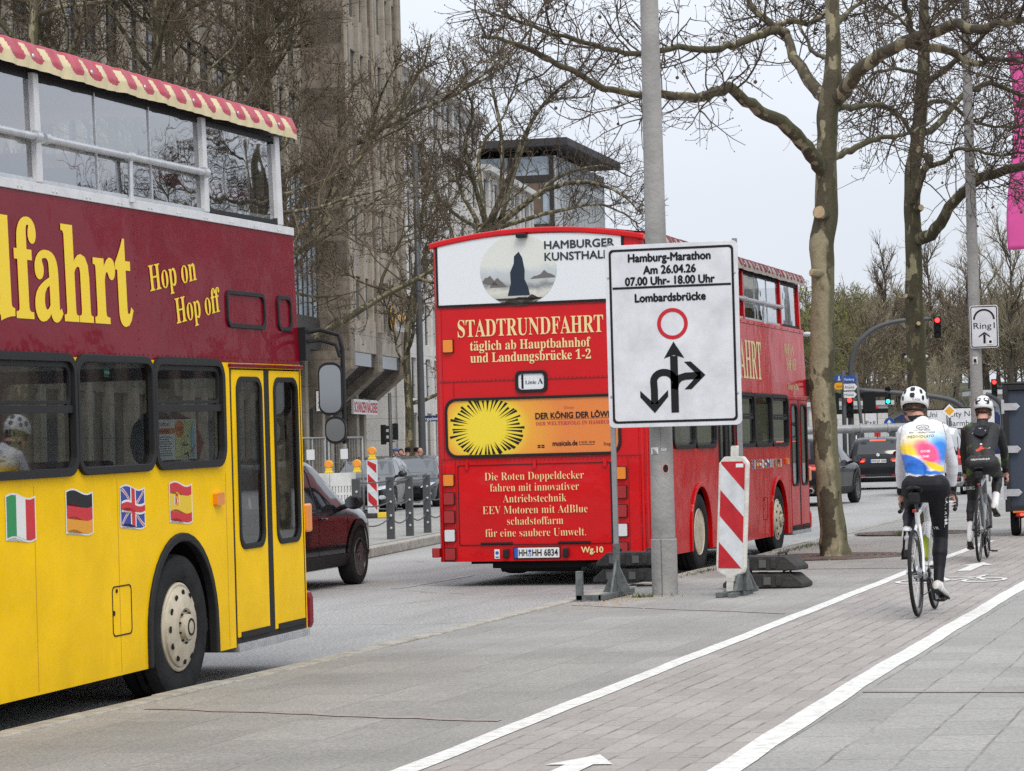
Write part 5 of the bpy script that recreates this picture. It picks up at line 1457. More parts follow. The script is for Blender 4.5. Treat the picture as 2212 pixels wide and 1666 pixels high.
# ================================================================== cars
M_carglass = mat('car_glass', (.012, .014, .016), .04, spec=.8)
M_carglass_l = mat('car_windscreen', (.06, .07, .075), .04, spec=1.)
M_chrome = mat('chrome', (.75, .75, .77), .12, metal=1.)
M_brakelit = mat('lit_brake_lamp', (1.0, .03, .015), .3, emit=5)
M_headl = mat('headlamp_glass', (.55, .58, .62), .08, metal=.3, coat=1)
M_alloy = mat('dark_alloy', (.10, .10, .105), .3, metal=.7)
M_alloyl = mat('silver_alloy', (.45, .45, .46), .3, metal=.8)
M_clad = mat('black_cladding', (.022, .022, .024), .6)
def paint(name, c, rough=.3):
    return mat(name, c, rough, coat=.75, spec=.1, var=.06, vscale=2)
def interp(keys, y):
    if y <= keys[0][0]: return keys[0][1]
    for (a, p), (b, q) in zip(keys, keys[1:]):
        if y <= b:
            t = (y - a) / (b - a); return p + (q - p) * t
    return keys[-1][1]
def sm(keys, y, h=.09): return (interp(keys, y - h) + 2 * interp(keys, y) + interp(keys, y + h)) / 4
SPEC = {
 'suv': dict(L=4.82, W=.985, zb=.24, wr=.37, fw=(1.46, -1.44), rr=.37,
   top=[(-2.41, .62), (-2.38, 1.0), (-2.30, 1.16), (-2.05, 1.55), (-1.8, 1.66), (-.6, 1.71), (.1, 1.69), (.5, 1.60), (1.15, 1.16), (1.3, 1.09), (1.9, 1.03), (2.25, .93), (2.36, .75), (2.41, .5)],
   belt=[(-2.41, .6), (-2.38, .95), (-2.25, 1.06), (-1.5, 1.07), (.9, 1.0), (1.3, .99), (1.9, .93), (2.25, .83), (2.36, .68), (2.41, .48)],
   wid=[(-2.41, .84), (-2.36, .91), (-2.2, .965), (-1.5, .985), (1.5, .985), (2.0, .95), (2.25, .88), (2.36, .80), (2.41, .72)],
   side=[[(.98, 1.03), (.32, 1.57), (-.13, 1.615), (-.16, 1.035)], [(-.24, 1.035), (-.21, 1.62), (-.95, 1.61), (-1.14, 1.07)], [(-1.22, 1.08), (-1.05, 1.60), (-1.62, 1.55), (-1.92, 1.24), (-1.95, 1.14)]],
   rear=[(-.68, 1.15), (.68, 1.15), (.60, 1.56), (-.60, 1.56)], front=[(-.72, 1.17), (.72, 1.17), (.58, 1.58), (-.58, 1.58)], arch=.43),
 'estate': dict(L=4.5, W=.89, zb=.18, wr=.315, fw=(1.38, -1.30), rr=.33,
   top=[(-2.25, .55), (-2.22, .9), (-2.12, 1.05), (-1.85, 1.36), (-1.5, 1.44), (-.4, 1.49), (.1, 1.46), (.45, 1.38), (1.2, 1.0), (1.4, .93), (1.8, .83), (2.08, .70), (2.19, .55), (2.25, .4)],
   belt=[(-2.25, .5), (-2.22, .86), (-2.1, .97), (-1.2, .95), (.9, .88), (1.3, .86), (1.8, .76), (2.08, .63), (2.19, .5), (2.25, .36)],
   wid=[(-2.25, .76), (-2.18, .83), (-2.0, .87), (-1.3, .89), (1.3, .89), (1.8, .85), (2.08, .76), (2.19, .68), (2.25, .58)],
   side=[[(1.0, .93), (.36, 1.35), (-.02, 1.39), (-.06, .92)], [(-.13, .92), (-.09, 1.395), (-.85, 1.39), (-.98, .96)], [(-1.05, .97), (-.92, 1.385), (-1.45, 1.33), (-1.78, 1.05)]],
   rear=[(-.58, 1.03), (.58, 1.03), (.52, 1.35), (-.52, 1.35)], front=[(-.70, 1.01), (.70, 1.01), (.55, 1.37), (-.55, 1.37)], arch=.37),
 'van': dict(L=4.9, W=.95, zb=.22, wr=.33, fw=(1.55, -1.45), rr=.34,
   top=[(-2.45, .6), (-2.43, 1.1), (-2.38, 1.80), (-2.25, 1.90), (-.6, 1.94), (.6, 1.90), (1.0, 1.80), (1.75, 1.16), (2.1, 1.04), (2.35, .88), (2.42, .65), (2.45, .45)],
   belt=[(-2.45, .55), (-2.43, 1.0), (-2.3, 1.08), (1.2, 1.05), (1.75, 1.02), (2.1, .92), (2.35, .78), (2.42, .6), (2.45, .42)],
   wid=[(-2.45, .86), (-2.4, .91), (-2.2, .94), (1.6, .95), (2.1, .92), (2.35, .82), (2.45, .7)],
   side=[[(1.4, 1.1), (.85, 1.72), (.35, 1.78), (.3, 1.09)], [(.22, 1.1), (.25, 1.79), (-.95, 1.79), (-.95, 1.12)], [(-1.03, 1.12), (-1.03, 1.79), (-2.15, 1.76), (-2.2, 1.13)]],
   rear=[(-.74, 1.12), (.74, 1.12), (.70, 1.76), (-.70, 1.76)], front=[(-.76, 1.18), (.76, 1.18), (.62, 1.74), (-.62, 1.74)], arch=.39)}

def car_wheel(parent, x, y, r, s, alloy, spokes=5):
    mb = MB()
    mb.lathe([(r * .68, -.11), (r * .9, -.115), (r * .985, -.09), (r, -.05), (r, .05), (r * .985, .09), (r * .9, .11), (r * .70, .105), (r * .67, .09), (r * .66, 0)], (x, y, r), (s, 0, 0), 36, 0, close=True)
    w_ = mb.build('wheel', M_tyre, parent, smooth=True, ang=35)
    mb = MB(); mb.lathe([(r * .70, .095), (r * .69, .108), (r * .645, .105), (r * .63, .02), (r * .2, .0), (0, .0)], (x, y, r), (s, 0, 0), 30); mb.build('rim', M_alloy if alloy is not M_clad else M_clad, w_, smooth=True, ang=30)
    mb = MB()
    for k in range(spokes):
        a = 2 * math.pi * k / spokes + .3
        c, d = math.cos(a), math.sin(a)
        for sg in (-1, 1):
            P = []
            for rr, hw, off in ((.10, .030, 0), (.36, .024, .05 * sg), (.67, .030, .11 * sg)):
                rad = rr * r
                P.append(((c * rad - d * (off - hw) * r * 2, d * rad + c * (off - hw) * r * 2), (c * rad - d * (off + hw) * r * 2, d * rad + c * (off + hw) * r * 2)))
            mb.plate([[p[0] for p in P] + [p[1] for p in P[::-1]]], .03, lambda u, v, q: (x + s * (.062 + q), y + u, r + v))
    mb.lathe([(r * .17, .05), (r * .15, .1), (0, .105)], (x, y, r), (s, 0, 0), 16)
    mb.build('spoke_set', alloy, w_, bevel=.004)
    return w_

def make_car(name, label, loc, rz, kind, pm, cat='car', group=None, lit=False, cladding=False, alloy=None, rails=False, plate=None, wins=None, spokes=5):
    S = SPEC[kind]; t = thing(name, label, cat, loc, rz, group=group); L = S['L'] / 2
    alloy = alloy or M_alloyl
    N = 72; ring = []
    V, F = [], []
    for i in range(N + 1):
        y = -L + 2 * L * i / N
        zt, zbt, wd = sm(S['top'], y), sm(S['belt'], y), sm(S['wid'], y); zb = S['zb'] + .12 * max(0, (abs(y) - L + .5) / .5) ** 2
        zt = max(zt, zbt + .02); g = max(0, min(1, (zt - zbt) / .5)); wr_ = wd * (.93 - .17 * g)
        h = zt - zbt
        half = [(0, zb), (wd * .80, zb), (wd * .93, zb + .04), (wd * .985, zb + .16), (wd * .99, zb + .30), (wd, zbt - .16), (wd * .992, zbt - .06), (wd * .965, zbt), (wd * .965 - (wd * .965 - wr_) * .33, zbt + h * .33), (wd * .965 - (wd * .965 - wr_) * .68, zbt + h * .66), (wr_, zt - h * .12 - .01), (wr_ * .93, zt - h * .04), (wr_ * .6, zt + .008), (0, zt + .015)]
        ringp = half + [(-a, b) for a, b in half[-2:0:-1]]
        V += [(a, y, b) for a, b in ringp]
    K = 26
    for i in range(N):
        for k in range(K):
            k2 = (k + 1) % K; F.append((i * K + k, i * K + k2, (i + 1) * K + k2, (i + 1) * K + k))
    F += [tuple(range(K))[::-1], tuple(N * K + k for k in range(K))]
    bvh = BVHTree.FromPolygons([Vector(v) for v in V], F)
    mb = MB(); mb.add(V, F); body = mb.build('body', pm, t, smooth=True, ang=35)
    def panel(par, nm, loop, ax, m, off=.006, s=1, holes=(), n=3, lb=None, fixn=True):
        """shape drawn on a side, front or rear view and laid onto the body"""
        b2 = bmesh.new()
        q = MB(); q.plate([loop] + list(holes), 0, lambda u, v, w_: (u, v, 0))
        vs_ = [b2.verts.new(p) for p in q.v]
        for f in q.f:
            try: b2.faces.new([vs_[i] for i in f])
            except ValueError: pass
        bmesh.ops.subdivide_edges(b2, edges=[e for e in b2.edges if e.calc_length() > .12], cuts=n, use_grid_fill=True)
        b2.verts.index_update(); out = []
        for v in b2.verts:
            u, z = v.co.x, v.co.y
            if ax == 'side': o_, d_ = Vector((s * 3, u, z)), Vector((-s, 0, 0))
            elif ax == 'rear': o_, d_ = Vector((u, -5, z)), Vector((0, 1, 0))
            elif ax == 'front': o_, d_ = Vector((u, 5, z)), Vector((0, -1, 0))
            hit = bvh.ray_cast(o_, d_)[0]
            if hit is None: hit = bvh.find_nearest(o_ + d_ * (3 - S['W'] if ax == 'side' else 5 - L))[0]
            out.append(hit - d_ * off)
        fs = [tuple(v.index for v in f.verts) for f in b2.faces]; b2.free()
        r = MB(); r.add(out, fs); return r.build(nm, m, par, smooth=True, fix=fixn)
    for s in (1, -1):
        ring_out = [(max(p[0] for q in S['side'] for p in q) + .1, S['side'][0][0][1] - .02)]
        for lp in S['side']: panel(t, 'side_window', lp, 'side', wins or M_carglass, .008, s)
        for a, b in zip(S['side'], S['side'][1:]):   # black pillars between the panes
            panel(t, 'pillar', [a[3], a[2], b[1], b[0]] if len(a) == 4 else [a[-1], a[-2], b[1], b[0]], 'side', M_black, .004, s)
        if cladding:
            panel(t, 'sill_cladding', [(-L + .2, S['zb'] + .02), (L - .25, S['zb'] + .02), (L - .3, S['zb'] + .20), (-L + .25, S['zb'] + .20)], 'side', M_clad, .012, s, n=6)
        for yc in S['fw']:
            ar = S['arch']; P = [(yc + ar * math.cos(math.pi * k / 16), S['rr'] + ar * math.sin(math.pi * k / 16)) for k in range(17)]
            P = [(yc + ar, S['zb'] + .03)] + P + [(yc - ar, S['zb'] + .03)]
            panel(t, 'wheel_arch', P, 'side', M_dark, .010, s, n=2)
            if cladding:
                o_ = [(yc + (ar + .09) * math.cos(math.pi * k / 16), S['rr'] + (ar + .09) * math.sin(math.pi * k / 16)) for k in range(17)]
                panel(t, 'arch_cladding', o_ + P[1:-1][::-1], 'side', M_clad, .02, s, n=1)
            xw = sm(S['wid'], yc) - .098
            car_wheel(t, s * xw, yc, S['rr'], s, alloy, spokes)
        ym = S['side'][0][3][0]
        for yy in (ym - .04, .98 if kind != 'van' else 1.3, S['side'][1][3][0] + .02):
            zt = interp(S['belt'], yy) - .02
            panel(t, 'door_seam', rect(yy - .006, yy + .006, S['zb'] + .16, zt), 'side', M_dark, .004, s, n=6)
        for yy in (ym + .12, S['side'][1][3][0] + .17):
            zt = interp(S['belt'], yy) - .11; mb = MB(); xx = sm(S['wid'], yy)
            mb.tube([(s * xx, yy - .1, zt), (s * (xx + .03), yy - .07, zt), (s * (xx + .03), yy + .07, zt), (s * xx, yy + .1, zt)], .014, 6); mb.build('door_handle', pm, t, smooth=True)
        y0, z0 = S['side'][0][0][0] - .12, S['side'][0][0][1] + .08; xx = sm(S['wid'], y0)
        mb = MB(); mb.ball((s * (xx + .13), y0, z0), .13, 14, 0, (1, .55, .72)); mb.tube([(s * (xx - .06), y0, z0 - .07), (s * (xx + .08), y0, z0 - .03)], .035, 8); mi = mb.build('door_mirror', M_black if not kind == 'estate' else pm, t, smooth=True)
        mb = MB(); mb.plate([rrect(-.1, .1, -.065, .065, .05)], .003, lambda u, v, w_: (s * (xx + .13) + u, y0 - .075 - w_, z0 + v)); mb.build('mirror_glass', MATS['mirror_silver'], mi)
        if rails:
            mb = MB(); zr = interp(S['top'], -.5); xr = S['W'] * .70
            mb.tube([(s * xr, -1.75, zr - .06), (s * xr, -1.6, zr + .03), (s * xr, -.5, zr + .055), (s * xr, .1, zr + .03), (s * xr, .22, zr - .06)], .022, 6); mb.build('roof_rail', M_alu, t, smooth=True)
    panel(t, 'rear_window', S['rear'], 'rear', M_carglass, .01)
    panel(t, 'windscreen', S['front'], 'front', M_carglass_l, .01)
    W_ = S['W']; zb = S['zb']; br = M_brakelit if lit else M_redlens
    zl = interp(S['belt'], -L + .15)
    panel(t, 'rear_bumper', [(-W_ * .8, zb + .05), (W_ * .8, zb + .05), (W_ * .82, zb + .28), (-W_ * .82, zb + .28)], 'rear', M_clad, .01)
    for s in (1, -1):
        if kind == 'van': lp = rect(W_ * .74, W_ * .9, .85, 1.30)
        elif cladding: lp = [(W_ * .40, zl - .12), (W_ * .88, zl - .20), (W_ * .9, zl - .03), (W_ * .42, zl - .03)]
        else: lp = [(W_ * .52, zl - .15), (W_ * .90, zl - .17), (W_ * .9, zl + .02), (W_ * .62, zl - .0)]
        tl = panel(t, 'tail_light', [(s * a, b) for a, b in lp], 'rear', M_redlens, .016)
        if lit:
            xs = [p[0] for p in lp]; zs = [p[1] for p in lp]; zc = (min(zs) + max(zs)) / 2; a, b = min(xs), max(xs)
            for f0, f1 in ((.12, .42), (.55, .85)):
                panel(tl, 'lit_bar', [(s * p, q_) for p, q_ in rect(a + (b - a) * f0, a + (b - a) * f1, zc - .03, zc + .015)], 'rear', M_brakelit, .022)
        if kind == 'van': continue
        hz = interp(S['belt'], L - .25)
        hl = [(W_ * .48, hz - .10), (W_ * .80, hz - .04), (W_ * .93, hz + .06), (W_ * .60, hz + .03)]
        h_ = panel(t, 'headlight', [(s * a, b) for a, b in hl], 'front', M_headl, .014)
        panel(t, 'fog_lamp', [(s * a, b) for a, b in circ(W_ * .72, zb + .22, .09, 12, .06)], 'front', M_headl, .014)
    panel(t, 'rear_reflector', [(W_ * .45, zb + .2), (W_ * .75, zb + .2), (W_ * .75, zb + .25), (W_ * .45, zb + .25)], 'rear', M_redlens, .018)
    panel(t, 'rear_reflector', [(-W_ * .45, zb + .2), (-W_ * .75, zb + .2), (-W_ * .75, zb + .25), (-W_ * .45, zb + .25)], 'rear', M_redlens, .018)
    panel(t, 'grille', rrect(-.42, .42, zb + .22, zb + .40, .05), 'front', M_clad, .012)
    hz = interp(S['belt'], L - .25); panel(t, 'upper_grille', rrect(-.38, .38, hz - .16, hz - .04, .03), 'front', M_clad, .012)
    if kind != 'van':
        zt = interp(S['top'], -L + .42); panel(t, 'brake_light', rect(-.25, .25, S['rear'][2][1] + .025, S['rear'][2][1] + .055), 'rear', br, .02)
        mb = MB(); mb.tube([(.02, -L + .16, S['rear'][0][1] + .05), (-.42, -L + .2, S['rear'][0][1] + .09)], .014, 5); mb.build('rear_wiper', M_black, t)
    if plate:
        yb, zp, txt = plate
        h1 = bvh.ray_cast(Vector((0, yb * 5, zp)), Vector((0, -yb, 0)))[0]; d = Vector((0, yb, 0))
        number_plate(t, h1 + d * .03, .52, .112, (1, 0, 0) if yb < 0 else (-1, 0, 0), (0, 0, 1), txt)
    return t, panel

PT_black = mat('black_car_paint', (.004, .004, .005), .3, coat=.35, spec=.1)
PT_anthr = paint('anthracite_car_paint', (.028, .030, .034), .28)
PT_grey = paint('grey_car_paint', (.055, .058, .064), .28)
PT_silver = paint('silver_van_paint', (.42, .44, .46), .3)
PT_bus_tint = paint('black_car_paint_bus_tint', (.009, .006, .007), .18)  # blackish paint with the maroon bus's reflection tinted into its colour
def place(front_right, rz, yw, xw):
    """where the car's centre is when its right front wheel stands on a given point"""
    c, s = math.cos(rz), math.sin(rz); return (front_right[0] - (xw * c - yw * s), front_right[1] - (xw * s + yw * c), 0)
a = R(1.0)
tc_ = make_car('car', 'blackish sport utility car with black wheel arches, between the two buses', place((-10.41, 30.23), a, 1.46 * .87, .96 * .87), a, 'suv', PT_bus_tint, cladding=True, alloy=M_alloy)[0]; tc_.scale = (.87,) * 3
a = -R(4)
c1_, pn = make_car('car', 'glossy black sport utility car with red tail lights, half behind the nearer plane tree', place((-10.39, 69.3), a, 1.46, .96), a, 'suv', PT_black, lit=True, cladding=True, alloy=M_alloy, spokes=7)
pn(c1_, 'exhaust_tip', [(.45, .32), (.72, .32), (.78, .40), (.72, .46), (.45, .46)], 'rear', M_chrome, .02, holes=[[(.48, .345), (.70, .345), (.745, .40), (.70, .435), (.48, .435)]], n=1)
pn(c1_, 'exhaust_tip', [(-.45, .32), (-.72, .32), (-.78, .40), (-.72, .46), (-.45, .46)], 'rear', M_chrome, .02, holes=[[(-.48, .345), (-.70, .345), (-.745, .40), (-.70, .435), (-.48, .435)]], n=1)
c2_, pn = make_car('car', 'dark car with roof rails and a white number plate, left of the white jersey', (-12.85, 90.6, 0), R(8), 'suv', mat('dark_grey_car_paint', (.010, .011, .013), .3, coat=.4, spec=.1), lit=True, cladding=True, rails=True, plate=(-1, .93, ('HH', 'QX 2358')))
pn(c2_, 'badge', circ(0, 1.13, .05, 16), 'rear', M_plate, .02); pn(c2_, 'badge_quarter', [(0, 1.13), (.032, 1.13), (.023, 1.153), (0, 1.162)], 'rear', M_blue, .026); pn(c2_, 'badge_quarter', [(0, 1.13), (-.032, 1.13), (-.023, 1.107), (0, 1.098)], 'rear', M_blue, .026)
pn(c2_, 'chrome_strip', rect(-.8, .8, .40, .425), 'rear', M_chrome, .02); pn(c2_, 'tailgate_seam', rect(-.85, .85, .70, .715), 'rear', M_dark, .014)
mb = MB(); mb.plate([[(-.09, 1.70), (.06, 1.70), (-.05, 1.83)]], .03, lambda u, v, w_: (w_ - .015, u - 1.2, v)); mb.build('roof_aerial', M_black, c2_)
a = math.pi + R(9.8)
make_car('parked_car', 'dark anthracite parked car facing the viewer, right of the red and white marker board', (-24.0, 70.9, 0), a, 'estate', PT_anthr, alloy=M_alloyl, wins=M_carglass_l)
make_car('parked_car', 'dark grey parked car right behind the anthracite car by the red bus', (-24.45, 76.4, 0), a, 'estate', PT_grey, alloy=M_alloyl, wins=M_carglass_l)
make_car('parked_car', 'dark parked car behind the wire fence panels and warning lamps', (-26.6, 70.0, 0), a, 'estate', paint('deep_grey_car_paint', (.018, .02, .022), .3), alloy=M_alloyl, wins=M_carglass_l)
pv = onD(1995, 1000, 76)
make_car('van', 'silver grey van with a lit tail light, between the two riders', (pv.x, pv.y + 2.4, 0), R(6), 'van', PT_silver, cat='van', lit=True)
p = onD(1820, 960, 128); make_car('car', 'small pale car far down the street, between the black car and the signal mast', (p.x, p.y, 0), math.pi + R(5), 'estate', paint('pale_car_paint', (.35, .38, .40), .3))
# ================================================================== street furniture
M_galv = mat('galvanised_steel', (.27, .275, .28), .55, metal=.35, var=.22, vscale=3, bump=.15, bscale=30)
M_pole = mat('weathered_grey_pole', (.31, .30, .285), .72, var=.30, vscale=2.2, bump=.4, bscale=24)
M_darkpole = mat('dark_grey_pole', (.055, .057, .06), .5, var=.15, vscale=3)
M_signface = mat('worn_white_sign', (.66, .67, .70), .38, var=.17, vscale=3.5)
M_signred2 = mat('sign_red_paint', (.50, .012, .022), .4)
M_beaconw = mat('grubby_white_plastic', (.62, .60, .55), .6, var=.22, vscale=9, bump=.3, bscale=20)
M_beaconface = mat('reflective_white', (.62, .64, .66), .4, var=.18, vscale=7)
M_beaconred = mat('reflective_red', (.48, .010, .018), .4, var=.25, vscale=8)
M_recyc = mat('recycled_plastic', (.052, .050, .048), .75, var=.35, vscale=10, bump=.5, bscale=30)
M_steel = mat('painted_steel_foot', (.115, .125, .125), .6, var=.45, vscale=14, bump=.3)
PZ = pav_z
def stick(par, name, loops, fn, m, t=.002): mb = MB(); mb.plate(loops, t, fn); return mb.build(name, m, par)
# --- big lamp post in front
LP = (-5.66, 25.36, PZ(-5.66))
lp = thing('lamp_post', 'thick weathered grey lamp post behind the white marathon sign', 'lamp post', LP)
mb = MB(); rr0 = .124
prof = [(rr0, -.05), (rr0, .0), (rr0, .525), (rr0 - .004, .53), (.112, .535), (.108, 1.9), (.101, 3.4), (.09, 5.0), (.082, 6.5), (.075, 8.5)]
mb.lathe(prof, (0, 0, 0), (0, 0, 1), 28); mb.build('post', M_pole, lp, smooth=True, ang=30)
mb = MB(); mb.lathe([(.1145, 0), (.1145, .012)], (0, 0, .533), (0, 0, 1), 28); mb.build('collar', M_galv, lp)
mb = MB(); mb.box(-.004, .004, -.1255, -.10, .0, .53); mb.box(.012, .020, -.1075, -.08, .54, 3.3); mb.build('seam', M_steel, lp)
def on_pole(a0, z, r): return lambda u, v, w_: ((r + w_) * math.sin(a0 + u / r), -(r + w_) * math.cos(a0 + u / r), z + v)
F_ = on_pole(-.62, 1.30, .1115)
def grid_rect(w2, h2, n=6): return [(-w2 + 2 * w2 * i / n, -h2) for i in range(n + 1)] + [(w2 - 2 * w2 * i / n, h2) for i in range(n + 1)]
for (a0, z, w2, h2, m) in ((-.42, 1.37, .042, .032, M_paper), (.42, 1.38, .026, .014, M_alu)): stick(lp, 'sticker', [grid_rect(w2, h2)], on_pole(a0, z, .1115), m)
f = on_pole(.55, 1.20, .112); s_ = stick(lp, 'round_sticker', [circ(0, 0, .036, 18, .05)], f, mat('sticker_pink', (.55, .30, .28), .5)); stick(s_, 'sticker_print', [circ(0, 0, .026, 14, .038)], on_pole(.55, 1.20, .1145), M_ink)
# --- marathon sign on two square posts
SGY = 25.10
tl, tr = onY(1313, 528, SGY), onY(1597.5, 522, SGY); bl, br_ = onY(1309, 920, SGY), onY(1598, 923, SGY)
sx0, sx1, sz0, sz1 = (tl.x + bl.x) / 2, (tr.x + br_.x) / 2, (bl.z + br_.z) / 2, (tl.z + tr.z) / 2
sw, sh = sx1 - sx0, sz1 - sz0; scx = (sx0 + sx1) / 2
sg = thing('road_sign', 'large white sign announcing the marathon closure, held up by two square posts', 'road sign', (scx, SGY, PZ(scx)))
bz = sz0 - PZ(scx)
q = lambda u, v, w_: (u, -w_, bz + sh / 2 + v)
mb = MB(); mb.plate([rrect(-sw / 2, sw / 2, -sh / 2, sh / 2, .05)], .022, q, 0, -.02); pnl = mb.build('panel', M_signface, sg, bevel=.004)
mb = MB(); a, b = sw / 2 - .038, sh / 2 - .04
mb.plate([rrect(-a, a, -b, b, .04), rrect(-a + .022, a - .022, -b + .022, b - .022, .03)], 0, q, 0, .005)
mb.plate([rect(-a + .03, a - .03, sh * .258, sh * .270)], 0, q, 0, .005)
mb.build('border', M_ink, pnl, fix=False)
mb = MB()
for s, v, w_, off in (('Hamburg-Marathon', .405, .70, .014), ('Am 26.04.26', .337, .445, .014), ('07.00 Uhr- 18.00 Uhr', .277, .76, .012), ('Lombardsbrücke', .185, .60, .014)):
    put_text(mb, s, (q(-.015, sh * v, .005)), (1, 0, 0), (0, 0, 1), w_ * sw / 1.13, .074, 'C', lift=0, fat=.0045)
mb.build('lettering', M_ink, pnl, fix=False)
mb = MB(); mb.plate([circ(0, sh * .060, .148, 36), circ(0, sh * .060, .112, 36)], 0, q, 0, .005); mb.build('red_ring', M_signred2, pnl, fix=False)
U_ = lambda x, y: ((x - 1132) / 560 * sw * 1.0, (511 - y) / 770 * sh)      # drawn from the sign's own proportions
mb = MB()
def poly(*pts): mb.plate([[U_(*p) for p in pts]], 0, q, 0, .0052)
poly((1118, 838), (1150, 838), (1150, 600), (1118, 600)); poly((1134, 540), (1178, 610), (1134, 596), (1092, 610))
def band(pts, hw):
    L_, R2 = [], []
    for i, p in enumerate(pts):
        a_ = Vector(pts[max(0, i - 1)]); b_ = Vector(pts[min(len(pts) - 1, i + 1)]); d_ = (b_ - a_).normalized(); n_ = Vector((-d_.y, d_.x)) * hw
        L_.append((p[0] + n_.x, p[1] + n_.y)); R2.append((p[0] - n_.x, p[1] - n_.y))
    for i in range(len(pts) - 1): poly(L_[i], L_[i + 1], R2[i + 1], R2[i])
band([(1134 - 44 + 44 * math.cos(R(k)), 706 - 38 * math.sin(R(k))) for k in range(0, 181, 12)] + [(1048, 740), (1048, 800)], 15)
poly((1048, 838), (988, 770), (988, 742), (1048, 800), (1106, 742), (1106, 770))
band([(1134, 740), (1140, 712), (1156, 694), (1180, 687), (1245, 685)], 15)
poly((1265, 684), (1205, 742), (1176, 742), (1232, 684), (1176, 626), (1205, 626))
mb.build('arrow_symbol', M_ink, pnl, fix=False)
for x in (-sw / 2 + .03, sw / 2 - .03):
    mb = MB(); mb.box(x - .022, x + .022, .004, .048, .04, bz + sh + .02); pst = mb.build('post', M_galv, sg, bevel=.004)
    mb = MB()
    for v in (bz + .3, bz + sh - .3): mb.box(x - .026, x + .026, .0, .052, v, v + .035)
    for v in (bz + .3, bz + sh - .3): mb.lathe([(.012, 0), (.01, .008), (0, .009)], (x, -.003, v), (0, -1, 0), 8)
    mb.build('clamp', M_alu, pst)
    mb = MB(); mb.box(x - .028, x + .028, -.002, .054, .0, .50)
    mb.plate([[(-.26, .04), (-.03, .34), (.03, .34), (.26, .04)]], .02, lambda u, v, w_: (x + w_ - .01, .026 + u, v)); mb.plate([[(-.14, .04), (-.02, .30), (.02, .30), (.14, .04)]], .02, lambda u, v, w_: (x + u, .026 + w_ - .01, v))
    mb.box(x - .03, x + .03, -.62, .62, .0, .05)
    if x < 0: mb.box(x - .24, x - .18, -.62, -.56, 0, .27); mb.box(x - .24, x, -.62, -.56, 0, .05)
    mb.build('foot', M_steel, pst, bevel=.004)
# --- recycled-plastic ballast blocks lying on the feet, two stacks of two
def ballast(label, x, y, z, L, rz):
    t = thing('ballast_block', label, 'ballast block', (x, y, z), rz, group='black ballast blocks weighing down the sign feet')
    mb = MB(); h, wd = .135, .38
    secs = []
    for u, hh in ((-L / 2, .02), (-L / 2 + .10, h), (L / 2 - .10, h), (L / 2, .02)):
        secs.append((u, hh))
    f2 = lambda u, v, w_: (u, w_ - wd / 2, v)
    mb.plate([[(-L / 2, 0), (L / 2, 0), (L / 2, .04), (L / 2 - .11, h), (-L / 2 + .11, h), (-L / 2, .04)]], wd, f2)
    for k in range(4):
        u = -L / 2 + .13 + k * (L - .26) / 4
        mb.box(u, u + .06, -wd / 2 - .012, wd / 2 + .012, .015, h - .012)
    mb.build('block', M_recyc, t, bevel=.012)
    mb = MB()
    for k in range(2):
        u = -.13 + k * .24
        for s in (1, -1):
            mb.plate([rect(u, u + .1, -.05, .05), rect(u + .008, u + .092, -.042, .042)], .004, lambda a_, b_, w_: (a_, s * .09 + b_, h + w_))
        mb.plate([rect(u - .09, u - .02, .03, h - .03)], .004, lambda a_, b_, w_: (a_, -wd / 2 - .012 - w_, b_), 0)
    put_text(mb, 'K1', (.0 - .2, -wd / 2 - .014, .075), (1, 0, 0), (0, 0, 1), .06, .04, 'L'); put_text(mb, '35', (.0 - .2, -wd / 2 - .014, .025), (1, 0, 0), (0, 0, 1), .06, .04, 'L')
    mb.build('moulded_mark', mat('worn_plastic', (.10, .10, .098), .7), t)
    mb = MB()
    for s in (1, -1): mb.tube([(s * (L / 2 - .2), -wd * .3, h - .01), (s * (L / 2 - .2), -wd * .3, h + .03), (s * (L / 2 - .2), wd * .3, h + .03), (s * (L / 2 - .2), wd * .3, h - .01)], .012, 6)
    mb.build('grip', M_recyc, t)
    return t
pl = onz(1355, 1268, PZ(-6.1)); pr = onz(1655, 1272, PZ(-4.7))
z0 = PZ(pl.x) + .05
ballast('lower ballast block between the left sign post and the lamp post', pl.x, pl.y + .25, z0, .74, R(-3))
ballast('upper ballast block between the left sign post and the lamp post', pl.x + .02, pl.y + .25, z0 + .165, .72, R(2))
z1_ = PZ(pr.x) + .01
ballast('lower ballast block lying right of the red and white warning beacon', pr.x - .02, pr.y + .20, z1_, .80, R(-6))
ballast('upper ballast block lying right of the red and white warning beacon', pr.x - .05, pr.y + .20, z1_ + .165, .78, R(-9))
# --- leaning red and white warning beacon on a steel foot
BP = onz(1580, 1288, PZ(-4.85)); bx, by = BP.x, BP.y
be = thing('warning_beacon', 'leaning red and white striped warning beacon on a steel foot', 'warning beacon', (bx, by, PZ(bx)), R(-14))
lean = R(3.0)
def bq(u, v, w_):     # beacon leans to the right and a little back
    return (u * math.cos(lean) + v * math.sin(lean), -w_ + v * .02, .13 + v * math.cos(lean) - u * math.sin(lean) * .2)
BW, BHH = .150, 1.16
outl = [(-.045, 0), (.045, 0), (.05, .05), (BW - .01, .09), (BW, .14), (BW, BHH - .06), (BW - .05, BHH), (-BW + .05, BHH), (-BW, BHH - .06), (-BW, .14), (-BW + .01, .09), (-.05, .05)]
mb = MB(); mb.plate([outl], .055, bq, 0, -.03); bo = mb.build('beacon_board', M_beaconw, be, bevel=.014)
for sp_ in (rrect(-.035, .035, -.13, .02, .012), rrect(-.03, .03, BHH - .01, BHH + .10, .012)): mb = MB(); mb.plate([sp_], .047, bq, 0, -.024); mb.build('tenon', M_beaconw, bo, bevel=.012)
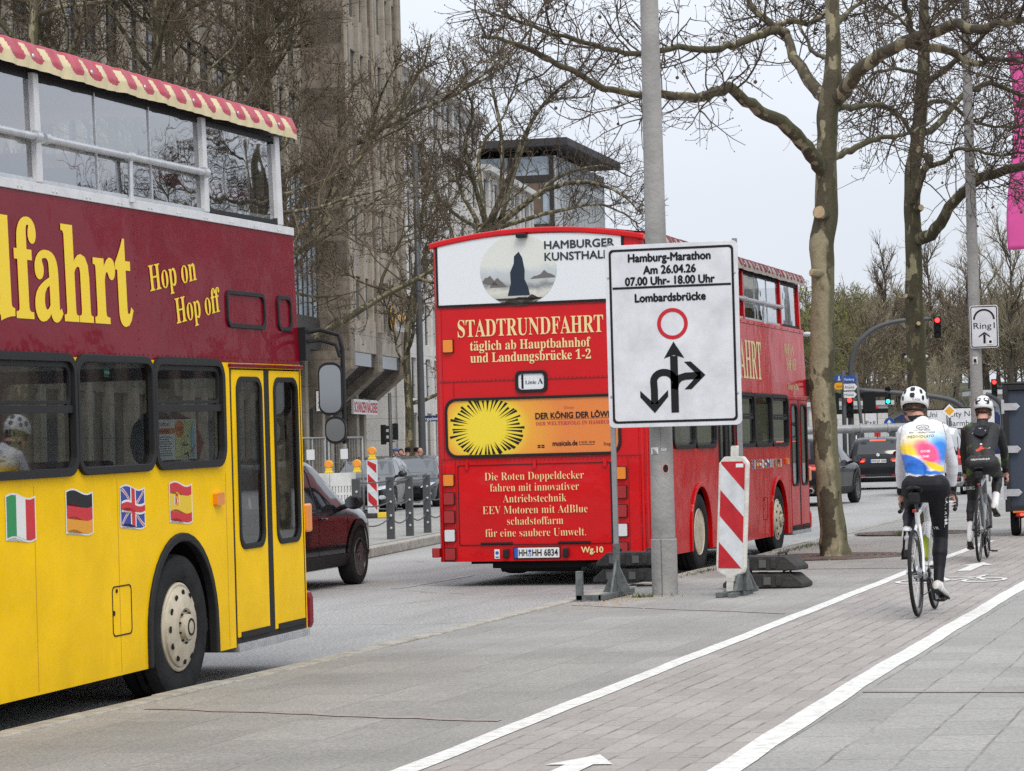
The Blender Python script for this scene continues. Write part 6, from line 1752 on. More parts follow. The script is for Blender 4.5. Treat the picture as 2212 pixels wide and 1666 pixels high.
def band_poly(k):      # slanting stripe clipped to the face
    x0, x1, y0, y1 = -BW + .028, BW - .028, .13, BHH - .045; pit = (y1 - y0) / 2.04
    sl = 1.03; c0 = y0 + k * pit + sl * x0; res = []
    P = [(x0, c0 - sl * (x0)), (x1, c0 - sl * (x1)), (x1, c0 - sl * x1 + pit / 2), (x0, c0 - sl * x0 + pit / 2)]
    def clip(P, f, lim, sgn):
        o_ = []
        for i in range(len(P)):
            a_, b_ = P[i], P[(i + 1) % len(P)]
            ia, ib = sgn * (a_[1] - lim) >= 0, sgn * (b_[1] - lim) >= 0
            if ia: o_.append(a_)
            if ia != ib:
                t_ = (lim - a_[1]) / (b_[1] - a_[1]); o_.append((a_[0] + (b_[0] - a_[0]) * t_, lim))
        return o_
    P = clip(P, 0, y0, 1); P = clip(P, 0, y1, -1) if P else P
    return P
mb = MB(); mb.plate([rect(-BW + .028, BW - .028, .13, BHH - .045)], .001, bq, 0, .026); fc = mb.build('reflective_sheet', M_beaconface, bo)
mb = MB()
for k in range(-1, 4):
    P = band_poly(k)
    if len(P) > 2: mb.plate([P], 0, bq, 0, .0285)
mb.build('red_stripe', M_beaconred, fc, fix=False)
stick(fc, 'white_label', [rect(.03, .105, BHH - .10, BHH - .065)], lambda u, v, w_: bq(u, v, .0295 + w_), M_paper)
mb = MB(); mb.box(-.03, .03, -.28, .42, .0, .05); mb.plate([[(-.2, .05), (-.03, .32), (.03, .32), (.2, .05)]], .03, lambda u, v, w_: (w_ - .015 + .09, .08 + u, v)); mb.box(.03, .14, .05, .11, .05, .34); mb.box(-.1, .12, .04, .12, .0, .05); mb.build('foot', M_steel, be, bevel=.005)
# --- second lamp post with the ring road sign
L2 = onz(2119, 1152, PZ(-4.3)); L2 = (L2.x, L2.y, PZ(L2.x))
l2 = thing('lamp_post', 'slim grey lamp post with the white ring road sign, behind the black jersey rider', 'lamp post', L2)
mb = MB(); mb.lathe([(.105, -.05), (.10, .5), (.094, 1.8), (.088, 3.0), (.08, 4.5), (.072, 6.0), (.064, 8.0), (.06, 9.5)], (0, 0, 0), (0, 0, 1), 22); mb.build('post', M_pole, l2, smooth=True)
a_, b_ = onY(2093, 661, L2[1] - .12), onY(2159, 751, L2[1] - .12)
rs_ = thing('road_sign', 'white ring road sign with a black arch and upward arrow on the slim lamp post', 'road sign', ((a_.x + b_.x) / 2, L2[1] - .12, b_.z))
W2, H2 = (b_.x - a_.x) / 2 * .965, (a_.z - b_.z)
q2 = lambda u, v, w_: (u, -w_, H2 / 2 + v)
mb = MB(); mb.plate([rrect(-W2, W2, -H2 / 2, H2 / 2, .04)], .012, q2, 0, -.012); mb.box(-.12, .12, .012, .03, H2 * .25, H2 * .3); mb.box(-.12, .12, .012, .03, H2 * .7, H2 * .75); pn_ = mb.build('panel', M_signface, rs_, bevel=.003)
mb = MB(); mb.plate([rrect(-W2 + .012, W2 - .012, -H2 / 2 + .012, H2 / 2 - .012, .032), rrect(-W2 + .025, W2 - .025, -H2 / 2 + .025, H2 / 2 - .025, .024)], 0, q2, 0, .003); mb.build('border', M_ink, pn_, fix=False)
mb = MB(); rA, rB = W2 * .77, W2 * .64; zc = H2 * .17
P = [(rA * math.cos(R(k)), zc + rA * .98 * math.sin(R(k))) for k in range(0, 181, 10)] + [(rB * math.cos(R(k)), zc + rB * .98 * math.sin(R(k))) for k in range(180, -1, -10)]
mb.plate([P], 0, q2, 0, .003)
mb.plate([rect(-.016, .016, -H2 * .39, -H2 * .18)], 0, q2, 0, .003); mb.plate([[(0, -H2 * .12), (.085, -H2 * .22), (.085, -H2 * .25), (0, -H2 * .165), (-.085, -H2 * .25), (-.085, -H2 * .22)]], 0, q2, 0, .003)
put_text(mb, 'Ring1', q2(0, -H2 * .045, .003), (1, 0, 0), (0, 0, 1), W2 * 1.5, .088, 'C', False, 0, 0, 0); mb.build('lettering', M_ink, pn_, fix=False)
stick(rs_, 'sticker', [rect(.04, .125, -H2 * .42, -H2 * .29)], lambda u, v, w_: q2(u, v, .004 + w_), M_paper); stick(rs_, 'sticker_print', [circ(.085, -H2 * .355, .022, 10)], lambda u, v, w_: q2(u, v, .0065 + w_), M_ink)
stk = lambda z, r: (lambda u, v, w_: ((r + w_) * math.sin(u / r), -(r + w_) * math.cos(u / r), z + v))
s_ = stick(l2, 'sticker', [grid_rect(.035, .055)], stk(2.56, .0915), M_paper); stick(s_, 'sticker_print', [grid_rect(.02, .022)], stk(2.56, .094), M_ink)
# --- pink banner at the right edge, hanging from a mast outside the picture
M_pink = mat('pink_banner_cloth', (.70, .085, .33), .65, var=.12, vscale=2)
DB = 52.0; tlb, blb = onD(2178, 112, DB), onD(2181, 541, DB); bnw = .95
bn = thing('banner', 'pink cloth banner with black lettering at the right edge', 'banner', (tlb.x + .5, tlb.y, blb.z))
hgt = tlb.z - blb.z
def bfn(u, v, w_):
    k = 1 - v / hgt
    return (-.5 + u * (1 - .10 * math.sin(k * 3.0)) + .10 * math.sin(k * 5.2) * (1 - u * .4) - .035, .05 * math.sin(u * 7 + k * 3) + .06 * math.sin(k * 7 + u * 2) - w_, v + .03 * u)
mb = MB(); NX, NZ = 14, 40
mb.v = [bfn(bnw * i / NX, hgt * j / NZ, 0) for j in range(NZ + 1) for i in range(NX + 1)]
mb.f = [(j * (NX + 1) + i, j * (NX + 1) + i + 1, (j + 1) * (NX + 1) + i + 1, (j + 1) * (NX + 1) + i) for j in range(NZ) for i in range(NX)]; mb.m = [0] * len(mb.f)
o = mb.build('cloth', M_pink, bn, smooth=True); sdm = o.modifiers.new('thickness', 'SOLIDIFY'); sdm.thickness = .004
mb = MB()
put_text(mb, 'QUARTIER', (0, 0, 0), (1, 0, 0), (0, 0, 1), 1.1, .17, 'L', fn=lambda u, v: bfn(.14 + u * .75, .95 + v - .12 * u, .012))
for s, uu, vv in (('BEIM', .12, 1.75), ('STRASSE', .32, 1.65)):
    put_text(mb, s, (0, 0, 0), (1, 0, 0), (0, 0, 1), 1.1, .15, 'L', fn=lambda u, v: bfn(uu - v * .9, vv + u * .8, .012))
mb.plate([[(.06 + .02 * math.cos(k), 1.35) for k in (0,)] + [(.06, 1.38), (.25, 1.22), (.5, 1.14), (.5, 1.17), (.26, 1.25)]], 0, lambda u, v, w_: bfn(u, v, .012))
mb.build('lettering', M_ink, o, fix=False)
mb = MB(); mb.tube([(.62, .08, -blb.z), (.62, .08, hgt + .4)], .05, 12); mb.tube([(-.55, .05, hgt + .02), (.66, .05, hgt + .02)], .015, 6); mb.build('mast', M_galv, bn, smooth=True)
# --- bollards with slack chains on the median
def bollard(label, p):
    t = thing('bollard', label, 'bollard', (p.x, p.y, .155), R(6), group='square steel bollards along the median')
    mb = MB(); mb.box(-.06, .06, -.05, .05, -.03, 1.0); mb.build('post', M_darkpole, t, bevel=.008)
    for z in (.18, .38, .60, .80):
        mb = MB(); mb.lathe([(.022, 0), (.02, .014), (0, .018)], (.02, -.05, z), (0, -1, 0), 8); mb.build('bolt', M_alu, t)
    return t
bz_ = [onz(772, 1176, .155), onz(845, 1165, .155), onz(886, 1158, .155), onz(924, 1151, .155), onz(962, 1145, .155)]
bp = bz_
for p, lab in zip(bp, ('steel bollard on the median just above the blackish car bonnet', 'steel bollard on the median, between the marker board and the anthracite car', 'steel bollard on the median in front of the anthracite car door', 'steel bollard on the median close to the red bus rear edge', 'steel bollard on the median hidden behind the red bus rear')):
    bollard(lab, p)
for i, (a_, b_) in enumerate(zip(bp, bp[1:])):
    mb = MB()
    for z, sag in ((.95, .03), (.60, .05), (.36, .12)):
        P = [a_.lerp(b_, t / 8) + Vector((0, 0, z - sag * 4 * (t / 8) * (1 - t / 8))) for t in range(9)]
        mb.tube(P, .012, 5)
    o = mb.build('chain_strand', M_darkpole, None, smooth=True)
    tag(o, ('sagging cable strands right of the blackish car bonnet', 'sagging cable strands in front of the anthracite car nose', 'sagging cable strands in front of the anthracite car side', 'sagging cable strands running behind the red bus rear')[i], 'cable', 'cables strung between the bollards')
# --- building-site fence, barrier, lamps and marker board on the far side of the street
FY = 70.5
f0, f1, f2_ = onD(650, 1098, 66), onD(705, 1098, 67.0), onD(786, 1098, 68.5)
def fence_panel(lab, a_, b_, h=2.0, sheet_=None):
    c = (a_ + b_) / 2; ang = math.atan2(b_.y - a_.y, b_.x - a_.x); L = (Vector((b_.x - a_.x, b_.y - a_.y, 0))).length
    t = thing('fence_panel', lab, 'site fence', (c.x, c.y, 0), ang, group='mobile wire fence panels')
    mb = MB()
    for x in (-L / 2, L / 2): mb.tube([(x, 0, .06), (x, 0, h)], .03, 8)
    for z in (.15, h - .02): mb.tube([(-L / 2, 0, z), (L / 2, 0, z)], .024, 8)
    mb.tube([(0, 0, .15), (0, 0, h)], .02, 6)
    mb.build('frame', M_galv, t, smooth=True)
    mb = MB(); n = int(L / .12)
    for k in range(1, n): x = -L / 2 + L * k / n; mb.tube([(x, 0, .15), (x, 0, h)], .0045, 3, 0, False)
    for k in range(1, 9): z = .15 + (h - .17) * k / 9; mb.tube([(-L / 2, 0, z), (L / 2, 0, z)], .0045, 3, 0, False)
    mb.build('wire_mesh', M_galv, t, fix=False)
    mb = MB(); mb.box(-.3, .05, -.03, -.02, h - .55, h - .3); mb.build('notice', M_signw, t)
    for x in (-L / 2, L / 2):
        mb = MB(); mb.box(x - .12, x + .12, -.35, .35, 0, .12); mb.build('foot', M_recyc, t, bevel=.02)
    return t
fence_panel('wire fence panel behind the yellow bus mirror, left of the pair', f0, f1)
fence_panel('wire fence panel with a blue and white notice, next to the striped marker board', f1 + Vector((.08, .05, 0)), f2_)
M_barrier = mat('white_barrier_plastic', (.62, .62, .60), .6, var=.12, vscale=6)
b0, b1 = onD(655, 1100, 64.5), onD(770, 1106, 65.5)
for i in range(2):
    a_, b_ = b0.lerp(b1, i * .5), b0.lerp(b1, i * .5 + .49); c = (a_ + b_) / 2; L = (b_ - a_).length
    t = thing('barrier', ('white plastic site barrier behind the blackish car roof', 'white plastic site barrier under the right amber lamps')[i], 'barrier', (c.x, c.y, 0), math.atan2(b_.y - a_.y, b_.x - a_.x), group='white plastic site barriers')
    mb = MB(); mb.box(-L / 2, L / 2, -.03, .03, .80, 1.12); mb.box(-L / 2, L / 2, -.03, .03, .25, .42)
    for k in range(9): x = -L / 2 + .03 + (L - .06) * k / 8; mb.box(x - .03, x + .03, -.026, .026, .05, .85)
    mb.box(-L / 2, L / 2, -.028, .028, .58, .64)
    mb.build('panel', M_barrier, t, bevel=.008)
    mb = MB()
    for x in (-L / 2 + .2, L / 2 - .2): mb.box(x - .1, x + .1, -.3, .3, 0, .08)
    mb.build('foot', M_recyc, t, bevel=.02)
M_amberlit = mat('amber_lamp_glass', (.80, .27, .01), .25, coat=.8)
M_lampyel = mat('yellow_plastic', (.72, .50, .02), .5)
def site_lamp(lab, p, z):
    t = thing('warning_lamp', lab, 'warning lamp', (p.x, p.y, z), R(10), group='amber warning lamps on the site barriers')
    mb = MB(); mb.box(-.075, .075, -.05, .05, 0, .12); mb.box(-.10, .10, -.06, .06, 0, .05); mb.build('battery_case', M_lampyel, t, bevel=.015)
    mb = MB(); mb.lathe([(.08, -.05), (.095, -.035), (.098, 0), (.095, .035), (.08, .05)], (0, 0, .21), (0, 1, 0), 20); ln = mb.build('lens', M_amberlit, t, smooth=True, ang=40)
    mb = MB(); mb.plate([circ(0, 0, .106, 24), circ(0, 0, .09, 24)], .04, lambda u, v, w_: (u, w_ - .02, .21 + v)); mb.build('lens_rim', M_lampyel, ln)
    return t
site_lamp('amber warning lamp on the barrier behind the blackish car roof, leftmost of three', onD(711, 1036, 64.6), 1.12)
site_lamp('amber warning lamp on the barrier just left of the striped marker board', onD(772, 1035, 65.2), 1.12)
mbp = onz(805, 1112, 0); mbp = onD(807, 1112, 66.0)
t = thing('marker_board', 'red and white striped marker board between the fence and the anthracite car', 'marker board', (mbp.x, mbp.y, 0), R(4))
mb = MB(); mb.plate([rrect(-.13, .13, .12, 1.42, .03)], .05, lambda u, v, w_: (u, -w_, v)); o = mb.build('board', M_beaconface, t, bevel=.012)
mb = MB()
for k in range(3): mb.plate([[(-.11, .2 + k * .44 + .22), (.11, .2 + k * .44), (.11, .42 + k * .44), (-.11, min(1.4, .64 + k * .44))]], 0, lambda u, v, w_: (u, -.053, v))
mb.build('red_stripe', M_beaconred, o, fix=False)
mb = MB(); mb.box(-.45, .45, -.25, .3, .0, .12); mb.box(.16, .5, -.27, .0, .005, .14, 1); mb.build('foot', [M_recyc, M_lampyel], t, bevel=.02)
site_lamp('amber warning lamp on top of the striped marker board', Vector((mbp.x, mbp.y, 0)), 1.42)
# --- street lamp, traffic lights and street name on the left
pz_ = onD(914, 1030, 92); t = thing('lamp_post', 'dark slim lamp post right behind the red bus rear edge', 'lamp post', (pz_.x, pz_.y, 0))
mb = MB(); mb.lathe([(.14, 0), (.13, 1), (.11, 6), (.085, 12)], (0, 0, 0), (0, 0, 1), 14); mb.build('post', M_darkpole, t, smooth=True)
sn = onD(904, 905, 92.4); t2 = thing('street_sign', 'small dark blue street name sign on the dark slim lamp post', 'street sign', (sn.x, sn.y, sn.z - .14), R(12))
mb = MB(); mb.box(-.03, .72, -.02, .02, .04, .24); o = mb.build('plate', mat('street_sign_blue', (.015, .03, .11), .4), t2); mb = MB(); put_text(mb, 'Georgsplatz', (.0, -.024, .085), (1, 0, 0), (0, 0, 1), .66, .10, 'L', off=.01); mb.build('lettering', M_plate, o, fix=False)
M_sigbox = mat('signal_housing', (.012, .013, .013), .6)
M_sigred = mat('signal_red_lit', (1, .02, .02), .4, emit=6); M_siggreen = mat('signal_green_lit', (.02, 1, .55), .4, emit=4); M_sigoff = mat('signal_lens_off', (.02, .02, .02), .3)
def signal(par, c, rz, lit, face=1, s=1., board=False):
    """three-lamp head; c is its centre, lamps look towards -y before turning by rz"""
    Q = Matrix.Translation(c) @ Matrix.Rotation(rz, 4, 'Z')
    T = lambda x, y, z: Q @ Vector((x * s, y * s, z * s))
    mb = MB(); mb.box(-.16, .16, -.08, .14, -.48, .48, 0, T); h = mb.build('signal_head', M_sigbox, par, bevel=.02)
    for i, z in enumerate((.31, 0, -.31)):
        m = M_sigoff
        if lit == 'r' and i == 0: m = M_sigred
        if lit == 'g' and i == 2: m = M_siggreen
        mb = MB(); mb.plate([circ(0, z, .105, 18)], .02, lambda u, v, w_: T(u, -.08 - w_, v)); mb.build('signal_lens', m, h)
        mb = MB(); P = [(.125 * math.cos(R(k)), z + .125 * math.sin(R(k))) for k in range(-20, 201, 20)]
        for (a0, b0), (a1, b1) in zip(P, P[1:]): mb.add([T(a0, -.08, b0), T(a1, -.08, b1), T(a1, -.26, b1), T(a0, -.26, b0)], [(0, 1, 2, 3)])
        mb.build('visor', M_sigbox, h, fix=False)
    return h
ps = onD(846, 1030, 95); t = thing('traffic_light', 'dark traffic light seen from the side on the far left pavement', 'traffic light', (ps.x, ps.y, 0))
mb = MB(); mb.lathe([(.08, 0), (.07, 1), (.06, 3.7)], (0, 0, 0), (0, 0, 1), 12); mb.build('mast', M_darkpole, t, smooth=True)
signal(t, Vector((-.24, 0, 2.25)), R(95), None, s=.72); signal(t, Vector((.15, .1, 2.35)), R(190), None, s=.6)
mb = MB(); mb.tube([(-.24, 0, 2.0), (.15, 0, 2.0)], .02, 6); mb.tube([(-.24, 0, 2.5), (.15, 0, 2.5)], .02, 6); mb.build('bracket', M_darkpole, t)
# --- arched signal mast on the right
AM = onD(1841, 1030, 118); t = thing('traffic_light', 'arched grey signal mast with one red light on its arm and one on its post', 'traffic light', (AM.x, AM.y, 0))
def rel(x, y, D=118): return onD(x, y, D) - Vector((AM.x, AM.y, 0))
pts = [rel(1841, 1010), rel(1838, 900), rel(1837, 830), rel(1838, 790), rel(1846, 757), rel(1862, 732), rel(1890, 710), rel(1925, 697), rel(1965, 691), rel(2010, 689)]
P, Q = smooth_pts(pts, [.14, .13, .125, .12, .115, .11, .10, .095, .09, .085], 4); mb = MB(); mb.tube(P, Q, 12); mb.build('mast', M_darkpole, t, smooth=True)
signal(t, rel(2025, 707) , R(8), 'r', s=.98); signal(t, rel(1838, 880) + Vector((0, -.3, 0)), R(8), 'r', s=.98)
for dx, y_ in ((-.8, 870), (.8, 870)):
    mb = MB(); c = rel(1838, 872); mb.box(c.x + dx - .28, c.x + dx + .28, c.y - .05, c.y + .1, c.z - .4, c.z + .5); mb.build('side_head', M_sigbox, t, bevel=.03)
mb = MB(); c = rel(1838, 872)
for z in (.35, -.35): mb.box(c.x - 1.6, c.x + 1.6, c.y + .0, c.y + .06, c.z + z - .1, c.z + z + .1)
mb.build('bracket', M_sigbox, t)
# ================================================================== what stands farther down the street
for (x0, y0, x1, y1, hx, hy, lit, D, lab, arch) in (
    (2087, 945, 0, 0, 1918, 855, 'g', 150, 'far arched mast with a green light left of the rider in the white jersey', [(2087, 945), (2086, 905), (2077, 880), (2055, 865), (2010, 856), (1960, 851), (1850, 843)]),
    (2168, 945, 0, 0, 2148, 838, 'r', 150, 'far signal head with a red light beside the slim lamp post', [(2167, 940), (2166, 890), (2158, 868), (2140, 855), (2130, 853)])):
    b = onD(arch[0][0], 1000, D); t = thing('traffic_light', lab, 'traffic light', (b.x, b.y, 0)); o0 = Vector((b.x, b.y, 0))
    P, Q = smooth_pts([Vector((0, 0, 0))] + [onD(x, y, D) - o0 for x, y in arch], [.14] * (len(arch) + 1), 4); mb = MB(); mb.tube(P, Q, 10); mb.build('mast', M_darkpole, t, smooth=True)
    signal(t, onD(hx, hy, D) - o0, R(8), lit)
    if lit == 'r': mb = MB(); mb.tube([onD(2148, 838, D) - o0, onD(2230, 835, D) - o0], .09, 8); mb.build('arm', M_darkpole, t, smooth=True)
# direction signs left of the mast
D = 112; b = onD(1826, 1000, D); t = thing('direction_sign', 'post with blue, yellow and white direction arrows beside the nearer plane tree', 'direction sign', (b.x, b.y, 0)); o0 = Vector((b.x, b.y, 0))
mb = MB(); mb.tube([(0, 0, 0), onD(1821, 800, D) - o0], .09, 10); mb.tube([Vector((.9, .05, 0)), onD(1848, 805, D) - o0], .07, 10); mb.build('post', M_darkpole, t, smooth=True)
M_dblue = mat('direction_blue', (.012, .07, .30), .4); M_dyel = mat('direction_yellow', (.72, .33, .01), .4)
for x0, x1, y0, y1, m, s, right in ((1806, 1820, 810, 825, M_dblue, '', False), (1806, 1820, 827, 842, M_dyel, 'Centrum', False), (1823, 1847, 812, 827, M_dblue, 'Flensburg', True), (1823, 1847, 829, 844, M_signface, 'Altona', True), (1823, 1846, 846, 860, M_signface, 'Messe', True)):
    p0, p1 = onD(x0, y1, D - .3) - o0, onD(x1, y0, D - .3) - o0; w_, h_ = p1.x - p0.x, p1.z - p0.z
    f = lambda u, v, q_: (p0.x + u, p0.y - q_, p0.z + v)
    lp_ = [(0, 0), (w_, 0), (w_ + h_ * .4, h_ / 2), (w_, h_), (0, h_)] if right else [(0, 0), (w_, 0), (w_, h_), (0, h_), (-h_ * .4, h_ / 2)]
    mb = MB(); mb.plate([lp_], .04, f); o = mb.build('arrow_board', m, t, bevel=.008)
    mb = MB()
    if s: put_text(mb, s, f(w_ * .08, h_ * .3, .044), (1, 0, 0), (0, 0, 1), w_ * .88, h_ * .38, 'L', lift=0)
    else: mb.plate([[(w_ * .3, h_ * .15), (w_ * .42, h_ * .15), (w_ * .5, h_ * .85), (w_ * .58, h_ * .15), (w_ * .7, h_ * .15), (w_ * .55, h_ * .85), (w_ * .45, h_ * .85)]], 0, f, 0, .044)
    mb.build('lettering', M_plate if m is M_dblue else M_ink, o, fix=False)
# overhead steel gantry pipe and red-and-white hoarding along the site
D = 108; a_, b_ = onD(1740, 930, D), onD(2040, 921, D)
t = thing('pipeline', 'thick grey site pipe running across the street scene behind the cars', 'pipe', ((a_.x + b_.x) / 2, (a_.y + b_.y) / 2, 0)); o0 = Vector(t.location)
mb = MB(); mb.tube([a_ - o0, b_ - o0], .17, 16)
for k in range(6): p = a_.lerp(b_, k / 5) - o0; d_ = (b_ - a_).normalized(); mb.tube([p - d_ * .05, p + d_ * .05], .21, 16)
mb.build('pipe', M_galv, t, smooth=True, ang=40)
mb = MB()
for k in range(4): p = a_.lerp(b_, (k + .5) / 4) - o0; mb.box(p.x - .12, p.x + .12, p.y - .1, p.y + .1, 0, p.z - .15)
mb.build('support', M_darkpole, t)
D = 122; a_, b_ = onD(1730, 950, D), onD(2075, 938, D)
t = thing('hoarding', 'low red and white site hoarding behind the grey pipe', 'hoarding', ((a_.x + b_.x) / 2, (a_.y + b_.y) / 2, 0)); o0 = Vector(t.location)
mb = MB(); n = 26
for k in range(n):
    p, q_ = a_.lerp(b_, k / n) - o0, a_.lerp(b_, (k + .97) / n) - o0
    mb.add([(p.x, p.y, 0), (q_.x, q_.y, 0), (q_.x, q_.y, 2.05), (p.x, p.y, 2.05), (p.x, p.y + .1, 0), (q_.x, q_.y + .1, 0), (q_.x, q_.y + .1, 2.05), (p.x, p.y + .1, 2.05)], [(0, 1, 2, 3), (4, 7, 6, 5), (3, 2, 6, 7), (0, 3, 7, 4), (1, 5, 6, 2)], 0 if k % 4 else 1)
mb.build('panel', [M_mull, M_beaconred], t)
# small round and square signs
def small_sign(name, lab, x, y, D, size, mk, foot=985):
    c = onD(x, y, D); t = thing(name, lab, 'road sign', (c.x, c.y, 0), R(6)); mb = MB(); mb.tube([(0, .03, 0), (0, .03, c.z + .2)], .035, 8); mb.build('post', M_darkpole, t, smooth=True); mk(t, c.z, size); return t
def roundel(bg, fg, pts):
    def mk(t, z, s):
        f = lambda u, v, w_: (u, -w_, z + v)
        mb = MB(); mb.plate([circ(0, 0, s, 24)], .02, f); o = mb.build('disc', bg, t); mb = MB()
        for p in pts: mb.plate([[(a * s, b * s) for a, b in p]], 0, f, 0, .023)
        mb.build('symbol', fg, o, fix=False)
    return mk
def diamond(t, z, s):
    f = lambda u, v, w_: (u, -w_, z + v); mb = MB(); mb.plate([[(0, -s), (s, 0), (0, s), (-s, 0)]], .02, f); o = mb.build('board', M_plate, t); mb = MB(); s *= .68; mb.plate([[(0, -s), (s, 0), (0, s), (-s, 0)]], 0, f, 0, .023); mb.build('symbol', M_dyel, o, fix=False)
M_noentry = mat('no_entry_red', (.50, .02, .03), .4)
small_sign('road_sign', 'white and yellow diamond priority sign right of the white helmet', 2051, 888, 80, .205, diamond)
small_sign('road_sign', 'round blue sign with a white upward arrow left of the white jersey', 1921, 914, 125, .24, roundel(M_dblue, M_plate, [[(-.1, -.6), (.1, -.6), (.1, .1), (-.1, .1)], [(-.45, .05), (0, .62), (.45, .05)]]))
small_sign('road_sign', 'round red no entry sign left of the white helmet', 1890, 886, 150, .25, roundel(M_noentry, M_plate, [[(-.65, -.16), (.65, -.16), (.65, .16), (-.65, .16)]]))
for x, y, D, w2, h2, txt, lab in ((2022, 905, 100, .42, .36, ('Uni', 'Hafen'), 'white direction board half hidden behind the white jersey rider'), (2094, 903, 100, .95, .40, ('City Nord', 'Barmbek'), 'white direction board with black writing behind the black jersey rider'), (1882, 914, 125, .3, .5, ('P+R',), 'small white site notice board left of the blue arrow sign')):
    c = onD(x, y, D); t = thing('direction_board', lab, 'road sign', (c.x, c.y, 0), R(5)); mb = MB(); mb.box(-w2, w2, -.03, .03, c.z - h2, c.z + h2); o = mb.build('board', M_signface, t)
    mb = MB(); mb.plate([rect(-w2, w2, c.z - h2, c.z + h2), rect(-w2 + .04, w2 - .04, c.z - h2 + .04, c.z + h2 - .04)], 0, lambda u, v, w_: (u, -.034, v))
    for k, s in enumerate(txt): put_text(mb, s, (-w2 * .8, -.034, c.z + (.06 if len(txt) > 1 else -.1) - k * .34), (1, 0, 0), (0, 0, 1), None, .2, 'L', lift=0)
    mb.build('lettering', M_ink, o, fix=False)
    for sx in (-.7, .7): mb = MB(); mb.tube([(sx * w2, .06, 0), (sx * w2, .06, c.z + h2)], .04, 8); mb.build('post', M_darkpole, t)
# thin park lamps among the trees
for x, yt, D, lab in ((1986, 772, 190, 'thin twin-headed lamp post in front of the wood, right of the farther plane tree'), (1735, 724, 160, 'far street lamp with a pale curved head, just right of the red bus roof')):
    b = onD(x, 1000, D); t = thing('lamp_post', lab, 'lamp post', (b.x, b.y, 0)); tp = onD(x, yt, D).z; mb = MB(); mb.tube([(0, 0, 0), (0, 0, tp)], [.1, .06], 8); mb.build('post', M_galv, t, smooth=True)
    mb = MB()
    for sx in (-.45, .45): mb.ball((sx, 0, tp + .05), .4, 10, 0, (1, .8, .35))
    mb.build('lamp_head', M_mull, t, smooth=True)
# dark blue coach crossing at the far junction
D = 205; a_ = onD(1923, 960, D); cb = thing('coach', 'dark blue coach crossing behind the riders at the far junction', 'bus', (a_.x, a_.y, 0), R(6)); L = 8.2; H_ = 3.7
P_navy = paint('navy_coach_paint', (.012, .022, .085), .3)
mb = MB(); mb.plate([[(0, .5), (0, 1.3), (.35, H_ - .3), (.9, H_), (L - .2, H_), (L, H_ - .3), (L, .5)]], 2.5, lambda u, v, w_: (u, w_, v)); mb.build('body', P_navy, cb, bevel=.06)
for x0 in (1.0, 2.6, 4.2, 5.8): mb = MB(); mb.box(x0, x0 + 1.45, -.02, .0, 1.7, 2.7); mb.build('window', M_carglass, cb)
mb = MB(); mb.plate([[(.06, 1.4), (.5, H_ - .45), (.85, H_ - .45), (.85, 1.4)]], .02, lambda u, v, w_: (u, -w_, v)); mb.build('windscreen_side', M_carglass, cb)
for x0 in (1.5, 6.3): mb = MB(); mb.lathe([(.3, -.12), (.48, -.12), (.5, 0), (.48, .12), (.3, .12)], (x0, .1, .5), (0, -1, 0), 18); mb.build('wheel', M_tyre, cb)
mb = MB(); put_text(mb, 'SUPER', (1.2, -.025, .95), (1, 0, 0), (0, 0, 1), 1.6, .55, 'L', lift=0); mb.build('lettering', mat('coach_red_print', (.45, .02, .06), .5), cb, fix=False)
# ---- wooded slope
mb = MB(); xs = [-420 + 30 * i for i in range(29)]
prof = [(232, 0), (262, .6), (300, 3.5), (350, 7.5), (420, 10), (520, 11), (700, 9)]
for j, (yy, zz) in enumerate(prof):
    for i, x in enumerate(xs): mb.v.append((x, yy + (-.27 * 0), zz + (.7 * math.sin(x * .05 + j) if zz > 1 else 0)))
n = len(xs); mb.f = [(j * n + i, j * n + i + 1, (j + 1) * n + i + 1, (j + 1) * n + i) for j in range(len(prof) - 1) for i in range(n - 1)]; mb.m = [0] * len(mb.f)
struct(mb.build('wooded_slope', mat('leaf_litter', (.085, .075, .045), .95, col2=(.05, .06, .025), vscale=.25), smooth=True))
def zs(y): return interp(prof, y)
M_tw_a = mat('wood_twigs_brown', (.16, .122, .082), .95, var=.4, vscale=.6); M_tw_b = mat('wood_twigs_pale', (.24, .205, .135), .95, var=.4, vscale=.6); M_leafy = mat('spring_leaves', (.185, .20, .035), .9, col2=(.10, .12, .025), vscale=.5)
M_trunk_far = mat('far_trunk', (.075, .062, .048), .95, var=.4, vscale=.8)
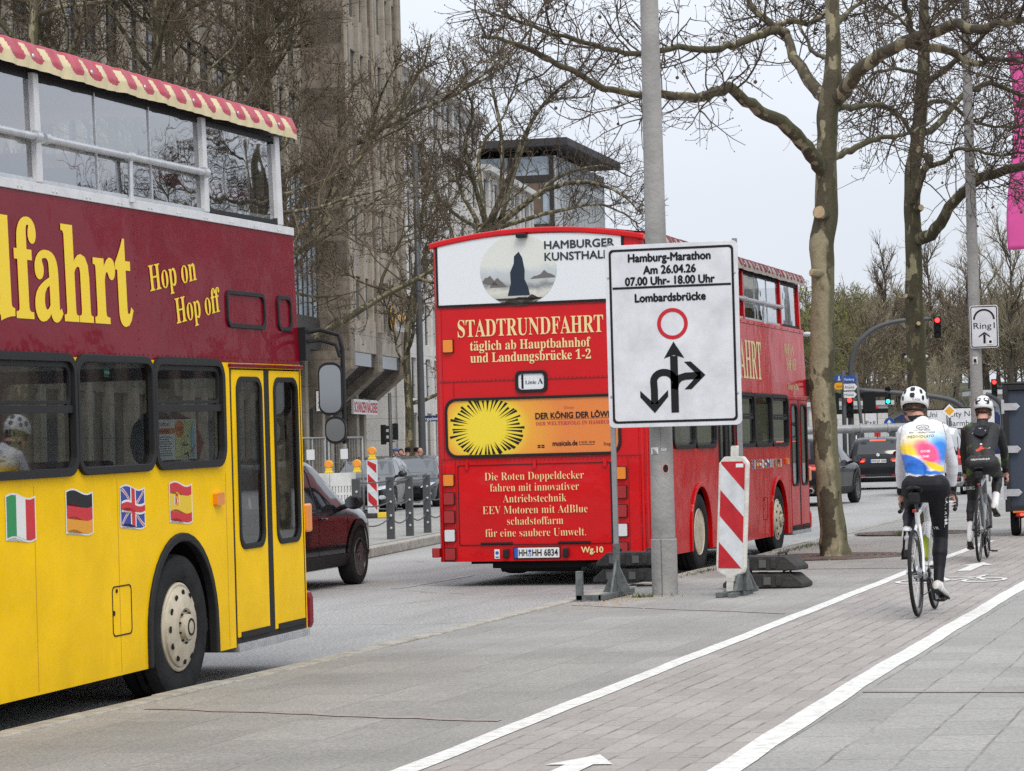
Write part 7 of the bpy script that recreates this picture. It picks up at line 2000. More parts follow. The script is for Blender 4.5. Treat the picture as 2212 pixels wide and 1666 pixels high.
def grow(r, mb, base, H, sp, tw, nl=12, ns=18, mi=1, leaf=False):
    """far bare tree poured into one mesh: trunk, limbs, brushy shoots"""
    b = Vector(base); tp = branch_pts(r, b, (r.gauss(0, .05), 0, 1), H * .9, 7, .05, .1); mb.tube(tp, [H * .016 * (1 - .85 * i / 7) for i in range(8)], 6, 0, False)
    for k in range(nl):
        f = .22 + .75 * k / nl; p, d = along(tp, f); a = r.uniform(0, 6.28); el = .45 + .6 * f + r.uniform(-.2, .2)
        q = branch_pts(r, p, (math.cos(a) * math.cos(el), math.sin(a) * math.cos(el), math.sin(el)), sp * r.uniform(.7, 1.15) * (1.05 - .45 * f), 5, .14, .06)
        mb.tube(q, [H * .0055 * (1 - .75 * i / 5) for i in range(6)], 4, 0, False)
        for j in range(ns):
            p2, d2 = along(q, r.uniform(.12, 1)); q2 = branch_pts(r, p2, side_dir(r, d2, R(r.uniform(20, 70))) + Vector((0, 0, .35)), sp * r.uniform(.18, .45), 3, .2, .08)
            mb.tube(q2, [tw, tw * .8, tw * .55, tw * .3], 3, mi, False)
            for _ in range(4):
                p3, d3 = along(q2, r.uniform(.2, 1)); l = sp * r.uniform(.08, .2); d3 = (side_dir(r, d3, R(r.uniform(20, 60))) + Vector((0, 0, .3))).normalized()
                e = p3 + d3 * l; o_ = d3.orthogonal().normalized() * tw * .55; mb.add([p3 - o_, p3 + o_, e], [(0, 1, 2)], mi)
                if leaf:
                    for _ in range(5):
                        c = p3.lerp(e, r.random()) + wig(r, .25); s_ = r.uniform(.12, .28); u_ = wig(r, 1).normalized() * s_; v_ = wig(r, 1).normalized() * s_
                        mb.add([c, c + u_, c + u_ + v_], [(0, 1, 2)], 2)
r = random.Random(77); mb = MB()
for k in range(110):          # the wood that reads as one mass
    px = r.uniform(1690, 2300); D = r.uniform(305, 420) ; c = onD(px, 940, D); grow(r, mb, (c.x, c.y, zs(c.y) - .3), r.uniform(9, 15), r.uniform(4.5, 6.5), .07, 10, 12, 1 if r.random() < .6 else 2, False)
wd = mb.build('wood', [M_trunk_far, M_tw_a, M_tw_b], fix=False); wd['kind'] = 'stuff'
def far_tree(lab, px, D, H, sp, m, leaf=False, nl=14, ns=18, seed=1, tw=.045, trunk=M_trunk_far):
    r = random.Random(seed); c = onD(px, 945, D); mb = MB(); grow(r, mb, (0, 0, -.3), H, sp, tw, nl, ns, 1, leaf)
    t = thing('tree', lab, 'tree', (c.x, c.y, zs(c.y)), group='trees of the wooded slope')
    a_, b_ = MB(), MB()
    for f, m_ in zip(mb.f, mb.m): (a_ if m_ == 0 else b_).f.append(f); (a_ if m_ == 0 else b_).m.append(max(0, m_ - 1))
    for q_ in (a_, b_):
        use = sorted({i for f in q_.f for i in f}); ix = {v: i for i, v in enumerate(use)}; q_.v = [mb.v[i] for i in use]; q_.f = [tuple(ix[i] for i in f) for f in q_.f]
    a_.build('trunk', trunk, t, fix=False); b_.build('crown', [m, M_leafy], t, fix=False)
far_tree('yellow-green budding tree right beside the red bus roof', 1760, 290, 14.5, 6.0, M_tw_b, True, seed=3)
far_tree('yellow-green budding tree just right of the nearer plane trunk', 1832, 300, 13.5, 5.5, M_tw_b, True, seed=4)
far_tree('large dark bare tree with spreading limbs under the arched signal arm', 1897, 262, 13.0, 6.5, M_tw_a, seed=5, nl=16)
far_tree('tall thin bare tree standing up above the wood left of the farther plane trunk', 1925, 330, 20.5, 5.5, M_tw_a, seed=6, nl=18)
far_tree('tall pale bare tree above the wood, right of the farther plane trunk', 2015, 330, 21, 6.0, M_tw_a, seed=7, nl=18)
far_tree('bare brown tree between the red signal head and the ring road sign', 2062, 305, 18, 6.5, M_tw_a, seed=8, nl=16)
far_tree('wide pale bare tree at the right edge above the cargo trailer', 2190, 310, 21.5, 8.0, M_tw_b, seed=9, nl=20)
far_tree('pale feathery bare tree just right of the slim lamp post', 2140, 340, 20, 7.0, M_tw_b, seed=10, nl=18)
far_tree('small pale bare street tree in front of the station hall, above the white helmet', 2035, 195, 7.6, 3.6, M_tw_b, seed=11, nl=16, ns=20, tw=.022, trunk=M_tw_b)
far_tree('second small pale street tree in front of the station hall', 2008, 200, 7.2, 3.2, M_tw_b, seed=12, nl=14, tw=.022, trunk=M_tw_b)
# ---- the dense bare plane trees on the left, in front of the brown block
for i, (px, D, H, sp, sd, lab, nl) in enumerate((
    (40, 64, 19, 8.0, 51, 'bare plane tree in the top left corner, behind the yellow bus roof', 12),
    (360, 68, 20, 8.5, 52, 'bare plane tree behind the middle of the yellow bus awning', 13),
    (655, 72, 20, 9.0, 53, 'bare plane tree behind the front of the yellow bus', 14),
    (885, 104, 16, 5.0, 54, 'small bare tree in front of the white building beside the dark slim lamp post', 10))):
    c = onD(px, 1000, D)
    bare_tree('plane_tree', lab, (c.x, c.y, 0), H, sp, sd, (M_limb, M_twigl, M_seed), nl, 14 if i < 3 else 8, 2, .30 if i < 3 else .2, .14 if i == 4 else .24, .024 * (D / 70) ** .5, .21, 'bare plane trees in front of the left buildings', 1.0, .32, .35 if i != 4 else .55)
# the many-stemmed tree above the red bus: its stems follow the photograph and spread in depth
q_ = lambda x, y, z=0: (669.6 + .5979 * x, .5979 * y, z)
b5 = onD(1050, 1000, 98)
photo_tree('plane_tree', 'pale bare many-stemmed tree fanning out above the red bus', (b5.x, b5.y, 0), [(1052, 1012, .24), (1051, 900, .2), (1050, 700, .18), (1050, 560, .17), (1052, 500, .15), (1056, 470, .10)],
    [([q_(*p) for p in L], r0, .022, n) for L, r0, n in (
     (((640, 830, 0), (690, 700, 1), (692, 500, 1.5), (660, 330, 2), (640, 240, 2.5)), .12, 26), (((650, 810, 0), (720, 640, -1), (800, 440, -2), (900, 320, -2.5), (980, 270, -3)), .12, 26),
     (((655, 815, 0), (800, 720, 1), (900, 640, 2), (1050, 600, 3), (1160, 640, 3.5)), .11, 26), (((660, 830, 0), (850, 690, -1), (1000, 660, -2), (1120, 700, -3), (1200, 775, -3.5)), .11, 26),
     (((640, 830, 0), (600, 680, -1), (560, 520, -2), (590, 400, -2.5), (550, 280, -3)), .11, 26), (((620, 830, 0), (560, 720, 1), (520, 640, 2), (440, 560, 3)), .09, 20),
     (((690, 790, 0), (760, 560, 1.5), (840, 380, 2.5), (1010, 350, 3)), .09, 24), (((690, 820, 0), (900, 760, 1), (1060, 740, 1.5), (1190, 810, 2)), .09, 24), (((640, 820, 0), (610, 560, 2), (700, 420, 3), (760, 250, 3.5)), .08, 22), (((630, 840, 0), (520, 770, -1), (440, 680, -2), (390, 560, -2.5)), .08, 20))],
    55, (M_limb, M_limb), 98, twig=(1.9, .024, 20), den=.95, group='bare plane trees in front of the left buildings')
# ================================================================== people and bicycles
M_skin = mat('skin', (.50, .26, .19), .55, var=.18, vscale=14)
M_lip = mat('lips', (.38, .13, .11), .5)
M_eye = mat('eye_white', (.7, .68, .66), .3)
def V3(*a): return Vector(a)
def cap_mesh(mb, a, b, ra, rb, n=14):
    a, b = Vector(a), Vector(b); d = b - a; L = d.length
    if L < 1e-5: mb.ball(a, ra, n); return
    prof = [(ra * math.sin(R(k)), -ra * math.cos(R(k))) for k in (2, 25, 50, 72)] + [(rb * math.cos(R(k)), L + rb * math.sin(R(k))) for k in (0, 25, 50, 72, 88)]
    mb.lathe(prof, a, d, n)
def sculpt(prims, balls, voxel):
    """one continuous surface round all limbs: overlapping tapered limbs are fused and smoothed"""
    mb = MB()
    for a, b, ra, rb, lab in prims: cap_mesh(mb, a, b, ra, rb)
    for c, r, sc, lab in balls: mb.ball(c, r, 18, 0, sc)
    me = bpy.data.meshes.new('t'); me.from_pydata(mb.v, [], mb.f)
    bm = bmesh.new(); bm.from_mesh(me); bmesh.ops.remove_doubles(bm, verts=bm.verts, dist=1e-5); bmesh.ops.recalc_face_normals(bm, faces=bm.faces); bm.to_mesh(me); bm.free()
    o = bpy.data.objects.new('t', me); COL.objects.link(o)
    m = o.modifiers.new('r', 'REMESH'); m.mode = 'VOXEL'; m.voxel_size = voxel
    s = o.modifiers.new('s', 'SMOOTH'); s.factor = .5; s.iterations = 3
    e = bpy.data.meshes.new_from_object(o.evaluated_get(bpy.context.evaluated_depsgraph_get()))
    bpy.data.objects.remove(o); bpy.data.meshes.remove(me)
    V = [v.co.copy() for v in e.vertices]; N = [v.normal.copy() for v in e.vertices]; F = [tuple(p.vertices) for p in e.polygons]
    bpy.data.meshes.remove(e)
    segs = [(Vector(a), Vector(b), ra, rb, lab) for a, b, ra, rb, lab in prims] + [(Vector(c), Vector(c), r * min(sc), r * min(sc), lab) for c, r, sc, lab in balls]
    lab = []
    for v in V:
        best, bl = 9, None
        for a, b, ra, rb, l in segs:
            d = b - a; L2 = d.length_squared; t = max(0, min(1, (v - a).dot(d) / L2)) if L2 > 1e-9 else 0
            q = (v - a - d * t).length - (ra + (rb - ra) * t)
            if q < best: best, bl = q, l
        lab.append(bl)
    return V, N, F, lab
def shell(par, name, S, labels, off, m, pred=None):
    V, N, F, lab = S
    fs = [f for f in F if all(lab[i] in labels for i in f) and (pred is None or pred(sum((V[i] for i in f), Vector()) / len(f)))]
    use = sorted({i for f in fs for i in f}); ix = {v: i for i, v in enumerate(use)}
    mb = MB(); mb.add([V[i] + N[i] * off for i in use], [tuple(ix[i] for i in f) for f in fs])
    return mb.build(name, m, par, smooth=True, fix=False)
def finger_chain(prims, base, dirs, r, lab='hand'):
    p = Vector(base)
    for d, l, r2 in dirs: q = p + Vector(d).normalized() * l; prims.append((p, q, r, r2, lab)); p, r = q, r2
def hand_on_bar(prims, wrist, s, side):
    """palm over the brake hood, four unequal fingers curled round the bar, thumb on the inner side"""
    w = Vector(wrist); palm = w + V3(-.012 * s, .05, -.055)
    prims.append((w, palm, .030, .034, 'hand')); prims.append((palm + V3(-.022, 0, 0), palm + V3(.022, .0, 0), .026, .026, 'hand'))
    for k, (dy, L) in enumerate(((.030, .95), (.010, 1.05), (-.011, 1.0), (-.031, .82))):
        b = palm + V3(.020 * s, dy, -.012)
        finger_chain(prims, b, [((.45 * s, .12, -.9), .034 * L, .0105), ((-.25 * s, .05, -1), .027 * L, .0095), ((-.95 * s, .0, -.35), .022 * L, .0085)], .0115)
    finger_chain(prims, palm + V3(-.024 * s, .018, .0), [((-.75 * s, .75, -.25), .032, .0115), ((-.25 * s, .7, -.8), .028, .0095)], .0125)
def head_parts(prims, balls, c, nod=0., neck=None, sc=1.):
    c = Vector(c); f = V3(0, math.cos(nod), -math.sin(nod)); u = V3(0, math.sin(nod), math.cos(nod))
    P = lambda x, y, z: c + V3(x * sc, 0, 0) + f * (y * sc) + u * (z * sc)
    balls.append((P(0, -.008, .02), .098 * sc, (.82, 1.0, 1.02), 'head'))
    prims.append((P(-.03, .03, -.04), P(.03, .03, -.04), .058 * sc, .058 * sc, 'head'))
    prims.append((P(0, .055, -.085), P(0, .04, -.06), .03 * sc, .045 * sc, 'head'))       # chin and jaw
    prims.append((P(0, .088, .01), P(0, .112, -.022), .010 * sc, .0155 * sc, 'head'))     # nose
    prims.append((P(-.03, .078, .028), P(.03, .078, .028), .016 * sc, .016 * sc, 'head')) # brow
    for s in (1, -1):
        prims.append((P(.076 * s, -.01, .012), P(.082 * s, -.018, -.022), .016 * sc, .012 * sc, 'ear'))
    if neck is not None: prims.append((Vector(neck), P(0, -.025, -.045), .062 * sc, .056 * sc, 'neck'))
    return P
def face_parts(par, P, sc=1.):
    for s in (1, -1):
        mb = MB(); mb.ball(P(.031 * s, .080, .008), .011 * sc, 8); e = mb.build('eye', M_eye, par, smooth=True)
        mb = MB(); mb.ball(P(.031 * s, .0895, .008), .0045 * sc, 6); mb.build('iris', M_ink, e, smooth=True)
    mb = MB(); mb.tube([P(-.022, .087, -.052), P(0, .094, -.05), P(.022, .087, -.052)], [.004 * sc, .007 * sc, .004 * sc], 6); mb.build('mouth', M_lip, par, smooth=True)

def helmet(par, P, m, sc=1., kind=0):
    """vented road helmet: hard shell with dark openings, rear cradle and straps"""
    mb = MB(); V, F = [], []; nu, nv = 28, 12
    def sh(a, b, off=0.):
        rx, ry, rz = .112 + off, .150 + off, .128 + off
        low = -.30 if kind == 0 else -.22
        lo = low + (.22 * max(0, math.sin(a)))     # the brow is higher than the nape
        th = b; z = math.sin(th)
        return P(rx * math.cos(th) * math.cos(a), ry * math.cos(th) * math.sin(a) - .012, .048 + rz * z)
    for j in range(nv + 1):
        for i in range(nu):
            a = 2 * math.pi * i / nu; b0 = -.42 + .34 * max(0, math.sin(a)) + .06 * abs(math.cos(a)); b = b0 + (math.pi / 2 - b0) * j / nv
            V.append(sh(a, b))
    for j in range(nv):
        for i in range(nu):
            i2 = (i + 1) % nu; F.append((j * nu + i, j * nu + i2, (j + 1) * nu + i2, (j + 1) * nu + i))
    mb.add(V, F); o = mb.build('helmet', m, par, smooth=True)
    sd_ = o.modifiers.new('thickness', 'SOLIDIFY'); sd_.thickness = .012; sd_.offset = -1
    vents = [(-90, .55, .16, .20), (-90, .05, .17, .16), (-52, .42, .10, .18), (-128, .42, .10, .18), (-45, -.02, .09, .15), (-135, -.02, .09, .15), (-20, .25, .12, .2), (-160, .25, .12, .2), (90, .6, .1, .3), (60, .6, .08, .28), (120, .6, .08, .28), (30, .45, .08, .22), (150, .45, .08, .22)]
    if kind == 1: vents = [(-62, .34, .30, .20), (-118, .34, .30, .20), (-30, .62, .1, .26), (-150, .62, .1, .26), (90, .6, .1, .3), (60, .6, .08, .28), (120, .6, .08, .28)]
    for a, b, wa, wb_ in vents:
        mb = MB(); mb.add([sh(R(a) + wa * x / max(.4, math.cos(b)), b + wb_ * y, .0035) for x, y in ((-.55, -1), (.55, -1), (1, -.5), (1.05, .5), (.8, 1), (-.8, 1), (-1.05, .5), (-1, -.5))], [tuple(range(8))])
        mb.build('vent', M_black, o, fix=False)
    mb = MB(); mb.tube([P(.085, .0, -.01), P(.075, -.07, -.035), P(0, -.112, -.045), P(-.075, -.07, -.035), P(-.085, .0, -.01)], .011, 6)
    for s in (1, -1): mb.tube([P(.09 * s, .03, .02), P(.078 * s, .03, -.06), P(.03 * s, .05, -.105)], .006, 4); mb.tube([P(.088 * s, -.06, .0), P(.08 * s, .02, -.05)], .006, 4)
    mb.build('helmet_strap', M_black, o)
    return o, sh
def back_text(par, S, rows, m, name='lettering', lift=.009):
    V, N, F, lab = S; bvh = BVHTree.FromPolygons(V, F)
    mb = MB()
    def pr(x, z):
        h = bvh.ray_cast(Vector((x, -1, z)), Vector((0, 1, 0)))[0]; return (h or Vector((x, .3, z))) + Vector((0, -lift, 0))
    for s, x, z, h, w_, rot, off in rows:
        if callable(s): 
            for P in s: pass
        put_text(mb, s, (0, 0, 0), (1, 0, 0), (0, 0, 1), w_, h, 'C', off=off, fn=lambda u, v: pr(x + u * math.cos(rot) - v * math.sin(rot), z + u * math.sin(rot) + v * math.cos(rot)))
    return mb.build(name, m, par, fix=False), pr

def bicycle(label, loc, rz, lean, frame_m, accent_m, crank_deg, scale=1.):
    t = thing('bicycle', label, 'bicycle', loc, rz); t.rotation_euler = (0, lean, rz); t.scale = (scale,) * 3
    HB_, r_ = (0, 0, .337), .337; FH = (0, .985, .337); BB = (0, .41, .272); ST = (0, .265, .80); HT = (0, .79, .86); HBm = (0, .845, .70)
    M_carb = mat('carbon', (.018, .018, .02), .3, coat=.4)
    mb = MB()
    mb.tube([BB, ST], [.024, .019], 10); mb.tube([(0, .27, .78), HT], [.019, .022], 10); mb.tube([BB, HBm], [.034, .028], 12); mb.tube([(0, .785, .875), (0, .85, .685)], [.024, .027], 12)
    for s in (1, -1):
        mb.tube([(.02 * s, .40, .275), (.062 * s, .15, .325), (.062 * s, 0, .337)], [.014, .011, .012], 8); mb.tube([(.012 * s, .292, .70), (.05 * s, .12, .50), (.062 * s, 0, .337)], [.012, .0095, .011], 8)
    fr = mb.build('frame', frame_m, t, smooth=True, ang=50)
    mb = MB()
    for s in (1, -1): mb.tube([(.02 * s, .85, .69), (.052 * s, .875, .63), (.052 * s, .985, .337)], [.02, .017, .011], 8)
    mb.build('fork', frame_m, t, smooth=True, ang=50)
    for nm, c in (('rear_wheel', HB_), ('front_wheel', FH)):
        mb = MB(); mb.lathe([(.322 + .0145 * math.cos(R(k)), .0145 * math.sin(R(k))) for k in range(0, 360, 36)], c, (1, 0, 0), 56, 0, close=True); wh = mb.build(nm, M_tyre, t, smooth=True)
        mb = MB(); mb.lathe([(.312, -.012), (.275, -.010), (.262, 0), (.275, .010), (.312, .012)], c, (1, 0, 0), 48, 0, close=True); mb.build('rim', M_carb, wh, smooth=True)
        mb = MB()
        for k in range(22):
            a = 2 * math.pi * k / 22; s = 1 if k % 2 else -1; a2 = a + (.35 if k % 4 < 2 else -.35)
            mb.tube([(s * .028, c[1] + .022 * math.cos(a2), c[2] + .022 * math.sin(a2)), (0, c[1] + .265 * math.cos(a), c[2] + .265 * math.sin(a))], .0014, 4)
        mb.build('spokes', M_alu, wh, fix=False)
        mb = MB(); mb.tube([(-.06, c[1], c[2]), (.06, c[1], c[2])], .014, 8); mb.lathe([(.022, -.035), (.014, -.025), (.014, .025), (.022, .035)], c, (1, 0, 0), 10); mb.plate([circ(0, 0, .08, 24), circ(0, 0, .062, 24)], .002, lambda u, v, w_: (-.045 - w_, c[1] + u, c[2] + v)); mb.build('hub', M_black, wh, smooth=True, ang=40)
    mb = MB(); mb.tube([(0, .268, .79), (0, .225, .965)], .014, 10); mb.build('seat_post', M_carb, t, smooth=True)
    mb = MB(); V, F = [], []
    prof = [(-.02, .0), (.0, .068), (.05, .072), (.11, .045), (.17, .024), (.24, .018), (.265, .010), (.275, .0)]
    for y, w_ in prof:
        for k in range(9): a = -1 + k / 4; V.append((a * max(w_, .002), .115 + y, .995 - .022 * a * a - (.006 if abs(a) < .2 else 0) + .012 * (y < .02)))
    for i in range(len(prof) - 1):
        for k in range(8): F.append((i * 9 + k, i * 9 + k + 1, (i + 1) * 9 + k + 1, (i + 1) * 9 + k))
    mb.add(V, F); sd_ = mb.build('saddle', M_black, t, smooth=True, fix=False); so_ = sd_.modifiers.new('thickness', 'SOLIDIFY'); so_.thickness = .028
    mb = MB()
    for s in (1, -1): mb.tube([(.022 * s, .16, .965), (.022 * s, .22, .948), (.022 * s, .32, .955)], .0035, 5)
    mb.build('saddle_rail', M_alu, sd_)
    mb = MB(); mb.box(-.042, .042, .10, .205, .865, .955); sb_ = mb.build('saddle_bag', mat('black_nylon', (.02, .02, .021), .75, bump=.3, bscale=60), t, bevel=.018)
    mb = MB(); mb.box(-.014, .014, .10, .125, .80, .825); mb.build('rear_light', M_redlens, t, bevel=.005)
    # handlebar with drops, hoods and levers
    mb = MB(); mb.tube([(0, .79, .90), (0, .80, .925), (0, .885, .93)], .017, 8); mb.tube([(-.20, .89, .93), (.20, .89, .93)], .0155, 8); hb_ = mb.build('handlebar', M_carb, t, smooth=True)
    for s in (1, -1):
        P, Q = smooth_pts([V3(.19 * s, .89, .93), V3(.205 * s, .93, .93), V3(.208 * s, .975, .905), V3(.212 * s, .97, .85), V3(.216 * s, .93, .805), V3(.22 * s, .85, .795)], [.0165] * 6, 4); mb = MB(); mb.tube(P, Q, 10); dp = mb.build('drop_bar', M_black, hb_, smooth=True)
        mb = MB(); mb.tube([(.205 * s, .93, .94), (.207 * s, .99, .945), (.208 * s, 1.02, .965), (.208 * s, 1.025, .985)], [.020, .019, .018, .011], 10); mb.build('brake_hood', M_rubber, dp, smooth=True)
        mb = MB(); mb.tube([(.21 * s, 1.01, .94), (.222 * s, 1.015, .87), (.226 * s, .985, .815)], [.010, .009, .006], 8); mb.build('brake_lever', M_carb, dp, smooth=True)
    # cranks, pedals, gears
    ca = R(crank_deg); mb = MB(); mb.tube([(-.06, *BB[1:]), (.06, *BB[1:])], .022, 10)
    for r0, r1 in ((.10, .086), (.076, .064)): mb.plate([circ(0, 0, r0, 36), circ(0, 0, r1, 36)], .004, lambda u, v, w_: (.045 + w_ - (.008 if r0 < .09 else 0), BB[1] + u, BB[2] + v))
    for k in range(4): a = k * math.pi / 2 + .5; mb.tube([(.05, BB[1], BB[2]), (.05, BB[1] + .09 * math.cos(a), BB[2] + .09 * math.sin(a))], .008, 5)
    ck = mb.build('crankset', M_carb, t, smooth=True, ang=40)
    for s in (1, -1):
        e = V3(s * .075, BB[1] + .17 * math.cos(ca) * s, BB[2] + .17 * math.sin(ca) * s)
        mb = MB(); mb.tube([(s * .06, *BB[1:]), e], [.015, .011], 8); mb.build('crank_arm', M_carb, ck, smooth=True)
        mb = MB(); mb.tube([e, e + V3(s * .05, 0, 0)], .008, 6); mb.box(min(e.x + s * .02, e.x + s * .085), max(e.x + s * .02, e.x + s * .085), e.y - .035, e.y + .03, e.z - .012, e.z + .004); mb.build('pedal', M_black, ck, bevel=.004)
    mb = MB()
    for k in range(7): r0 = .058 - .0055 * k; mb.lathe([(r0, 0), (r0, .002)], (.022 + k * .0045, 0, .337), (1, 0, 0), 24)
    mb.build('cassette', M_alu, t)
    mb = MB(); mb.tube([(.038, 0, .337), (.038, .03, .265)], .012, 6); mb.box(.03, .044, .015, .06, .165, .285); mb.lathe([(.03, -.003), (.03, .003)], (.037, .045, .175), (1, 0, 0), 14); mb.build('derailleur', M_black, t)
    mb = MB(); mb.tube([(.042, .0, .395), (.047, BB[1], BB[2] + .098)], .004, 4); mb.tube([(.038, .05, .16), (.047, BB[1], BB[2] - .098)], .004, 4); mb.build('chain', M_darkpole, t)
    mb = MB(); mb.tube([(0, .50, .42), (0, .62, .575)], .037, 14); mb.tube([(0, .62, .575), (0, .64, .60)], [.026, .016], 10); bt = mb.build('bottle', accent_m, t, smooth=True, ang=40)
    return t

def shoe(par, heel, toe, m, sole, r=.042):
    heel, toe = Vector(heel), Vector(toe); d = (toe - heel).normalized(); u = V3(0, 0, 1); u = (u - d * u.dot(d)); u.normalize(); s_ = d.cross(u)
    L = (toe - heel).length + .05
    mb = MB(); V, F = [], []; n = 12
    for f, w_, h in ((0, .012, .05), (.03, .030, .075), (.14, .034, .088), (.3, .035, .085), (.45, .037, .066), (.62, .043, .052), (.8, .044, .042), (.93, .034, .034), (1.0, .008, .02)):
        c = heel - d * .03 + d * (L * f)
        for k in range(n): a = 2 * math.pi * k / n; V.append(c + s_ * (w_ * math.cos(a)) + u * (h * .5 + h * .5 * math.sin(a)))
    for i in range(8):
        for k in range(n): k2 = (k + 1) % n; F.append((i * n + k, i * n + k2, (i + 1) * n + k2, (i + 1) * n + k))
    F += [tuple(range(n)), tuple(8 * n + k for k in range(n))[::-1]]
    mb.add(V, F); o = mb.build('shoe', m, par, smooth=True)
    mb = MB(); mb.plate([[(-.03, -.026), (.06, -.030), (L * .5, -.030), (L * .72, -.043), (L * .9, -.036), (L - .03, -.012), (L - .03, .012), (L * .9, .036), (L * .72, .043), (L * .5, .030), (.06, .030), (-.03, .026)]], .010, lambda a, b, w_: heel + d * a + s_ * b - u * (w_ - .004))
    k = mb.build('sole', sole, o, bevel=.003)
    mb = MB(); mb.plate([rect(L * .55, L * .8, -.022, .022)], .012, lambda a, b, w_: heel + d * a + s_ * b - u * (w_ + .006)); mb.build('cleat', M_darkpole, k)
    return o

def jersey_mat():
    m = bpy.data.materials.new('rainbow_jersey'); m.use_nodes = True
    n = m.node_tree; p = n.nodes['Principled BSDF']; p.inputs['Roughness'].default_value = .7; p.inputs['Sheen Weight'].default_value = .1
    t = n.nodes.new('ShaderNodeTexCoord'); w_ = noise(n, t.outputs['Object'], 6, 3, .5)
    s = n.nodes.new('ShaderNodeSeparateXYZ'); _lnk(n, t.outputs['Object'], s.inputs[0])
    wv = mathn(n, 'MULTIPLY', mathn(n, 'SUBTRACT', w_, .5), .07)
    X = mathn(n, 'ADD', s.outputs[0], wv); Z = mathn(n, 'SUBTRACT', s.outputs[2], wv)
    def blob(cx, cz, rx, rz, lo=.55, hi=1.15, rot=0.):
        c_, s_ = math.cos(rot), math.sin(rot); dx, dz = mathn(n, 'SUBTRACT', X, cx), mathn(n, 'SUBTRACT', Z, cz)
        a = mathn(n, 'ADD', mathn(n, 'MULTIPLY', dx, c_), mathn(n, 'MULTIPLY', dz, s_)); b = mathn(n, 'SUBTRACT', mathn(n, 'MULTIPLY', dz, c_), mathn(n, 'MULTIPLY', dx, s_))
        a = mathn(n, 'DIVIDE', a, rx); b = mathn(n, 'DIVIDE', b, rz)
        d = mathn(n, 'SQRT', mathn(n, 'ADD', mathn(n, 'MULTIPLY', a, a), mathn(n, 'MULTIPLY', b, b)))
        return ramp(n, d, (lo, g3(1)), (hi, g3(0)))
    c = (.72, .72, .75)
    q = n.nodes.new('ShaderNodeRGB'); q.outputs[0].default_value = (*c, 1); c = q.outputs[0]
    for (cx, cz, rx, rz, col, lo, hi, rot) in ((-.03, 1.36, .20, .075, (.74, .66, .36), .25, 1.1, 0), (.12, 1.35, .12, .09, (.28, .52, .74), .3, 1.1, 0), (-.09, 1.285, .17, .06, (.84, .55, .01), .45, 1.05, -.15), (.15, 1.27, .09, .14, (.008, .18, .62), .5, 1.05, .35), (-.005, 1.30, .10, .05, (.82, .33, .16), .4, 1.1, -.4), (.055, 1.262, .135, .085, (.78, .06, .19), .62, 1.05, -.7), (-.11, 1.175, .20, .08, (.008, .12, .52), .82, 1.05, -.3), (.13, 1.142, .13, .032, (.84, .56, .006), .6, 1.05, -.5), (.0, 1.106, .26, .022, (.008, .15, .55), .6, 1.05, -.04)):
        c = mixc(n, blob(cx, cz, rx, rz, lo, hi, rot), c, col)
    _lnk(n, c, p.inputs['Base Color'])
    z2 = noise(n, t.outputs['Object'], 9, 3, .5, (1, 1, 2.6)); b = n.nodes.new('ShaderNodeBump'); b.inputs['Strength'].default_value = .5; b.inputs['Distance'].default_value = .02; _lnk(n, z2, b.inputs['Height']); _lnk(n, b.outputs[0], p.inputs['Normal'])
    return m
def green_black(name):
    m = bpy.data.materials.new(name); m.use_nodes = True
    n = m.node_tree; p = n.nodes['Principled BSDF']; p.inputs['Roughness'].default_value = .65
    t = n.nodes.new('ShaderNodeTexCoord'); s = noise(n, t.outputs['Object'], 4.2, 2, .5); d = noise(n, t.outputs['Object'], 70, 1, .5)
    f = mathn(n, 'MULTIPLY', ramp(n, s, (.60, g3(0)), (.74, g3(1))), ramp(n, d, (.35, g3(.3)), (.6, g3(1))))
    _lnk(n, mixc(n, f, (.012, .012, .013), (.10, .28, .02)), p.inputs['Base Color'])
    z2 = noise(n, t.outputs['Object'], 9, 3, .5, (1, 1, 2.6)); b = n.nodes.new('ShaderNodeBump'); b.inputs['Strength'].default_value = .5; b.inputs['Distance'].default_value = .02; _lnk(n, z2, b.inputs['Height']); _lnk(n, b.outputs[0], p.inputs['Normal'])
    return m
M_tights = mat('black_lycra', (.012, .012, .016), .55, bump=.25, bscale=12)
M_sleeve = mat('white_lycra', (.70, .70, .74), .6, bump=.3, bscale=10)
M_helm = mat('white_helmet_shell', (.74, .75, .76), .22, coat=.6)
M_sock = mat('white_sock', (.72, .72, .74), .8)
M_shoe = mat('white_shoe', (.60, .58, .54), .5, var=.1, vscale=20)
M_hair = mat('short_brown_hair', (.10, .06, .035), .8, var=.4, vscale=60)
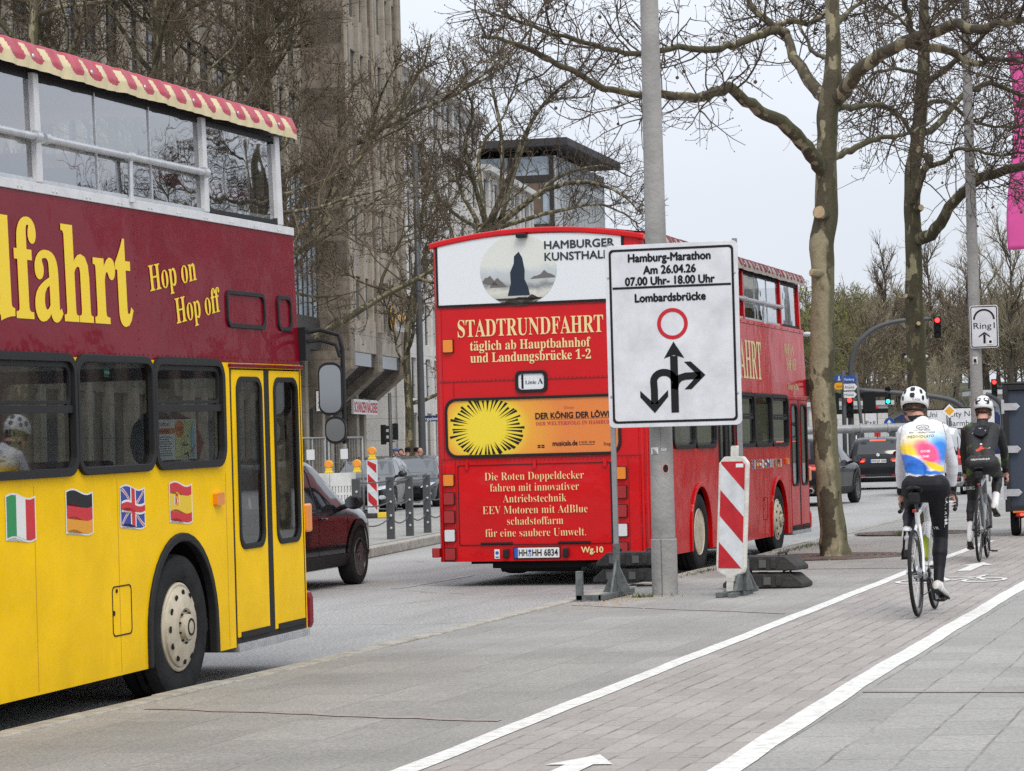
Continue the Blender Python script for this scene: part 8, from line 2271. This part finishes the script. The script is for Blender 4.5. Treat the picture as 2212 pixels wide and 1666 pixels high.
def rider(label, loc, J, jm, slm, tm, helm_kind, head, nod, white_sock, collar):
    t = thing('person', label, 'person', loc)
    pr, ba = [], []
    hl, hr = V3(*J['hipL']), V3(*J['hipR']); sl_, sr_ = V3(*J['shL']), V3(*J['shR']); wa, ch, nk = V3(*J['waist']), V3(*J['chest']), V3(*J['neck'])
    hc = (hl + hr) / 2
    pr.append((hl, hr, .098, .098, 'hips')); pr.append((hl + V3(.0, -.035, .03), hr + V3(0, -.035, .03), .094, .094, 'hips'))
    pr.append((hc + V3(-.055, 0, .06), wa + V3(-.05, 0, 0), .098, .098, 'torso')); pr.append((hc + V3(.055, 0, .06), wa + V3(.05, 0, 0), .098, .098, 'torso'))
    pr.append((wa + V3(-.055, 0, 0), ch + V3(-.075, 0, 0), .100, .108, 'torso')); pr.append((wa + V3(.055, 0, 0), ch + V3(.075, 0, 0), .100, .108, 'torso'))
    pr.append((ch + V3(-.08, 0, 0), sl_ + V3(.05, -.02, -.0), .105, .082, 'torso')); pr.append((ch + V3(.08, 0, 0), sr_ + V3(-.05, -.02, -.0), .105, .082, 'torso'))
    pr.append((sl_ + V3(.07, 0, .01), sr_ + V3(-.07, 0, .01), .082, .082, 'torso')); pr.append((ch, nk, .10, .062, 'torso'))
    for s, sh_, el, wr_ in ((-1, sl_, V3(*J['elL']), V3(*J['wrL'])), (1, sr_, V3(*J['elR']), V3(*J['wrR']))):
        pr.append((sh_, sh_.lerp(el, .45), .062, .056, 'sleeve')); pr.append((sh_.lerp(el, .45), el, .056, .044, 'sleeve')); pr.append((el, el.lerp(wr_, .3), .044, .045, 'sleeve')); pr.append((el.lerp(wr_, .3), el.lerp(wr_, .82), .045, .033, 'sleeve')); pr.append((el.lerp(wr_, .82), wr_, .034, .031, 'cuff'))
        hand_on_bar(pr, wr_, s, s)
    for h, k, a, he, to in ((hl, 'knL', 'anL', 'heL', 'toL'), (hr, 'knR', 'anR', 'heR', 'toR')):
        k, a, he, to = V3(*J[k]), V3(*J[a]), V3(*J[he]), V3(*J[to])
        pr.append((h, h.lerp(k, .5), .090, .074, 'leg')); pr.append((h.lerp(k, .5), k, .074, .055, 'leg'))
        m_ = k.lerp(a, .33) + V3(0, -.022, .0); pr.append((k, m_, .055, .058, 'leg')); pr.append((m_, k.lerp(a, .62), .058, .044, 'leg' if not white_sock else 'leg')); pr.append((k.lerp(a, .62), a, .044, .036, 'sock' if white_sock else 'leg'))
        pr.append((a, he.lerp(to, .3) + V3(0, 0, .04), .037, .035, 'sock')); pr.append((he.lerp(to, .05) + V3(0, 0, .034), to + V3(0, 0, .016), .026, .02, 'foot'))
    P = head_parts(pr, ba, head, nod, nk)
    S = sculpt(pr, ba, .0068)
    mb = MB(); mb.add(S[0], S[2]); mb.build('body', M_skin, t, smooth=True, fix=False)
    face_parts(t, P)
    jr = shell(t, 'jersey', S, {'torso'}, .005, jm); shell(t, 'sleeve', S, {'sleeve'}, .004, slm, lambda c: c.x < head[0]); shell(t, 'sleeve', S, {'sleeve'}, .004, slm, lambda c: c.x >= head[0])
    shell(t, 'cuff', S, {'cuff'}, .005, M_tights, lambda c: c.x < head[0]); shell(t, 'cuff', S, {'cuff'}, .005, M_tights, lambda c: c.x >= head[0])
    tg = shell(t, 'tights', S, {'hips', 'leg'}, .004, tm); 
    for sd in (-1, 1): shell(t, 'sock', S, {'sock', 'foot'}, .003, M_sock, lambda c: (c.x - hc.x) * sd > 0)
    shell(t, 'hair', S, {'head'}, .006, M_hair, lambda c: (c - P(0, 0, 0)).y < .02 and c.z > P(0, 0, -.055).z)
    shell(t, 'collar', S, {'neck'}, .006, collar, lambda c: c.z < nk.z + .055)
    for h_, t_ in (('heL', 'toL'), ('heR', 'toR')): shoe(t, J[h_], J[t_], M_shoe, M_black)
    hm, sh = helmet(t, P, M_helm, 1., helm_kind)
    return t, S, jr, tg, hm, P, sh
J1 = dict(hipL=(-.055, .42, .965), hipR=(.130, .42, .965), waist=(.022, .46, 1.16), chest=(.0, .62, 1.325), neck=(-.03, .74, 1.50), shL=(-.150, .69, 1.415), shR=(.140, .69, 1.425),
          elL=(-.205, .82, 1.17), elR=(.200, .82, 1.16), wrL=(-.228, .935, .945), wrR=(.178, .935, .955), knL=(-.12, .72, .80), anL=(-.105, .33, .65), heL=(-.10, .245, .63), toL=(-.125, .365, .455),
          knR=(.125, .55, .585), anR=(.118, .37, .235), heR=(.108, .30, .185), toR=(.150, .495, .115))
O1 = (-2.71, 21.03, PZ(-2.71) + .004)
bicycle('white road bicycle with a green bottle, ridden by the person in the bright jersey', O1, R(-.6), R(-1.6), mat('white_frame_paint', (.70, .71, .73), .25, coat=.6), mat('green_bottle', (.30, .36, .03), .3), -88)
p1, S1, jr1, tg1, hm1, P1, sh1 = rider('person in a white and rainbow coloured jersey riding the white bicycle', O1, J1, jersey_mat(), M_sleeve, M_tights, 0, (-.087, .845, 1.612), .35, False, M_tights)
bt_, pr_ = back_text(jr1, S1, [('MEDIVIDCRYO', -.005, 1.378, .020, .205, .03, 0), ('#letsbeatdepression', .0, 1.413, .016, .205, .0, 0), ('wir fuer yannic', .0, 1.434, .011, .13, .0, 0)], M_ink)
back_text(jr1, S1, [('GONIK', .04, 1.262, .017, .08, 0, .02), ('GONIK', .035, 1.222, .016, .08, 0, .02)], M_plate)
mb = MB(); mb.plate([circ(0, 0, .052, 28, .018), circ(0, 0, .048, 28, .0155)], 0, lambda u, v, w_: pr_(.0 + u, 1.462 + v))
mb.tube([pr_(-.03, 1.462), pr_(-.02, 1.457), pr_(-.01, 1.467), pr_(0, 1.457), pr_(.012, 1.467), pr_(.022, 1.459), pr_(.03, 1.465)], .0016, 4); mb.build('emblem', M_ink, jr1, fix=False)
_, pt_ = back_text(tg1, S1, [('VR', .10, .655, .022, .05, 0, .0)], M_paper)
mb = MB(); put_text(mb, 'VAN RYSEL', (0, 0, 0), (1, 0, 0), (0, 0, 1), .24, .022, 'C', off=.0, fn=lambda u, v: pt_(.178 - u * .10 + v, .79 - u)); mb.build('lettering', M_paper, tg1, fix=False)
mb = MB(); put_text(mb, 'KASK', (0, 0, 0), (1, 0, 0), (0, 0, 1), .075, .018, 'C', off=.0, fn=lambda u, v: sh1(R(-72) + u / .125, -.28 + v / .12, .004)); mb.build('lettering', M_galv, hm1, fix=False)
J2 = dict(hipL=(-.055, .27, 1.065), hipR=(.140, .27, 1.065), waist=(.02, .33, 1.21), chest=(.02, .50, 1.375), neck=(.012, .64, 1.545), shL=(-.155, .60, 1.465), shR=(.190, .60, 1.465),
          elL=(-.215, .74, 1.245), elR=(.240, .74, 1.245), wrL=(-.232, .97, 1.0), wrR=(.226, .97, 1.0), knL=(-.115, .56, .69), anL=(-.130, .36, .275), heL=(-.130, .285, .205), toL=(-.140, .47, .135),
          knR=(.165, .68, .945), anR=(.155, .37, .625), heR=(.150, .29, .575), toR=(.165, .47, .50))
O2 = (-3.26, 30.71, PZ(-3.26) + .004)
bicycle('dark grey road bicycle ridden by the person in black and green', O2, R(1.0), R(.6), mat('grey_frame_paint', (.10, .105, .11), .25, coat=.6), mat('clear_bottle', (.5, .5, .48), .3), -85, 1.06)
p2, S2, jr2, tg2, hm2, P2, sh2 = rider('person in a black and green jersey with white socks riding ahead', O2, J2, green_black('black_green_jersey'), green_black('black_green_sleeves'), green_black('black_green_tights'), 1, (.018, .775, 1.690), .30, True, M_tights)
back_text(tg2, S2, [('radsport-lueneburg.de', .03, 1.135, .022, .21, .03, .008)], M_paper); back_text(tg2, S2, [('EBURG', -.125, .80, .035, .12, .05, .02)], M_paper, lift=.012)
_, p_ = back_text(jr2, S2, [], M_paper)
mb = MB(); mb.plate([[(-.05, 0), (-.01, .02), (.0, .045), (.02, .045), (.03, .025), (.07, .02), (.08, .01), (.03, .005), (.01, -.01), (-.04, -.018)]], 0, lambda u, v, w_: p_(.02 + u, 1.25 + v)); mb.build('red_emblem', mat('red_orange_print', (.62, .06, .03), .5), jr2, fix=False)
mb = MB(); mb.plate([rect(-.012, .012, 0, .016)], 0, lambda u, v, w_: p_(.028 + u, 1.305 + v)); mb.plate([[(.10, 1.262), (.13, 1.272), (.165, 1.262), (.13, 1.266)]], 0, lambda u, v, w_: p_(u, v)); mb.plate([[(-.085, 1.46), (-.065, 1.49), (-.06, 1.45), (-.08, 1.43)]], 0, lambda u, v, w_: p_(u, v)); mb.build('white_print', M_plate, jr2, fix=False)
# folded hood with lettering on the shoulders
mb = MB(); mb.plate([[(-.08, .045), (-.05, .075), (.05, .08), (.085, .05), (.075, -.01), (.03, -.05), (-.005, -.06), (-.06, -.03), (-.085, .0)]], .05, lambda u, v, w_: p_(.02 + u, 1.45 + v) + Vector((0, -w_, 0)), 0); hd_ = mb.build('hood', M_tights, p2, bevel=.012)
mb = MB(); put_text(mb, 'HUGO', (0, 0, 0), (1, 0, 0), (0, 0, 1), .085, .024, 'C', off=.0, fn=lambda u, v: p_(.035 + u * .97, 1.468 + v - u * .25) + Vector((0, -.054, 0))); mb.build('lettering', M_plate, hd_, fix=False)
mb = MB(); mb.tube([P2(-.085, -.03, .055), P2(-.06, -.135, .07), P2(0, -.150, .065), P2(.06, -.135, .07), P2(.085, -.03, .055)], .008, 6)
for s in (1, -1): mb.plate([rrect(-.032, .032, -.022, .022, .016)], .006, lambda u, v, w_: P2(s * .048 + u, -.152 - w_ + abs(u + s * .02) * .4, .06 + v))
tag(mb.build('sunglasses', M_black), 'dark sunglasses pushed onto the back of the white helmet of the rider ahead', 'sunglasses').location = O2
# ---- pedestrians on the far pavement
def walker(label, x, D, hair, coat, trousers, head_m=None, H=1.0, face_y=1, bag=None, cap=None, rz=0.):
    b = onD(x, 1000, D); t = thing('person', label, 'person', (b.x, b.y, .004), rz); t.scale = (H, H, H)
    pr, ba = [], []
    pr.append(((-.09, 0, .92), (.09, 0, .92), .115, .115, 'hips'))
    for s in (1, -1):
        pr += [((.09 * s, 0, .9), (.10 * s, .02 + .05 * s, .48), .092, .06, 'leg'), ((.10 * s, .02 + .05 * s, .48), (.10 * s, -.03 + .09 * s, .09), .058, .042, 'leg'), ((.10 * s, -.05 + .09 * s, .05), (.11 * s, .13 + .09 * s, .035), .042, .036, 'foot')]
        sh_, el, wr_ = V3(.19 * s, 0, 1.42), V3(.25 * s, -.02, 1.14), V3(.24 * s, .10, .90)
        pr += [(sh_, el, .072, .058, 'arm'), (el, wr_, .058, .042, 'arm'), (wr_, wr_ + V3(-.01 * s, .03, -.08), .032, .034, 'hand')]
        for k in range(4): finger_chain(pr, wr_ + V3(.0, .0 + .018 * k, -.10), [((0, .15, -1), .035, .010), ((-.2 * s, .3, -1), .03, .009)], .011)
        finger_chain(pr, wr_ + V3(-.02 * s, .06, -.05), [((-.2 * s, .7, -.7), .045, .010)], .012)
        pr.append(((.07 * s, 0, .95), (.08 * s, 0, 1.2), .115, .115, 'torso')); pr.append(((.08 * s, 0, 1.2), (.12 * s, -.01, 1.4), .118, .09, 'torso'))
    pr.append(((-.12, 0, 1.42), (.12, 0, 1.42), .085, .085, 'torso'))
    P = head_parts(pr, ba, (0, .02, 1.645), 0., (0, 0, 1.45))
    S = sculpt(pr, ba, .013)
    mb = MB(); mb.add(S[0], S[2]); mb.build('body', M_skin, t, smooth=True, fix=False); face_parts(t, P)
    shell(t, 'coat', S, {'torso', 'arm', 'hips'}, .014, coat); shell(t, 'trousers', S, {'leg', 'hips'}, .008, trousers); shell(t, 'shoes', S, {'foot'}, .008, M_black)
    if hair: shell(t, 'hair', S, {'head', 'ear'}, .012, hair, lambda c: (c.y < .035 or c.z > 1.71) and c.z > (1.60 if cap else 1.56))
    if cap:
        mb = MB(); mb.ball(P(0, -.005, .06), .112, 14, 0, (.92, 1.05, .62)); mb.tube([P(-.06, .09, .05), P(0, .15, .045), P(.06, .09, .05)], .012, 6); mb.build('hat', cap, t, smooth=True)
    if bag: mb = MB(); mb.box(-.15, .15, -.30, -.12, .95, 1.42); mb.build('backpack', bag, t, bevel=.05)
    return t
M_dcoat = mat('black_coat', (.014, .014, .016), .85); M_gcoat = mat('olive_down_jacket', (.045, .05, .025), .7, bump=.6, bscale=8); M_jean = mat('blue_jeans', (.02, .035, .07), .85); M_beret = mat('black_felt', (.012, .012, .013), .95)
M_dhair = mat('dark_hair', (.02, .014, .011), .7); M_denim = mat('dark_blue_jacket', (.02, .03, .06), .8); M_redt = mat('dark_red_jumper', (.12, .02, .03), .85)
walker('person in a blue cap at the far kerb, leftmost of the small group', 856, 90, M_dhair, M_denim, M_jean, rz=math.pi, cap=mat('blue_cap', (.03, .07, .2), .8), H=.985)
walker('long haired person in a dark red top behind the roof of the anthracite car', 867, 92, M_dhair, M_redt, M_jean, rz=math.pi, H=.98)
walker('person in a black beret and black coat with a backpack', 881, 90, M_dhair, M_dcoat, M_dcoat, cap=M_beret, bag=M_dcoat, H=1.0)
walker('person with shaved hair in an olive down jacket', 908, 86, None, M_gcoat, M_dcoat, H=.98)
walker('person in a dark hat and coat next to the olive jacket', 900, 93, M_dhair, M_dcoat, M_jean, cap=M_beret, H=1.0)
# ---- cargo trailer cut off by the right edge
CT = (-3.73, 38.84, PZ(-3.7)); t = thing('cargo_trailer', 'tall dark blue cargo box on wheels, cut off by the right edge', 'cargo trailer', CT)
M_box = mat('dark_blue_panel', (.040, .055, .085), .5, var=.1, vscale=2)
mb = MB(); mb.box(.05, 1.10, .05, 2.2, .42, 2.06); bx_ = mb.build('box', M_box, t, bevel=.01)
mb = MB()
for x in (.0, 1.08): mb.box(x, x + .075, 0, .08, .36, 2.14)
for z in (.36, 2.06): mb.box(.075, 1.08, 0.0, .08, z, z + .08)
mb.box(-.01, 1.16, -.01, 2.3, 2.14, 2.17); mb.box(.0, .06, .08, 2.2, .36, .44); mb.box(.0, .06, .08, 2.2, 2.06, 2.14)
mb.build('box_frame', mat('dark_profile', (.03, .032, .036), .45), t, bevel=.012)
for z in (.62, 1.23, 1.83):
    mb = MB(); mb.plate([[(.0, -.05), (.19, -.05), (.24, 0), (.19, .05), (.0, .05)]], .012, lambda u, v, w_: (u, -.004 - w_, z + v)); mb.box(-.02, .02, -.02, .03, z - .1, z + .1); mb.build('hinge', M_alu, t, bevel=.003)
mb = MB()
for s, z, h in (('Swift-Shuttle', .74, .05), ('Nagelsholz 12', .67, .045), ('2559 Lüneburg', .60, .045)): put_text(mb, s, (.30, .046, z), (1, 0, 0), (0, 0, 1), None, h, 'L', lift=.003)
put_text(mb, 'ahoi', (.60, .046, 1.38), (1, 0, 0), (0, 0, 1), None, .24, 'L', lift=.003); mb.build('lettering', M_plate, bx_, fix=False)
mb = MB(); mb.box(.12, 1.0, .02, .08, .27, .33); mb.box(.05, .10, .1, 2.0, .22, .36); mb.box(1.0, 1.05, .1, 2.0, .22, .36); ch_ = mb.build('chassis', M_dark, t)
mb = MB(); mb.box(.14, .36, -.01, .04, .28, .345); tl_ = mb.build('tail_light', M_redlens, t, bevel=.01); mb = MB(); mb.box(.20, .32, -.014, .0, .295, .328); mb.build('lit_bar', M_brakelit, tl_)
mb = MB(); mb.box(.10, .42, -.004, .03, .335, .362); mb.build('amber_strip', M_amber, t)
for x, y in ((.09, .5), (1.05, .5), (.45, 1.9)):
    mb = MB(); mb.lathe([(.12, -.055), (.19, -.06), (.205, -.03), (.205, .03), (.19, .06), (.12, .055)], (x, y, .205), (1, 0, 0), 26, 0, close=True); w_ = mb.build('wheel', M_tyre, t, smooth=True, ang=40)
    mb = MB(); mb.lathe([(.122, -.05), (.11, -.045), (.03, -.02), (.03, .02), (.11, .045), (.122, .05)], (x, y, .205), (1, 0, 0), 20); mb.build('rim', M_alloy, w_)

# ---- more plane trees of the same row, beyond the right edge: the bus paint and windows mirror them
tree_src = [o for o in bpy.data.objects if o.get('category') == 'tree' and o.name.startswith('plane_tree')][:2]
for k, (x, y, a) in enumerate(((3.6, 46, 40), (6.4, 53, 160), (9.5, 62, 250), (12.5, 76, 80), (17, 92, 300))):
    dup(tree_src[k % 2], (x, y, pav_z(x)), R(a), 'plane tree of the pavement row beyond the right edge, mirrored in the bus sides', 'plane trees beyond the right edge')
